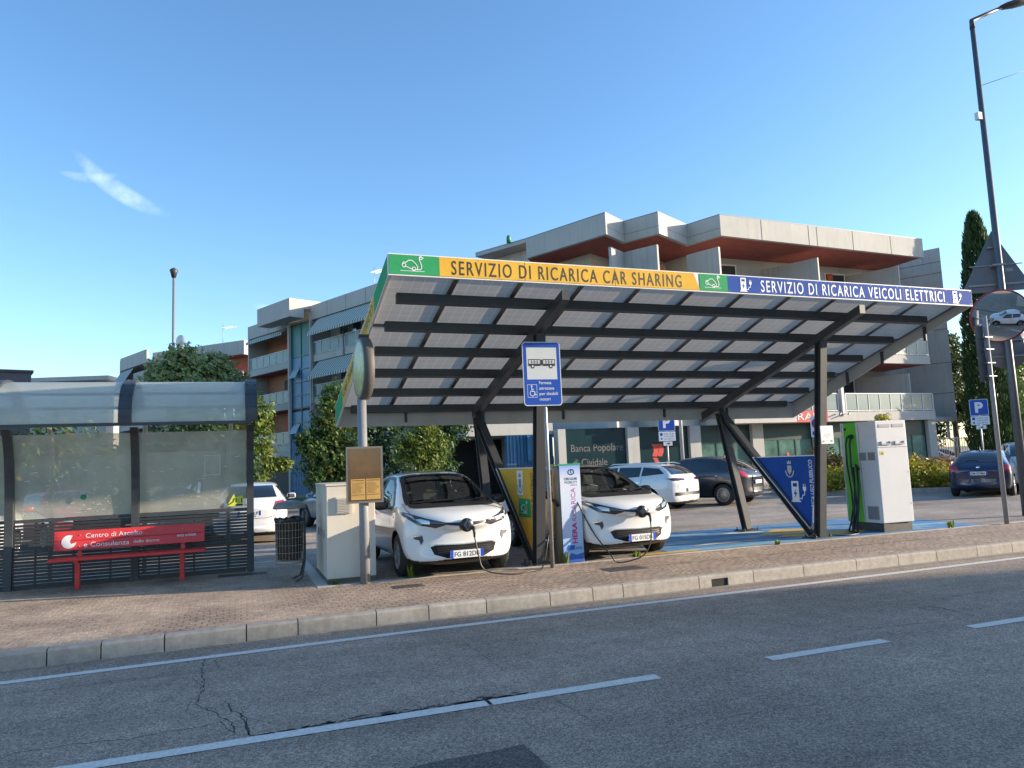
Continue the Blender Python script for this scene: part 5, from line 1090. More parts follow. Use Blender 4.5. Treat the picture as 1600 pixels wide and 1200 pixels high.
# other parked cars
def car(name, label, c, mp, loc, az, kind, group=None, wheel=None, n=10, lights=True, plate_txt=None, wheelstyle='alloy'):
    k = Car(name, label, group, c, mp, loc, az); L2 = k.L/2; H, cz, W = c['H'], c['cz'], c['W']/2
    y = lambda s_: s_-L2; b0, b1 = c['bz0'], c['bz1']; rs, re, cs, ts, tz, L = c['rs'], c['re'], c['cs'], c['ts'], c['tz'], c['L']; ht = H-.13
    k.patch('windscreen', 'front', [(-.76*W, cz+.03), (.76*W, cz+.03), (.60*W, H-.09), (-.60*W, H-.09)], M_glass)
    k.both('side_window', [(y(cs+.28), b0+.03), (y(cs+1.28), b0+.05), (y(cs+1.28), ht), (y(rs+.15), ht-.015), (y(lerp(cs, rs, .75)), lerp(b0, ht, .72))], M_glass)
    e_ = L-.50 if kind == 'estate' else re+.05
    k.both('side_window', [(y(cs+1.35), b0+.055), (y(cs+2.15), b1+.02), (y(cs+2.15), ht-.01), (y(cs+1.35), ht)], M_glass)
    if kind != 'small': k.both('side_window', [(y(cs+2.21), b1+.03), (y(e_), b1+.09), (y(e_-.22), ht-.06), (y(cs+2.21), ht-.01)], M_glass)
    k.patch('rear_window', 'rear', [(-.70*W, tz+.06), (.70*W, tz+.06), (.58*W, H-.12), (-.58*W, H-.12)], M_glass)
    for f_ in ('left', 'right'):
        k.line(f_, [(y(cs+.34), b0), (y(cs+.3), .65), (y(cs+.36), .34)], .009); k.line(f_, [(y(cs+1.31), b0), (y(cs+1.33), .6), (y(cs+1.28), .3)], .009); k.line(f_, [(y(cs+2.25), b1-.02), (y(cs+2.2), .75), (y(cs+1.98), .5), (y(cs+1.95), .32)], .009)
        k.line(f_, [(y(c['ax']+.42), .27), (y(c['ax']+c['wb']-.42), .27)], .10, 'sill_trim', M_blk)
        for s_ in (1.05, 2.0): k.patch('door_handle', f_, [(y(cs+s_), b0-.1), (y(cs+s_+.17), b0-.095), (y(cs+s_+.17), b0-.07), (y(cs+s_), b0-.075)], M_chrome, off=.02, step=.03)
    zt = tz-.06
    for s_ in (-1, 1):
        if kind == 'estate': pl = [(s_*.30, zt-.06), (s_*.84*W, zt-.07), (s_*.93*W, zt+.0), (s_*.80*W, zt+.02), (s_*.30, zt-.01)]; mm = mat('smoked_lens', (.05, .01, .012), .1, coat=1)
        elif kind == 'tall': pl = [(s_*.68*W, .80), (s_*.86*W, .80), (s_*.80*W, 1.35), (s_*.70*W, 1.35)]; mm = M_redl
        else: pl = [(s_*.60*W, zt-.14), (s_*.90*W, zt-.15), (s_*.92*W, zt-.02), (s_*.86*W, zt+.05), (s_*.66*W, zt+.02)]; mm = M_redl
        k.patch('tail_light', 'rear', pl, mm, step=.03, off=.008)
        k.patch('headlight', 'front', [(s_*.45*W, c['h0']-.13), (s_*.86*W, c['h0']-.08), (s_*.88*W, c['h0']+.02), (s_*.5*W, c['h0']-.04)], M_lens, step=.04, off=.008)
    k.line('rear', [(-.80*W, .50), (.80*W, .50)], .10, 'rear_bumper_trim', M_blk if kind in ('estate', 'suv') else mp, .006)
    k.line('rear', [(-.66*W, tz-.02), (-.70*W, .66), (-.45*W, .60), (.45*W, .60), (.70*W, .66), (.66*W, tz-.02)], .008, 'boot_gap')
    h, nn = k.cast('rear', 0, tz-.09); g = MB(); g.lathe([(0, .012), (.045, .010), (.05, 0)], (0, h.y, tz-.09), ax='y', n=20); g.build('rear_badge', M_chrome, k.t)
    k.plate('rear', 0, .72 if kind != 'estate' else .62, plate_txt)
    k.line('front', [(-.35, .42), (.35, .42)], .16, 'front_grille', M_blk, .006); k.plate('front', 0, .36, None)
    k.line('rear', [(-.02, tz+.1), (.2, tz+.13), (.34, tz+.10)], .014, 'rear_wiper', M_blk, .012)
    if kind == 'suv': 
        for yy in (c['ax'], c['ax']+c['wb']):
            for f_ in ('left', 'right'): k.line(f_, [(y(yy)+math.cos(R(a_))*(c['wr']*1.13+.03), c['wr']+.02+math.sin(R(a_))*(c['wr']*1.13+.03)) for a_ in range(-20, 201, 10)], .06, 'arch_trim', M_blk, .006)
    if kind == 'estate': 
        for s_ in (-1, 1): g = MB(); g.tube([(s_*.56, y(rs+.1), H-.06), (s_*.57, y(rs+.25), H-.015), (s_*.57, y(re-.2), H-.02), (s_*.56, y(re), H-.08)], .015, 8); g.build('roof_rail', M_chrome, k.t)
    g = MB(); g.lathe([(.02, 0), (.018, .02), (.004, .2), (0, .2)], (0, y(re-.15), H-c.get('rd', .05)-.02), n=8); g.build('aerial', M_blk, k.t)
    k.wheels(wheelstyle, wheel or M_alloy, n); k.mirrors(y(cs+.38), b0+.08, mp)
    return k
HATCH = dict(L=4.15, W=1.74, H=1.45, ax=.85, wb=2.51, wr=.31, h0=.80, cz=.98, cs=1.05, rs=1.75, re=3.3, bz0=.92, bz1=.98, ts=3.92, tz=.98, clr=.18, rd=.04)
SUV = dict(L=4.27, W=1.80, H=1.60, ax=.88, wb=2.57, wr=.34, h0=.95, cz=1.10, cs=1.1, rs=1.85, re=3.3, bz0=1.02, bz1=1.10, ts=4.02, tz=1.10, clr=.22, rd=.06)
ESTATE = dict(L=4.62, W=1.84, H=1.46, ax=.9, wb=2.73, wr=.33, h0=.85, cz=1.0, cs=1.15, rs=1.95, re=3.95, bz0=.94, bz1=1.02, ts=4.42, tz=1.02, clr=.18, rd=.05)
CLIO = dict(L=4.05, W=1.73, H=1.45, ax=.82, wb=2.58, wr=.31, h0=.82, cz=1.0, cs=1.0, rs=1.75, re=3.25, bz0=.93, bz1=1.02, ts=3.84, tz=1.0, clr=.18, rd=.05)
def at_wheel(c, rl, az, which='RL'):   # centre from the contact point of the rear left wheel
    a = R(az); f = Vector((math.sin(a), math.cos(a), 0)); r_ = Vector((math.cos(a), -math.sin(a), 0)); off = (c['ax']+c['wb'])-c['L']/2
    p = Vector((*rl, G)); s_ = 1 if which == 'RL' else -1
    return p+r_*(c['W']/2-.1)*s_+f*off
M_dgrey = paint('dark_grey', (.035, .040, .052), .3); M_navy = paint('navy', (.012, .018, .06), .2); M_red_ = paint('red', (.4, .02, .02)); M_silv = paint('silver', (.35, .37, .39), .5)
car('parked_car', 'dark grey crossover with round-cornered tail and multispoke wheels behind the canopy leg', SUV, M_dgrey, at_wheel(SUV, (14.63, 20.45), -28), -28, 'suv', wheel=M_alloy, n=18)
car('parked_car', 'white estate car with dark rear windows and black lower bumper beside the dark grey crossover', ESTATE, M_wp, at_wheel(ESTATE, (13.25, 21.0), -28, 'RR'), -28, 'estate')
car('parked_car', 'dark blue hatchback seen from behind beside the yellow-green hedge', HATCH, M_navy, at_wheel(HATCH, (21.46, 17.87), 58), 58, 'hatch', plate_txt='DM 057MA')
VAN = dict(SUV); VAN.update(H=1.66, L=4.3)
car('parked_car', 'white tall car with upright red tail lights, cut off by the right edge', VAN, M_wp, (25.15, 18.2, G), 45, 'tall')
car('parked_car', 'white hatchback seen from behind between the shelter and the litter bin', CLIO, M_wp, at_wheel(CLIO, (1.12, 19.1), 3, 'RR'), 3, 'hatch', plate_txt='EX 410LP')
LOWC = dict(HATCH); LOWC.update(H=1.30, cz=.90, h0=.72, bz0=.84, bz1=.9, tz=.88)
car('parked_car', 'silver car mostly hidden behind the litter bin and white box', LOWC, M_silv, (3.2, 22.6, G), -22, 'hatch')
car('parked_car', 'white car cut off by the left edge behind the shelter', HATCH, M_wp, (-5.25, 17.6, G), 184, 'small')
car('parked_car', 'red car dimly seen through the shelter pane', HATCH, M_red_, (-4.1, 22.2, G), 150, 'small')
car('parked_car', 'pale car dimly seen through the middle shelter pane', CLIO, M_silv, (-1.2, 21.0, G), 175, 'small')
car('parked_car', 'small distant silver car under the building overhang, nearest the fast charger', HATCH, M_silv, (45.2, 39.5, G), 120, 'small')
car('parked_car', 'small distant dark blue car under the building overhang, beside the distant silver one', HATCH, M_navy, (48.0, 41.0, G), 120, 'small')
MC = dict(SUV); MC.update(H=1.62, L=4.4)
car('passing_car', 'white crossover standing on the near lane, seen only in the round traffic mirror', MC, M_wp, (13.5, 4.2, 0), -68, 'suv')
# ---------------------------------------------------------------- buildings
M_conc = mat('concrete_grey', (.41, .405, .39), .85, var=.10, vscale=.8, bump=.3, bscale=30, streak=.35, dirt=(.2, .195, .18))
M_conc2 = mat('plaster_light', (.44, .43, .40), .85, var=.08, vscale=.6, streak=.3, dirt=(.26, .25, .23))
M_soff = mat('soffit_red', (.31, .085, .065), .8, var=.2, vscale=2); M_orange = mat('shutter_orange', (.50, .075, .035), .6, var=.15, vscale=6); M_brick = mat('wall_terracotta', (.42, .19, .11), .8, var=.12, vscale=3)
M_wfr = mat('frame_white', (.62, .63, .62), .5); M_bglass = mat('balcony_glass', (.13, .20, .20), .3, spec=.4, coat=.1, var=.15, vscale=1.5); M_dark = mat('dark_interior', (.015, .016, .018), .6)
M_win = mat('window_dark', (.02, .045, .045), .06, spec=.9, coat=.5); M_teal = mat('teal_glass', (.03, .17, .17), .4, spec=.35, var=.25, vscale=.9); M_blug = mat('blue_glass', (.08, .22, .34), .4, spec=.35, var=.25, vscale=.9)
M_corr = mat('corrugated_blue', (.025, .14, .27), .5, var=.2, vscale=2); M_curt = mat('curtain_green', (.13, .25, .19), .5, var=.3, vscale=6)
def wall_strip(g, pts, z0, z1, th=.2, side=1):
    # prism following a polyline; thickness to the inside
    n = len(pts); P = [Vector((p[0], p[1], 0)) for p in pts]; inn = []
    for i, p in enumerate(P):
        ds = []
        if i > 0: ds.append((P[i]-P[i-1]).normalized())
        if i < n-1: ds.append((P[i+1]-P[i]).normalized())
        ns = [Vector((-d.y, d.x, 0)) for d in ds]; m_ = sum(ns, Vector()).normalized(); k = 1/max(.35, m_.dot(ns[0])); inn.append(p+m_*th*k*side)
    for i in range(n-1):
        a, b, c, d = P[i], P[i+1], inn[i+1], inn[i]
        g.hull2([(q.x, q.y, z0) for q in (a, b, c, d)], [(q.x, q.y, z1) for q in (a, b, c, d)])
    return g, inn
A_, B_, C_, D_2, E_, F_, G_, H_ = (13.4, 41.4), (15.3, 38.05), (17.65, 33.0), (19.3, 34.1), (20.3, 32.3), (23.0, 33.8), (23.75, 31.9), (39.06, 33.0)
br = thing('apartment_building', 'grey stepped apartment block with bank on its ground floor, behind the canopy', 'building', (26, 36, G))
def BW_(mb, name, m=None, parent=None, **k): 
    o = mb.build(name, m, None); 
    me = o.data; off = Vector((26, 36, G))
    for v in me.vertices: v.co -= off
    o.parent = parent or br; return o
Z1, Z2, Z3, ZR0, ZR = 3.33, 6.6, 9.87, 13.1, 14.26
g = MB(); wall_strip(g, [B_, C_, D_2, E_, F_, G_, H_], ZR0, ZR-.05, .22); fas = BW_(g, 'roof_fascia', M_conc2)
g = MB(); wall_strip(g, [(p[0]-.0, p[1]) for p in [A_, B_, C_, D_2, E_, F_, G_, H_]], ZR-.045, ZR, .26); BW_(g, 'roof_flashing', mat('flashing', (.2, .2, .2), .5))
g = MB()
def along(p, q, t): return (lerp(p[0], q[0], t), lerp(p[1], q[1], t))
for t in (.18, .40, .44, .62, .82):
    p = along(G_, H_, t); g.box(p[0]-.008, p[0]+.008, p[1]-.012, p[1]-.002, ZR0, ZR-.06)
BW_(g, 'fascia_joint', M_dark, fas)
g = MB()
for a, b in ((C_, D_2), (D_2, E_), (E_, F_), (F_, G_)):
    d = Vector((b[0]-a[0], b[1]-a[1], 0)).normalized(); nn = Vector((d.y, -d.x, 0))*.004
    g.quad((a[0]+nn.x, a[1]+nn.y, 13.5), (b[0]+nn.x, b[1]+nn.y, 13.5), (b[0]+nn.x, b[1]+nn.y, 13.515), (a[0]+nn.x, a[1]+nn.y, 13.515))
BW_(g, 'fascia_joint', M_dark, fas)
back = [(39.06, 44), (10, 52), A_]
g = MB(); g.prism([(B_[0]+.12, B_[1]+.1), (C_[0]+.1, C_[1]+.2), (D_2[0], D_2[1]+.2), (E_[0]+.1, E_[1]+.2), (F_[0], F_[1]+.2), (G_[0]+.1, G_[1]+.2), (H_[0]-.1, H_[1]+.15), (38.9, 45), (22, 48)], ZR0+.01, ZR0+.25); BW_(g, 'soffit', M_soff)
g = MB(); g.prism([A_, B_, (22, 44), (22, 46)], ZR-.25, ZR-.05); BW_(g, 'roof_slab', M_conc2); g = MB(); g.prism([(14.6, 41.6), (16.0, 38.9), (22, 44), (22, 46)], 10, ZR-.26); BW_(g, 'wall', M_conc)
# recessed walls, per floor slabs
INW = [(15.6, 42.4), (18.4, 36.4), (20.3, 37.4), (21.0, 36.0), (23.6, 37.2), (24.2, 35.6), (38.4, 36.2), (38.4, 45), (15, 47)]
g = MB(); g.prism(INW, Z1+.5, ZR0); BW_(g, 'wall', M_conc2)
for z in (Z1, Z2, Z3):
    g = MB(); g.prism([along(B_, C_, .1), C_, D_2, E_, F_, G_, (38.7, H_[1]-.02), (38.7, 44), (16, 44)], z, z+(.52 if z == Z1 else .5)); BW_(g, 'floor_slab', M_conc2)
    if z > Z1: g = MB(); g.prism([along(B_, C_, .12), (C_[0]+.1, C_[1]+.2), (D_2[0], D_2[1]+.2), (E_[0]+.1, E_[1]+.2), (F_[0], F_[1]+.2), (G_[0]+.1, G_[1]+.2), (38.5, H_[1]+.2), (38.5, 44), (16, 44)], z-.02, z-.003); BW_(g, 'soffit', M_soff)
# end wall on the right, seen in shade
g = MB(); g.hull2([(41.75, 34.1, 3.25), (40.4, 36.6, 3.25), (40.6, 36.8, 3.25), (41.95, 34.3, 3.25)], [(41.75, 34.1, 14.2), (40.4, 36.6, 14.2), (40.6, 36.8, 14.2), (41.95, 34.3, 14.2)])
g.box(38.41, 40.6, 36.3, 36.6, 3.3, 14.1); ew = BW_(g, 'end_wall', M_conc)
g = MB()
for z in (5.0, 6.9, 9.0, 10.2, 12.6, 13.3): d = Vector((41.75-40.4, 34.1-36.6, 0)).normalized(); nn = Vector((d.y, -d.x, 0))*-.0; g.quad((41.745-.004, 34.098, z), (40.395-.004, 36.598, z), (40.395-.004, 36.598, z+.03), (41.745-.004, 34.098, z+.03))
BW_(g, 'wall_joint', M_dark, ew)
g = MB(); g.prism([(38.7, 33.3), (41.6, 34.0), (41.6, 44), (38.7, 44)], 3.26, 3.5); BW_(g, 'end_slab', M_conc)
# balcony party walls (fins)
def fin(a, b, z0, z1, m=M_conc, th=.16):
    d = Vector((b[0]-a[0], b[1]-a[1], 0)).normalized(); q = Vector((-d.y, d.x, 0))*th/2; A = Vector((*a, 0)); B2 = Vector((*b, 0))
    g = MB(); g.hull2([(p.x, p.y, z0) for p in (A-q, B2-q, B2+q, A+q)], [(p.x, p.y, z1) for p in (A-q, B2-q, B2+q, A+q)]); return BW_(g, 'balcony_party_wall', m)
for z0, z1 in ((Z3+.5, 12.55), (Z2+.5, Z3-.02), (Z1+.52, Z2-.02)):
    fin((19.25, 34.2), (20.25, 32.45), z0, z1); fin((18.0, 33.35), (19.15, 34.15), z0, z1)
    fin((22.95, 33.9), (23.72, 32.1), z0, z1); fin((29.3, 36.0), (30.75, 32.75), z0, z1); fin((36.0, 36.1), (37.3, 33.3), z0, z1 if z0 > 10 else z1-.5)
# windows and shutters on recessed wall
def winr(x0, x1, z0, z1, y=36.05, shutter=None, fr_=.09):
    yy = 35.6+(x0-24.2)*.6/14.2-.012
    g = MB(); g.box(x0, x0+fr_, yy-.04, yy, z0, z1).box(x1-fr_, x1, yy-.04, yy, z0, z1).box(x0+fr_, x1-fr_, yy-.04, yy, z1-fr_, z1); f = BW_(g, 'window_frame', M_wfr)
    g = MB(); g.quad((x0+fr_, yy-.012, z0), (x1-fr_, yy-.012, z0), (x1-fr_, yy-.012, z1-fr_), (x0+fr_, yy-.012, z1-fr_)); BW_(g, 'window_pane', M_dark, f)
    if shutter:
        for s0, s1 in shutter: g = MB(); g.box(lerp(x0, x1, s0), lerp(x0, x1, s1), yy-.09, yy-.045, z0, z1-.05); BW_(g, 'shutter', M_orange if s1-s0 < .6 else M_brick, f)
for z in (Z1+.52, Z2+.5, Z3+.5):
    winr(25.3, 27.4, z, z+2.35, shutter=[(.05, .4)]); winr(31.3, 33.0, z, z+2.3, shutter=[(.55, .95)]); winr(34.2, 35.8, z, z+2.3, shutter=[(.1, .35)])
g = MB(); g.box(21.3, 22.9, 36.0, 36.1, Z3+.5, 12.6); BW_(g, 'shutter', M_brick); 
g = MB(); g.hull2([(16.3, 40.6, 10.4), (18.0, 36.9, 10.4), (18.1, 37, 10.4), (16.4, 40.7, 10.4)], [(16.3, 40.6, 12.4), (18.0, 36.9, 12.4), (18.1, 37, 12.4), (16.4, 40.7, 12.4)]); BW_(g, 'shutter', M_brick)
# glass balcony railings along the front
def railing(parent, offs, p, q, z, n, h=1.0, gl=None, build=None):
    P0 = Vector((*p, z)); P1 = Vector((*q, z)); U = (P1-P0); fr2 = MB()
    fr2.bar(P0+Vector((0, 0, h)), P1+Vector((0, 0, h)), .05, .05); fr2.bar(P0+Vector((0, 0, .06)), P1+Vector((0, 0, .06)), .04, .04)
    for i in range(n+1): a = P0+U*i/n; fr2.bar(a, a+Vector((0, 0, h-.02)), .05, .05)
    o = build(fr2, 'balcony_railing', M_wfr)
    for i in range(n): a = P0+U*(i+.08)/n; b = P0+U*(i+.92)/n; gg = MB(); gg.quad(a+Vector((0, 0, .1)), b+Vector((0, 0, .1)), b+Vector((0, 0, h-.04)), a+Vector((0, 0, h-.04))); build(gg, 'railing_glass', gl or M_bglass, o)
for z in (Z1+.52, Z2+.5):
    railing(br, 0, (24.3, 32.0), (31.0, 32.46), z, 7, build=BW_); railing(br, 0, (31.6, 32.5), (38.6, 33.0), z, 8, build=BW_)
g = MB(); g.box(31.2, 31.38, 32.35, 32.6, Z1+.3, Z2); BW_(g, 'front_post', M_wfr)
g = MB()
for x_ in (31.0, 31.6): g.bar((x_, 32.3, Z1+.45), (x_-.3, 32.1, Z1+.35), .08, .06)
BW_(g, 'floodlight', M_galv)
# ground floor: pillars, dark bank front, shop glazing
g = MB(); g.box(14.3, 39.0, 33.6, 33.9, 0, .5); 
def gy(x): return 33.35-(x-15)*.008
PIL = [(14.6, 15.0), (18.35, 19.0), (21.95, 22.6), (25.8, 26.5), (29.9, 30.6), (34.2, 34.9), (38.2, 38.8)]
for x0, x1 in PIL: g = MB(); g.box(x0, x1, gy(x0)-.05, gy(x0)+.5, G-.2, Z1); BW_(g, 'pillar', M_conc2)
g = MB(); g.box(39.9, 40.35, 34.6, 35.0, 0, 3.26); BW_(g, 'pillar', M_wfr)
g = MB(); g.tube([(41.3, 34.4, 3.3), (41.3, 34.4, 2.2), (41.5, 34.2, 2.0), (41.5, 34.2, 0)], .08, 10); BW_(g, 'drainpipe', M_galv)
M_bank = mat('bank_panel', (.008, .03, .034), .25, coat=.4, var=.2, vscale=1)
for (a, b) in ((15.02, 18.33), (19.02, 21.93)):
    g = MB(); g.box(a, b, gy(a)+.12, gy(a)+.2, G-.1, Z1); o = BW_(g, 'bank_panel', M_bank)
    Pk = Plane((a-26, gy(a)+.117-36, -G), (1, 0, 0), (0, 0, 1)); mb = MB()
    if a < 16: Pk.text(mb, 'Banca Popolare', .30, 2.22, .36, 2.85, .004, bold=.004); Pk.text(mb, 'di Cividale', .38, 1.52, .36, 1.85, .004, bold=.004); mb.build('lettering', mat('brass_grey', (.16, .145, .135), .4), o)
    else:
        for s_ in (0, .30): Pk.poly(mb, [(.75+s_, 2.45), (1.05+s_, 2.45), (1.14+s_, 2.25), (1.12+s_, 2.02), (1.02+s_, 1.82), (.76+s_, 1.86), (.86+s_, 2.1), (.84+s_, 2.3)], .004)
        Pk.poly(mb, [(.78, 1.78), (1.04, 1.76), (1.14, 1.56), (1.10, 1.3), (.98, 1.1), (.80, 1.12), (.90, 1.35), (.88, 1.6)], .004); mb.build('red_logo', mat('logo_red', (.55, .05, .035), .5), o)
M_shopf = mat('shop_frame', (.015, .045, .04), .4)
for (a, b) in ((22.62, 25.78), (26.52, 29.88), (30.62, 34.18), (34.92, 38.18)):
    yv = gy(a)+.15; g = MB(); g.box(a, b, yv, yv+.1, 2.45, Z1)
    nn = 3; w_ = (b-a)/nn
    for k in range(nn+1): g.box(a+k*w_-.04+(k == 0)*.04, a+k*w_+.04-(k == nn)*.04, yv, yv+.08, .9, 2.45)
    g.box(a, b, yv, yv+.08, .82, .9); f = BW_(g, 'shopfront', M_shopf)
    for k in range(nn): q = MB(); q.quad((a+k*w_+.05, yv+.03, .9), (a+(k+1)*w_-.05, yv+.03, .9), (a+(k+1)*w_-.05, yv+.03, 2.45), (a+k*w_+.05, yv+.03, 2.45)); BW_(q, 'shop_window', mat('shop_glass', (.10, .19, .15), .10, coat=.7, var=.5, vscale=1.2), f)
    g = MB(); g.box(a, b, yv+.0, yv+.15, 0, .81); BW_(g, 'plinth_wall', M_conc)
    Pk = Plane((a+w_-26, yv+.026-36, 1.25-G), (1, 0, 0), (0, 0, 1)); mb = MB(); Pk.text(mb, 'CiviBank', .08, .30, .16, .9, .004, bold=.01); mb.build('lettering', mat('teal_ink', (.01, .05, .045), .4), f)
    mb = MB(); Pk.poly(mb, [(.46, .28), (.60, .28), (.64, .40), (.58, .52), (.44, .52), (.50, .42)], .009); mb.build('red_logo', mat('logo_red', (.55, .05, .035), .5), f)
# red insurance awning sign on the right of the bank
g = MB(); g.hull2([(25.4, 32.2, 3.32), (30.0, 32.2, 3.32), (30.0, 32.45, 3.32), (25.4, 32.45, 3.32)], [(26.8, 32.2, 3.85), (30.0, 32.2, 3.98), (30.0, 32.45, 3.98), (26.8, 32.45, 3.85)]); aw = BW_(g, 'red_fascia_sign', mat('sign_red', (.52, .035, .035), .5))
Pk = Plane((25.4-26, 32.195-36, 3.32-G), (1, 0, 0), (0, 0, 1)); mb = MB(); Pk.text(mb, 'GENERALI', .5, .12, .38, 3.6, .004); mb.build('lettering', M_signwhite, aw)
# dark entrance, blue cladding between entrance and bank
g = MB(); g.box(10.2, 14.6, 33.9, 40, Z1-.2, Z1+.5); BW_(g, 'entrance_canopy', M_conc2)
g = MB(); g.box(12.15, 14.58, 33.95, 34.1, -.02, Z1-.2); bc = BW_(g, 'blue_cladding', M_corr)
g = MB()
for k in range(14): g.box(12.2+k*.17, 12.23+k*.17, 33.91, 33.949, 0, 3.1)
g.box(12.15, 14.58, 33.90, 33.949, 1.7, 1.78); BW_(g, 'cladding_ribs', mat('corrugated_blue_dark', (.012, .07, .15), .5), bc)
g = MB(); g.box(13.2, 13.36, 33.8, 33.9, 1.9, 3.1); BW_(g, 'pipe', M_corr)
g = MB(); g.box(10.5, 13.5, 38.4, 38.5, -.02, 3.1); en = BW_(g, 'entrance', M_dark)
g = MB()
for k in range(6): g.box(11.85+k*.25, 11.87+k*.25, 38.36, 38.398, .2, 2.2)
for k in range(9): g.box(11.85, 13.12, 38.355, 38.395, .2+k*.25, .22+k*.25)
BW_(g, 'entrance_grille', mat('grille_dark', (.04, .045, .045), .5), en)
for a, b in ((9.9, 10.5), (13.5, 13.75)): g = MB(); g.box(a, b, 38.2, 38.7, -.02, 3.4); BW_(g, 'pillar', M_conc)
g = MB(); g.box(9.5, 14, 38.1, 38.6, 3.1, 4.3); BW_(g, 'entrance_beam', M_conc)
g = MB(); g.box(36, 38.2, 33.9, 44, 0, 3.2); BW_(g, 'ground_wall', M_conc)
g = MB(); g.lathe([(0, 14.2), (.13, 14.2), (.13, 14.5), (.08, 14.62), (0, 14.65)], (14.6, 38.9, 0), n=12); BW_(g, 'roof_vent', mat('vent_green', (.03, .2, .1), .5))

# left wings: same grid direction
def wing(name, label, org, rz, parts):
    t = thing(name, label, 'building', (*org, G), rz); parts(t); return t
WD = Vector((.42, -.907, 0)).normalized(); ang = math.atan2(WD.y, WD.x)
# local frame: x along facade towards the viewer's right, -y outwards
def awning(t, x0, x1, z, drop, out_, gap=0):
    n_ = int((x1-x0)/.16); g = MB(); m1 = mat('awning_pale', (.50, .52, .50), .8); m2 = mat('awning_green', (.13, .20, .19), .8)
    for k in range(n_):
        a = x0+(x1-x0)*k/n_; b = x0+(x1-x0)*(k+1)/n_; g.mat(m1 if k % 2 else m2); g.quad((a, -.02, z), (b, -.02, z), (b, -out_, z-drop), (a, -out_, z-drop)); g.quad((a, -out_, z-drop), (b, -out_, z-drop), (b, -out_-.01, z-drop-.22), (a, -out_-.01, z-drop-.22))
    g.build('striped_awning', None, t)
def bay(t, x0, x1, floors, awn=(), orange=True, dep=1.6, gl=None):
    for i, z in enumerate(floors):
        g = MB(); g.box(x0, x1, -.05, 6, z-.5, z); g.build('floor_slab', M_conc2, t); g = MB(); g.box(x0+.02, x1-.02, .2, dep, z-.52, z-.505); g.build('soffit', M_soff, t)
        top = floors[i+1]-.52 if i+1 < len(floors) else 13.1
        g = MB(); g.box(x0, x1, dep, dep+.2, z, top); g.build('wall', M_brick if orange else M_conc, t)
        if orange:
            for s_ in (.35,): xm = lerp(x0, x1, .62); g = MB(); g.box(xm, xm+1.4, dep-.06, dep-.005, z, z+2.25); g.build('shutter', M_orange, t); g = MB(); g.box(xm-1.2, xm-.1, dep-.05, dep-.005, z+.2, z+2.25); g.build('window', M_dark if i % 2 else M_orange, t)
        def bld(mb, nm, m=None, parent=None): return mb.build(nm, m, parent or t)
        railing(t, 0, (x0+.05, 0), (x1-.05, 0), z, max(3, int((x1-x0)/1.1)), build=bld, gl=gl)
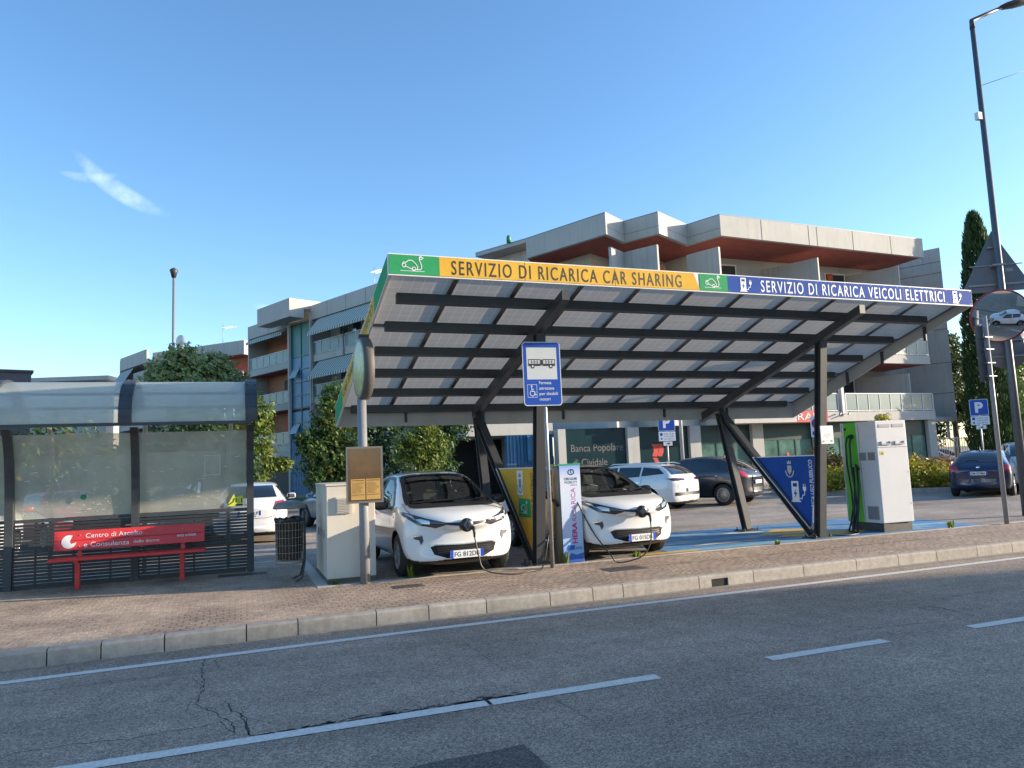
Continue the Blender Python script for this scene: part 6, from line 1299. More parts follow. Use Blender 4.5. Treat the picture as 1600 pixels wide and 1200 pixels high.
def wing_a(t):
    # x=0 at the stair tower's left fin
    fl = [Z1+.5, Z2+.5, Z3+.5]
    bay(t, 3.2, 18.5, fl, orange=False); bay(t, -7.0, -.3, fl, orange=True)
    g = MB(); g.box(3.0, 18.5, -.12, .1, 13.1, 14.2); g.box(-7.0, -.3, -.12, .1, 13.1, 14.2); g.box(-7.0, 18.5, .1, 7, 13.1, 13.4); g.build('roof_fascia', M_conc2, t)
    g = MB(); g.box(-7.2, -7.0, -.12, 6, -.1, 14.2); g.build('side_wall', M_conc, t)
    g = MB(); g.box(-.18, .05, -.25, 1.6, -.1, 13.6); g.build('tower_fin', M_conc2, t); g = MB(); g.box(3.05, 3.2, -.2, 1.6, -.1, 13.6); g.build('tower_fin', M_conc2, t)
    g = MB(); g.box(-1.9, 3.2, -1.9, -.7, 13.2, 14.6); g.box(-1.9, 3.2, -.7, 3, 13.9, 14.6); g.build('tower_canopy', M_conc2, t)
    for z, m in ((10.6, M_teal), (8.6, M_blug), (6.6, M_blug), (4.4, M_blug)):
        for x0, x1 in ((.07, 1.48), (1.54, 2.93)):
            g = MB(); hh = 2.5 if m is M_teal else 1.9; g.quad((x0, .0, z), (x1, .0, z), (x1, .0, z+hh), (x0, .0, z+hh)); g.build('tower_glazing', m, t)
    g = MB(); 
    for x_ in (.05, 1.48, 2.93): g.box(x_, x_+.06, -.06, .01, 3.0, 13.2)
    for z in (4.35, 5.4, 6.5, 7.5, 8.52, 9.5, 10.52, 13.1): g.box(.05, 2.95, -.055, .005, z, z+.07)
    g.build('tower_frame', mat('frame_blue', (.02, .09, .17), .4), t)
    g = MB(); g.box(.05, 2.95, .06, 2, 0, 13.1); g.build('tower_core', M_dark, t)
    g = MB(); g.quad((.25, -.01, 9.7), (1.3, -.01, 9.7), (1.3, -.45, 8.9), (.25, -.45, 8.9)); g.quad((.25, -.01, 5.4), (1.3, -.01, 5.4), (1.3, -.45, 4.6), (.25, -.45, 4.6)); g.build('open_vent_light', mat('vent_glass', (.25, .33, .36), .2), t)
    g = MB(); g.box(-.0, 2.95, -.15, -.05, -.1, 4.2); c = g.build('blue_cladding', M_corr, t); g = MB()
    for k in range(12): g.box(.1+k*.24, .13+k*.24, -.17, -.151, 0, 4.2)
    g.build('cladding_ribs', mat('corrugated_blue_dark', (.012, .07, .15), .5), c)
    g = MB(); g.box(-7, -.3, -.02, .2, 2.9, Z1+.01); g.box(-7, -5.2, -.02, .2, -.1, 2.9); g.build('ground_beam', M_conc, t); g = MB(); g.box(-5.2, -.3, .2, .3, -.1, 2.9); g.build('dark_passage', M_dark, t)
    g = MB(); g.box(3.2, 18.5, .4, .5, -.1, Z1); g.build('ground_wall', M_conc, t)
    for x_ in (6.5, 10, 13.5, 17): g = MB(); g.box(x_, x_+.5, -.02, .4, -.1, Z1); g.build('pillar', M_conc2, t)
    awning(t, 4.0, 12.0, 13.05, 1.2, 1.0); awning(t, 4.0, 12.0, Z3-.05, 1.2, 1.0); awning(t, -6.6, -.5, 13.05, .35, .6)
    g = MB()
    for x_ in (-3.6, 5.5, 8.0, 10.5, 13.0, 15.5): g.box(x_, x_+.02, -.128, -.121, 13.1, 14.2)
    g.build('fascia_joint', M_dark, t)
    for x_ in (3.35, 7.6, 12.2): g = MB(); g.tube([(x_, -.12, 13.0), (x_, -.12, .1)], .05, 8); g.build('downpipe', M_galv, t)
    for z in fl:
        for x_ in (4.6, 6.3, 9.0, 10.8, 13.4, 15.2): g = MB(); g.box(x_, x_+1.2, 1.52, 1.59, z, z+2.2); f = g.build('window_frame', M_wfr, t); g = MB(); g.box(x_+.08, x_+1.12, 1.50, 1.515, z, z+2.12); g.build('window_pane', M_win, f)
    for x_, z in ((5.6, 10.4), (8.3, 7.1), (11.5, 10.4), (-1.6, 7.1), (-4.8, 3.9)): g = MB(); g.bbox(x_, x_+.8, .9, 1.3, z+.05, z+.65, .03); g.build('air_conditioner', M_wfr, t)
    for x_ in (-2.7,): g = MB(); g.lathe([(0, 0), (.25, .05), (.42, .18)], (x_, .8, 14.4), ax='y', n=18); g.build('dish_aerial', M_wfr, t)
    g = MB(); g.tube([(10, 1, 14), (10, 1, 15.9)], .02, 6); 
    for k in range(6): g.bar((10+.2*k, .7, 15.5), (10+.2*k, 1.3, 15.5), .02, .02)
    g.bar((10, 1, 15.5), (11.3, 1, 15.5), .02, .02); g.build('tv_aerial', M_galv, t)
wing('apartment_building', 'left apartment wing with blue-green glazed stair tower, striped awnings and orange shutters', (4.25, 61.0), ang, wing_a)
def wing_b(t):
    fl = [Z1+.5, Z2+.5, Z3+.5]
    bay(t, 0, 7.5, fl, orange=False); g = MB(); g.box(0, 7.5, -.12, .1, 12.9, 14.2); g.box(0, 7.5, .1, 6, 12.9, 13.2); g.build('roof_fascia', M_conc2, t)
    g = MB(); g.box(3.8, 7.5, -.1, .05, Z3+.5, 12.2); g.build('side_wall', M_conc, t)
    awning(t, 0, 3.6, 12.8, 2.2, 1.4); g = MB(); g.box(0, 7.5, .3, 5, -.1, Z1); g.build('ground_wall', M_conc, t)
    g = MB(); g.box(-.2, 0, -.1, 6, 0, 14); g.build('end_wall', M_conc, t)
wing('apartment_building', 'far apartment wing at the left with pale sloping awning under a grey roof edge', (-11.0, 87.0), ang, wing_b)
def wing_c(t):
    bay(t, 0, 6.0, [Z1+.5, Z2+.5, Z3+.5], orange=True)
    g = MB(); g.box(-6, 6.0, -.12, .1, 13.0, 14.3); g.build('roof_fascia', M_conc2, t); g = MB(); g.box(-6, 6, .1, 6, 13.0, 13.3); g.build('roof_slab', M_soff, t); g = MB(); g.box(-6, 0, 1.6, 1.8, 0, 13); g.build('wall', M_brick, t)
    g = MB(); g.box(6.0, 6.2, -.12, 6, 12.95, 14.28); g.build('end_wall', M_conc2, t)
    g = MB(); g.lathe([(0, 0), (.4, .06), (.62, .25)], (-2.2, -.3, 15.1), ax='y', n=20); g.tube([(-2.2, .1, 15.1), (-2.0, .1, 14.2)], .05, 6); g.build('dish_aerial', M_wfr, t)
    g = MB(); g.tube([(3.2, .2, 14), (3.2, .2, 16.2)], .025, 6); g.bar((3.2, .2, 15.8), (4.9, .2, 15.8), .03, .03)
    for k in range(6): g.bar((3.4+.25*k, -.1, 15.8), (3.4+.25*k, .5, 15.8), .02, .02)
    g.build('tv_aerial', M_galv, t)
wing('apartment_building', 'middle distant apartment block with orange shutters and dish aerial, behind the leafy treetop', (-3.4, 79.0), ang+.35, wing_c)
# far left: dark flat-roofed box and low pale roof
t = thing('low_building', 'dark flat-topped building just showing above the shelter roof at the left edge', 'building', (-14, 48, G), R(17))
g = MB(); g.box(-14, 3.4, 0, 8, 0, 7.85); g.build('wall', mat('dark_cladding', (.05, .05, .065), .5, var=.2), t); g = MB(); g.box(-14.1, 3.5, -.1, 8.1, 7.851, 8.0); g.build('roof_edge', mat('dark_edge', (.02, .02, .03), .5), t)
g = MB(); g.tube([(1.2, -.4, 6.2), (1.2, -.4, 7.85)], .1, 8); g.tube([(1.2, -.4, 7.7), (1.7, -.4, 7.7)], .1, 8); g.build('roof_pipe', M_wfr, t)
t = thing('low_building', 'low pale flat roof peeping above the shelter between dark building and apartments', 'building', (-18.5, 92, G), -.3)
g = MB(); g.box(-8, 6, 0, 10, 0, 12.3); g.build('wall', M_conc, t); g = MB(); g.box(-8.6, 6.6, -1, 11, 12.31, 12.75); g.build('roof_slab', M_conc2, t)
# buildings across the road, behind the viewer: they throw the shade on the carriageway and show in the mirror
t = thing('row_building', 'low pale building row across the road with arched openings, seen only in the round mirror', 'building', (0, 0, .14))
RH = 9.5
g = MB(); RP = [(13, -1.9), (46, -4.1), (95, -12), (95, -26), (13, -18)]; g.prism(RP, 0, RH); g.build('wall', mat('row_wall', (.5, .48, .44), .85, var=.1), t)
g = MB()
for k in range(7):
    x_ = 15+k*4.2; yv = -1.9-(x_-13)*2.2/33; g.hull2([(x_, yv+.03, 3.6), (x_+2.4, yv-.13, 3.6), (x_+2.4, yv-.3, 3.6), (x_, yv-.1, 3.6)], [(x_, yv+.03, 5.4), (x_+2.4, yv-.13, 5.4), (x_+2.4, yv-.3, 5.4), (x_, yv-.1, 5.4)])
g.build('window', M_win, t)

# ---------------------------------------------------------------- vegetation
def crown(mb, c, rad, n, ls, rnd, holes=.35, flat=1.0, seed=0, layers=.55):
    c = Vector(c); k = 0; tries = 0
    while k < n and tries < n*12:
        tries += 1
        d = Vector((rnd.gauss(0, 1), rnd.gauss(0, 1), rnd.gauss(0, 1))).normalized(); r_ = rnd.random()**layers
        bump_ = 1+.45*noise.noise(d*2.3+Vector((seed, seed*2.1, 0)))+.24*noise.noise(d*6+Vector((seed, 0, 5)))
        p = Vector((d.x*rad[0], d.y*rad[1], d.z*rad[2]))*r_*bump_
        q = c+p
        if noise.noise(q*(1.6/max(.5, max(rad)/2.2))+Vector((seed*3.3, 0, 0))) < holes-.5: continue
        s_ = ls*rnd.choice((.5, .8, .9, 1.1, 1.5))*rnd.uniform(.85, 1.15); nrm_ = (d+Vector((rnd.gauss(0, .7), rnd.gauss(0, .7), rnd.gauss(0, .7)+.3))).normalized()
        u = nrm_.cross(Vector((rnd.random(), rnd.random(), rnd.random()))).normalized(); v = nrm_.cross(u)
        mb.quad(q-u*s_*.5, q-v*s_*.28+nrm_*s_*.06, q+u*s_*.5, q+v*s_*.28+nrm_*s_*.06); k += 1
M_bark = mat('bark', (.07, .055, .04), .9, var=.3, vscale=10, bump=.6, bscale=30)
def tree(label, loc, clumps, leaf, ls, n, seed, trunk=.14, h=2.0, cat='tree', name='tree', group=None, limbs=True, holes=.43):
    rnd = random.Random(seed); t = thing(name, label, cat, (*loc, G), rnd.uniform(0, 0), group)
    g = MB(); top = Vector((0, 0, h))
    g.tube([(0, 0, -.1), (rnd.uniform(-.06, .06), 0, h*.5), tuple(top)], [trunk, trunk*.8, trunk*.6], 8)
    for c, r_ in clumps: c = Vector(c); m = top.lerp(c, .5)+Vector((0, 0, -.1)); g.tube([tuple(top*.8), tuple(m), tuple(c), tuple(c+Vector((rnd.uniform(-.3, .3), rnd.uniform(-.3, .3), 1)).normalized()*r_[2]*.7)], [trunk*.5, trunk*.33, trunk*.2, trunk*.06], 6)
    g.build('trunk', M_bark, t)
    g = MB(); tot = sum(r_[0]*r_[1]*r_[2] for c, r_ in clumps)**1
    for i, (c, r_) in enumerate(clumps): crown(g, c, r_, int(n*(r_[0]*r_[1]*r_[2])**.67/sum((q[0]*q[1]*q[2])**.67 for _, q in clumps)), ls, rnd, seed=seed+i*1.7, holes=holes)
    g.build('crown', leaf, t); return t
L_magn = leafmat('leaf_magnolia', (.025, .06, .014), (.075, .12, .026), (.22, .10, .03)); L_bright = leafmat('leaf_bright', (.04, .08, .012), (.13, .17, .03), (.25, .2, .05)); L_dark = leafmat('leaf_dark', (.014, .04, .015), (.045, .085, .03))
L_grey = leafmat('leaf_greygreen', (.11, .17, .065), (.30, .33, .14), (.28, .25, .12)); L_cyp = leafmat('leaf_cypress', (.015, .04, .014), (.05, .085, .028)); L_hedge = leafmat('leaf_hedge_yellow', (.12, .15, .015), (.38, .33, .04), (.42, .2, .03)); L_brown = leafmat('leaf_hedge_brown', (.10, .055, .02), (.20, .11, .04)); L_pine = leafmat('leaf_pine', (.03, .05, .018), (.09, .11, .035))
tree('leafy magnolia with dark rusty top and bright lower left leaves beside the stair tower', (3.3, 27.0), [((-.35, 0, 2.0), (1.0, .9, 1.1)), ((.45, 0, 1.9), (.9, .8, 1.1)), ((-.1, 0, 3.3), (.75, .75, .95)), ((.05, .1, 4.1), (.5, .5, .75)), ((-.95, -.2, 2.6), (.45, .5, .5))], L_magn, .15, 9000, 3, h=1.3)
tree('bright small tree directly behind the roof of the first white car', (6.3, 26.2), [((0, 0, 2.0), (.75, .7, 1.1)), ((.5, -.1, 2.3), (.4, .4, .6)), ((-.5, 0, 2.3), (.6, .5, .8)), ((0, 0, 3.1), (.6, .5, .6))], L_bright, .10, 8000, 5, h=1.2)
tree('dark evergreen tree left of the bright one, behind the bronze notice case', (5.3, 31.5), [((-.8, 0, 2.4), (1.3, 1, 1.7)), ((.8, 0, 2.3), (1.1, 1, 1.8)), ((0, 0, 3.8), (1.4, 1, 1.0))], L_dark, .17, 7000, 7, h=1.5)
tree('dark evergreen tree right of the bright one, beside the dark entrance', (8.3, 31.5), [((-.4, 0, 2.4), (1.0, 1, 1.6)), ((.5, 0, 3.4), (.9, .9, .9)), ((.2, 0, 1.3), (.6, .7, .8))], L_dark, .17, 6000, 9, h=1.5)
tree('large grey-green treetop rising above the bus shelter roof', (-2.6, 59.5), [((0, 0, 8.3), (2.9, 2.2, 2.3)), ((-2.1, 0, 8.6), (1.6, 1.6, 1.7)), ((2.1, 0, 8.2), (2.0, 1.6, 1.6)), ((-.9, -.3, 10.2), (1.6, 1.3, 1.2)), ((1.4, 0, 9.6), (1.5, 1.3, 1.2)), ((3.4, 0, 7.2), (1.3, 1.2, 1.0))], L_grey, .30, 13000, 11, trunk=.35, h=5.5)
tree('bright green tree between the shelter and the left apartment wing', (.6, 35.5), [((-1.2, 0, 2.4), (1.7, 1.2, 1.8)), ((.4, 0, 2.6), (.9, .9, 1.5)), ((.3, 0, 4.2), (.8, .8, .9)), ((1.4, 0, 2.0), (.55, .5, .35))], L_bright, .17, 8000, 13, h=1.6)
tree('dark green tree behind the left shelter pane', (-5.4, 27.0), [((0, 0, 2.3), (1.7, 1.3, 1.6)), ((1.6, 0, 1.8), (1.2, 1, 1.2)), ((-1.6, 0, 2.0), (1.3, 1, 1.4))], L_magn, .17, 7000, 15, h=1.4)
tree('dark green tree behind the middle shelter pane', (-1.6, 31.0), [((0, 0, 2.6), (1.9, 1.3, 1.7)), ((1.6, 0, 2.0), (1.2, 1, 1.2))], L_dark, .18, 6000, 16, h=1.4)
# cypress
def cypress(label, loc, H, r_, n, seed):
    rnd = random.Random(seed); t = thing('cypress', label, 'tree', (*loc, G)); g = MB(); g.tube([(0, 0, -.1), (0, 0, H*.9)], [.25, .03], 8); g.build('trunk', M_bark, t); g = MB()
    for i in range(n):
        z = H*(.02+.98*rnd.random()**1.15); prof = min(1, z/H/.12)*(1-(z/H))**.42 if z/H > .12 else .85+.15*z/H/.12; prof = min(prof, 1)
        a = rnd.uniform(0, 6.283); rr = r_*prof*(1+.16*noise.noise(Vector((math.cos(a)*1.2, math.sin(a)*1.2, z*.9+seed)))+.10*noise.noise(Vector((math.cos(a)*3, math.sin(a)*3, z*3))))*rnd.random()**.3
        p = Vector((rr*math.cos(a), rr*math.sin(a), z)); up = Vector((math.cos(a)*.35, math.sin(a)*.35, 1)).normalized(); s_ = rnd.uniform(.18, .42); u = up.cross(Vector((rnd.gauss(0, 1), rnd.gauss(0, 1), 0))).normalized()
        g.quad(p-u*s_*.16, p-up*s_*.2, p+u*s_*.16, p+up*s_*.8)
    g.build('crown', L_cyp, t)
cypress('tall dark cypress behind the parking sign at the right', (42.6, 32.3), 15.7, 1.65, 20000, 2)
tree('sunlit pine between the apartment block and the cypress', (61.5, 50.5), [((0, 0, 8.6), (3.0, 2.5, 3.2)), ((-2.2, 0, 6.6), (2.2, 2, 2.0)), ((1.6, 0, 5.2), (2.0, 2, 2.0)), ((-1, 0, 11), (1.6, 1.6, 1.4))], L_pine, .34, 11000, 21, trunk=.3, h=5, name='pine_tree')
tree('dark tree under the building overhang', (52.0, 47.0), [((-2.5, 0, 2.8), (2.6, 2, 1.9)), ((1.4, 0, 3.0), (2.2, 2, 1.7))], L_dark, .3, 7000, 23, trunk=.2, h=2.2)
tree('bright green tree right of the cypress behind the mirror poles', (57.5, 42.6), [((0, 0, 5.2), (2.6, 2.4, 2.6)), ((1.8, 0, 3.0), (2.2, 2, 2.0)), ((-1.2, 0, 2.6), (1.8, 1.5, 1.8)), ((.5, 0, 7.2), (1.8, 1.6, 1.4))], L_bright, .28, 10000, 25, trunk=.25, h=3)
tree('dark tree at the right edge behind the traffic mirror', (62.0, 44.8), [((0, 0, 5.5), (3.2, 2.4, 3.2)), ((-2.4, 0, 3.4), (2.0, 1.8, 2.2)), ((2.5, 0, 3.4), (2.4, 2, 2.4))], L_magn, .3, 9000, 27, trunk=.3, h=3.5)
tree('tall shrub with yellow leaves behind the fast charger', (26.6, 25.4), [((0, 0, 2.75), (.5, .4, .38)), ((-.1, 0, 1.6), (.55, .5, .9))], L_hedge, .12, 1800, 29, trunk=.05, h=1.2, name='shrub', cat='shrub')
def hedge(label, boxes, leaf, ls, n, seed, loc, cat='hedge'):
    rnd = random.Random(seed); t = thing('hedge', label, cat, (*loc, G)); g = MB()
    for c, r_ in boxes:
        g.tube([(c[0], c[1], -.05), (c[0], c[1], c[2])], [.03, .015], 5)
    g.build('stems', M_bark, t); g = MB()
    for i, (c, r_) in enumerate(boxes): crown(g, c, r_, n//len(boxes), ls, rnd, holes=.18, seed=seed+i, layers=.35)
    g.build('foliage', leaf, t)
hedge('clipped yellow-green hedge right of the fast charger', [((-1.5, .5, .55), (.75, .6, .6)), ((-.6, .1, .62), (.8, .6, .62)), ((.3, -.3, .6), (.8, .6, .65)), ((1.0, -.8, .5), (.6, .5, .55)), ((-2.3, 1.0, .5), (.7, .6, .5))], L_hedge, .11, 9000, 41, (22.8, 21.2))
hedge('reddish brown low hedge behind the yellow-green one', [((-1.2, .6, .75), (.9, .5, .5)), ((0, 0, .8), (.9, .5, .5)), ((1.2, -.6, .75), (.9, .5, .5))], L_brown, .10, 4500, 43, (25.4, 23.2))
hedge('round olive bush left of the fast charger', [((0, 0, .9), (1.0, .9, .95)), ((.9, .3, .7), (.8, .7, .75))], leafmat('leaf_olive', (.05, .045, .015), (.13, .10, .035)), .12, 5000, 45, (24.3, 26.6), 'bush')
hedge('low dark ground shrub in front of the olive bush', [((-1.4, .4, .3), (.9, .7, .42)), ((0, 0, .32), (1.0, .7, .42)), ((1.3, -.4, .3), (.9, .7, .4))], leafmat('leaf_rosemary', (.02, .05, .03), (.06, .10, .06)), .09, 6000, 47, (22.2, 24.2), 'bush')
g = MB(); P2 = [(19.3, 23.6), (19.6, 22.6), (23.6, 19.2), (24.2, 19.4), (31, 27), (26, 30)]; g.prism(P2, G-.1, G+.15); struct(g.build('planter_kerb', M_kerb)); g = MB(); c0 = Vector((25, 25, 0)); g.add([((Vector((*p, 0))-c0)*.93+c0).to_tuple()[:2]+(G+.156,) for p in P2], [list(range(6))]); struct(g.build('planter_soil', mat('soil', (.10, .065, .04), .95, var=.3)))
g = MB(); g.prism([(14, 32.2), (26, 30.9), (42, 31.5), (42, 33.7), (14, 34.3)], G-.1, G+.05); struct(g.build('building_pavement', mat('pale_pavement', (.34, .29, .24), .85, var=.15)))
g = MB(); g.prism([(-14, 54), (2.5, 54), (10, 37), (8, 33), (-2, 46), (-14, 50)], G-.1, G+.03); struct(g.build('lawn', mat('grass', (.05, .10, .02), .95, var=.4, vscale=6, bump=.6)))
# weeds at the pavement edge
rn = random.Random(17)
for i, (x_, y_, h_, lab) in enumerate(((13.05, 11.04, .17, 'weed tuft on the edge right of the fast charger'), (8.9, 11.0, .10, 'tiny weed on the edge before the left leg of the right frame'), (2.42, 11.1, .22, 'weed at the front wheel of the first white car'), (6.15, 11.08, .12, 'weed under the bumper of the second white car'), (4.88, 11.1, .20, 'weed clump between the blue bus sign pole and the charging post'), (1.34, 11.16, .08, 'small weed at the foot of the white box'))):
    g = MB()
    for k in range(26):
        a = rn.uniform(0, 6.28); l = h_*rn.uniform(.5, 1.1); lean = rn.uniform(.1, .5); q = Vector((x_+rn.uniform(-.05, .05), y_+rn.uniform(-.03, .03), G)); tip = q+Vector((math.cos(a)*lean*l, math.sin(a)*lean*l, l)); s_ = Vector((-math.sin(a), math.cos(a), 0))*.008
        g.add([q-s_, q+s_, q.lerp(tip, .6)+s_*1.6, tip, q.lerp(tip, .6)-s_*1.6], [(0, 1, 2, 3, 4)])
    tag(g.build('weed', L_bright), lab, 'weed')
# ---------------------------------------------------------------- wall, fence, signs, lamps
t = thing('stone_wall', 'rough grey stone wall under the building overhang in the distance', 'wall', (43.5, 41.0, G)); g = MB(); g.box(0, 3.2, 0, .5, 0, 2.3); g.build('wall', mat('rubble', (.16, .155, .15), .95, var=.4, vscale=3, bump=.8, bscale=8), t)
t = thing('metal_fence', 'pale upright-bar fence right of the rough stone wall', 'fence', (47.2, 40.2, G)); g = MB(); g.bar((0, 0, 2.1), (6, -2.5, 2.1), .06, .06); g.bar((0, 0, .2), (6, -2.5, .2), .06, .06)
for k in range(40): g.bar((k*.15, -k*.0625, 0), (k*.15, -k*.0625, 2.2), .035, .035)
g.build('bars', M_galv, t)
def park_sign(label, loc, ztop, rz, extra=True, lettering='P'):
    t = thing('parking_sign', label, 'sign', loc, rz); g = MB(); g.lathe([(0, 0), (.03, 0), (.03, ztop-.1), (0, ztop-.1)], (0, .03, 0), n=12); g.build('pole', M_galv, t)
    P_ = Plane((-.3, -.02, ztop-.6), (1, 0, 0), (0, 0, 1)); g = MB(); P_.poly(g, rrect(0, 0, .6, .6, .04), -.01, .01); b = g.build('sign_plate', M_signwhite, t); g = MB(); P_.poly(g, rrect(.015, .015, .585, .585, .03), .002); g.build('blue_field', mat('traffic_blue', (.012, .075, .42), .35), b)
    g = MB(); P_.text(g, 'P', .3, .13, .36, None, .006, bold=.05, align='C'); g.build('lettering', M_signwhite, b)
    P_ = Plane((-.3, -.02, ztop-.94), (1, 0, 0), (0, 0, 1)); g = MB(); P_.rect(g, 0, 0, .6, .32, -.01, .01); b = g.build('timetable_plate', M_signwhite, t); g = MB(); P_.rect(g, .05, .18, .14, .28, .002); P_.rect(g, .07, .05, .12, .12, .002)
    for k, l_ in enumerate(('8.00-13.00', '15.00-19.00', 'max 60 min')): P_.text(g, l_, .19, .22-k*.085, .05, .36, .002)
    g.build('lettering', mat('traffic_blue', (.012, .075, .42), .35), b)
    if extra: P_ = Plane((-.15, -.02, ztop-1.10), (1, 0, 0), (0, 0, 1)); g = MB(); P_.rect(g, 0, 0, .32, .14, -.01, .01); b = g.build('arrow_plate', M_signwhite, t); g = MB(); P_.poly(g, [(.18, .03), (.25, .07), (.18, .11), (.18, .085), (.12, .085), (.12, .055), (.18, .055)], .002); g.build('arrow', M_ink, b)
    return t
park_sign('blue parking sign with white plates between the red bank logo and pale pole', (14.0, 22.6, G), 3.1, R(-12))
park_sign('blue parking sign with white plates above the dark blue hatchback, before the cypress', (25.75, 20.1, G), 3.25, R(-40))
t = thing('no_parking_sign', 'small round no-parking sign just right of the canopy column', 'sign', (17.5, 19.3, G), R(-25)); g = MB(); g.lathe([(0, 0), (.03, 0), (.03, 2.75), (0, 2.75)], (0, .03, 0), n=12); g.build('pole', M_galv, t)
P_ = Plane((-.2, -.02, 2.05), (1, 0, 0), (0, 0, 1)); g = MB(); P_.rect(g, 0, 0, .40, .66, -.01, .01); b = g.build('sign_plate', M_signwhite, t); g = MB(); P_.disc(g, .2, .43, .17, .002); g.build('red_ring', mat('traffic_red', (.5, .02, .03), .4), b); g = MB(); P_.disc(g, .2, .43, .13, .004); g.build('blue_disc', mat('traffic_blue', (.012, .075, .42), .35), b); g = MB(); P_.stroke(g, [(.10, .53), (.30, .33)], .03, .006); g.build('red_bar', mat('traffic_red', (.5, .02, .03), .4), b)
g = MB(); P_.rect(g, .04, .06, .15, .18, .002); P_.rect(g, .22, .05, .34, .17, .002); g.build('pictograms', mat('traffic_blue', (.012, .075, .42), .35), b)
t = thing('lamp_post', 'slim bright galvanised pole behind the canopy right of the parking sign', 'pole', (15.6, 24.2, G)); g = MB(); g.lathe([(0, 0), (.075, 0), (.055, 7), (0, 7)], (0, 0, 0), n=14); g.build('pole', mat('pole_bright', (.55, .56, .56), .35, metal=.4), t)
t = thing('street_lamp', 'slim street lamp with small flat head above the shelter roof', 'street lamp', (-4.6, 66.0, G)); g = MB(); g.lathe([(0, 0), (.16, 0), (.10, 18), (0, 18)], (0, 0, 0), n=14); g.build('pole', M_galv, t); g = MB(); g.lathe([(0, 17.9), (.16, 17.9), (.26, 18.3), (.34, 18.5), (.25, 18.62), (0, 18.75)], (0, 0, 0), n=20); g.build('lamp_head', mat('lamp_dark', (.04, .04, .045), .5), t)
# big street lamp at the right
t = thing('street_lamp', 'tall dark tapering street lamp with arm and lamp head at the right edge', 'street lamp', (16.3, 11.85, G)); g = MB(); g.lathe([(0, 0), (.095, 0), (.08, 3), (.052, 11.5), (0, 11.52)], (0, 0, 0), n=20); g.build('pole', mat('lamp_pole', (.09, .10, .115), .4, metal=.3, var=.1), t)
g = MB(); hx, hy = .97, -.24
g.tube([(0, 0, 11.3), (.0, 0, 11.5), (hx*.35, hy*.35, 11.66), (hx*.8, hy*.8, 11.85)], [.06, .055, .045, .04], 10); g.build('arm', M_steel, t)
g = MB(); d = Vector((hx, hy, .26)).normalized(); s_ = Vector((-hy, hx, 0)).normalized(); u = d.cross(s_)*-1; prof = [(.0, .05, .04), (.12, .12, .07), (.4, .17, .09), (.7, .16, .085), (.95, .08, .05), (1.0, .02, .02)]; vs = []; fs = []
O = Vector((hx*.75, hy*.75, 11.86))
for l_, w_, h_ in prof:
    for k in range(12): a = 2*math.pi*k/12; vs.append(O+d*l_+s_*w_*math.cos(a)+u*h_*max(-.45, math.sin(a)))
for j in range(5):
    for k in range(12): fs.append((j*12+k, j*12+(k+1) % 12, (j+1)*12+(k+1) % 12, (j+1)*12+k))
fs.append(tuple(range(12))); fs.append(tuple(range(60, 72))); g.smooth = True; g.add(vs, fs); g.build('lamp_head', mat('lamp_dark', (.04, .04, .045), .5), t)
g = MB(); g.box(-.19, -.07, -.05, .05, 9.05, 9.22); g.build('sensor_box', M_wfr, t)
g = MB(); g.tube([(.05, 0, 9.9), (4, 1, 11.6), (9, 2, 14)], .008, 5); g.build('guy_wire', M_galv, t)
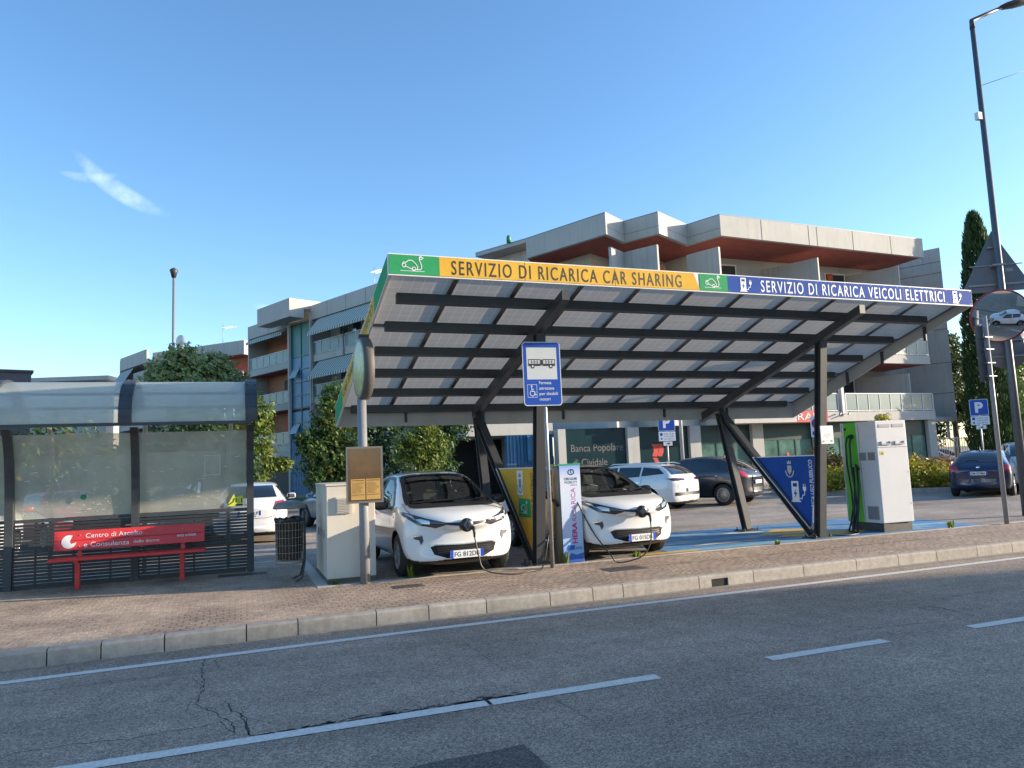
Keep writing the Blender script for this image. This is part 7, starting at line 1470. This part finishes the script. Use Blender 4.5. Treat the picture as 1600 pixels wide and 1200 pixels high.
# big triangle sign (back) clamped to the lamp
t = thing('road_sign', 'grey back of a large triangular road sign clamped to the street lamp above the mirror', 'sign', (16.3, 11.9, 5.2), R(-32))
g = MB(); g.hull2([(-.75, .10, 0), (.75, .10, 0), (0, .10, 1.42)], [(-.75, .12, 0), (.75, .12, 0), (0, .12, 1.42)]); bk_ = g.build('sign_back', mat('sign_back_grey', (.15, .16, .18), .5, metal=.2, var=.1), t)
g = MB(); g.box(-.6, .6, .06, .099, .14, .18).box(-.14, .14, .03, .099, 1.0, 1.04).box(-.13, .13, -.12, .099, .56, .60).box(-.55, .55, .07, .099, .60, .62); g.box(.2, .35, .094, .0995, .45, .52); g.build('clamp_rails', M_galv, bk_)
t = thing('road_sign', 'grey back of a round road sign below the traffic mirror', 'sign', (16.3, 11.9, 3.55), R(-32)); g = MB(); g.lathe([(0, .10), (.48, .10), (.48, .12), (0, .12)], (.05, 0, .35), ax='y', n=36); b = g.build('sign_back', mat('sign_back_grey', (.15, .16, .18), .5, metal=.2, var=.1), t); g = MB(); g.box(-.35, .4, .06, .099, .14, .17).box(-.35, .4, .06, .099, .5, .53); g.build('clamp_rails', M_galv, b)
# mirror on its own thin pole
mx_, my_, mz_ = 15.12, 11.1, 4.42
t = thing('mirror_pole', 'thin grey pole with steel straps carrying the round traffic mirror', 'pole', (14.42, 10.92, G)); g = MB(); g.lathe([(0, 0), (.045, 0), (.045, 4.2), (0, 4.21)], (0, 0, 0), n=14); g.build('pole', mat('pole_grey', (.23, .235, .25), .45), t)
g = MB()
for z in (2.95, 3.22, 3.5, 3.75): g.box(-.10, .12, -.05, .05, z, z+.02)
g.build('strap', M_galv, t); g = MB(); g.box(-.24, -.05, .03, .06, 2.85, 4.0); g.build('side_panel', mat('panel_dark', (.05, .055, .065), .5), t)
t = thing('traffic_mirror', 'round convex traffic mirror with red rim showing a white car', 'mirror', (mx_, my_, mz_))
v_in = (Vector((mx_, my_, mz_))-Vector((0, 0, 1.75))).normalized(); tgt = (Vector((12.6, 4.4, .8))-Vector((mx_, my_, mz_))).normalized(); nrm_ = (tgt-v_in).normalized()
rot = nrm_.to_track_quat('Z', 'Y').to_matrix().to_4x4(); Rm = 3.3; rad_ = .54
g = MB(); g.M = rot; prof = [(r_*rad_/10, math.sqrt(Rm*Rm-(r_*rad_/10)**2)-math.sqrt(Rm*Rm-rad_**2)+.02) for r_ in range(11)]; g.lathe(prof, (0, 0, 0), n=64); g.build('mirror_face', mat('mirror_silver', (.82, .84, .86), .02, metal=1), t)
g = MB(); g.M = rot; g.lathe([(rad_-.005, .03), (rad_+.02, .035), (rad_+.025, .0), (rad_+.0, -.06), (0, -.08)], (0, 0, 0), n=64); g.build('mirror_rim', mat('rim_red', (.28, .03, .03), .4), t)
g = MB(); b_ = rot @ Vector((0, 0, -.08)); g.tube([tuple(b_), tuple(b_+(rot @ Vector((0, 0, -.14)))), (14.42-mx_, 10.92-my_, 4.1-mz_)], .022, 8); g.build('bracket', M_galv, t)
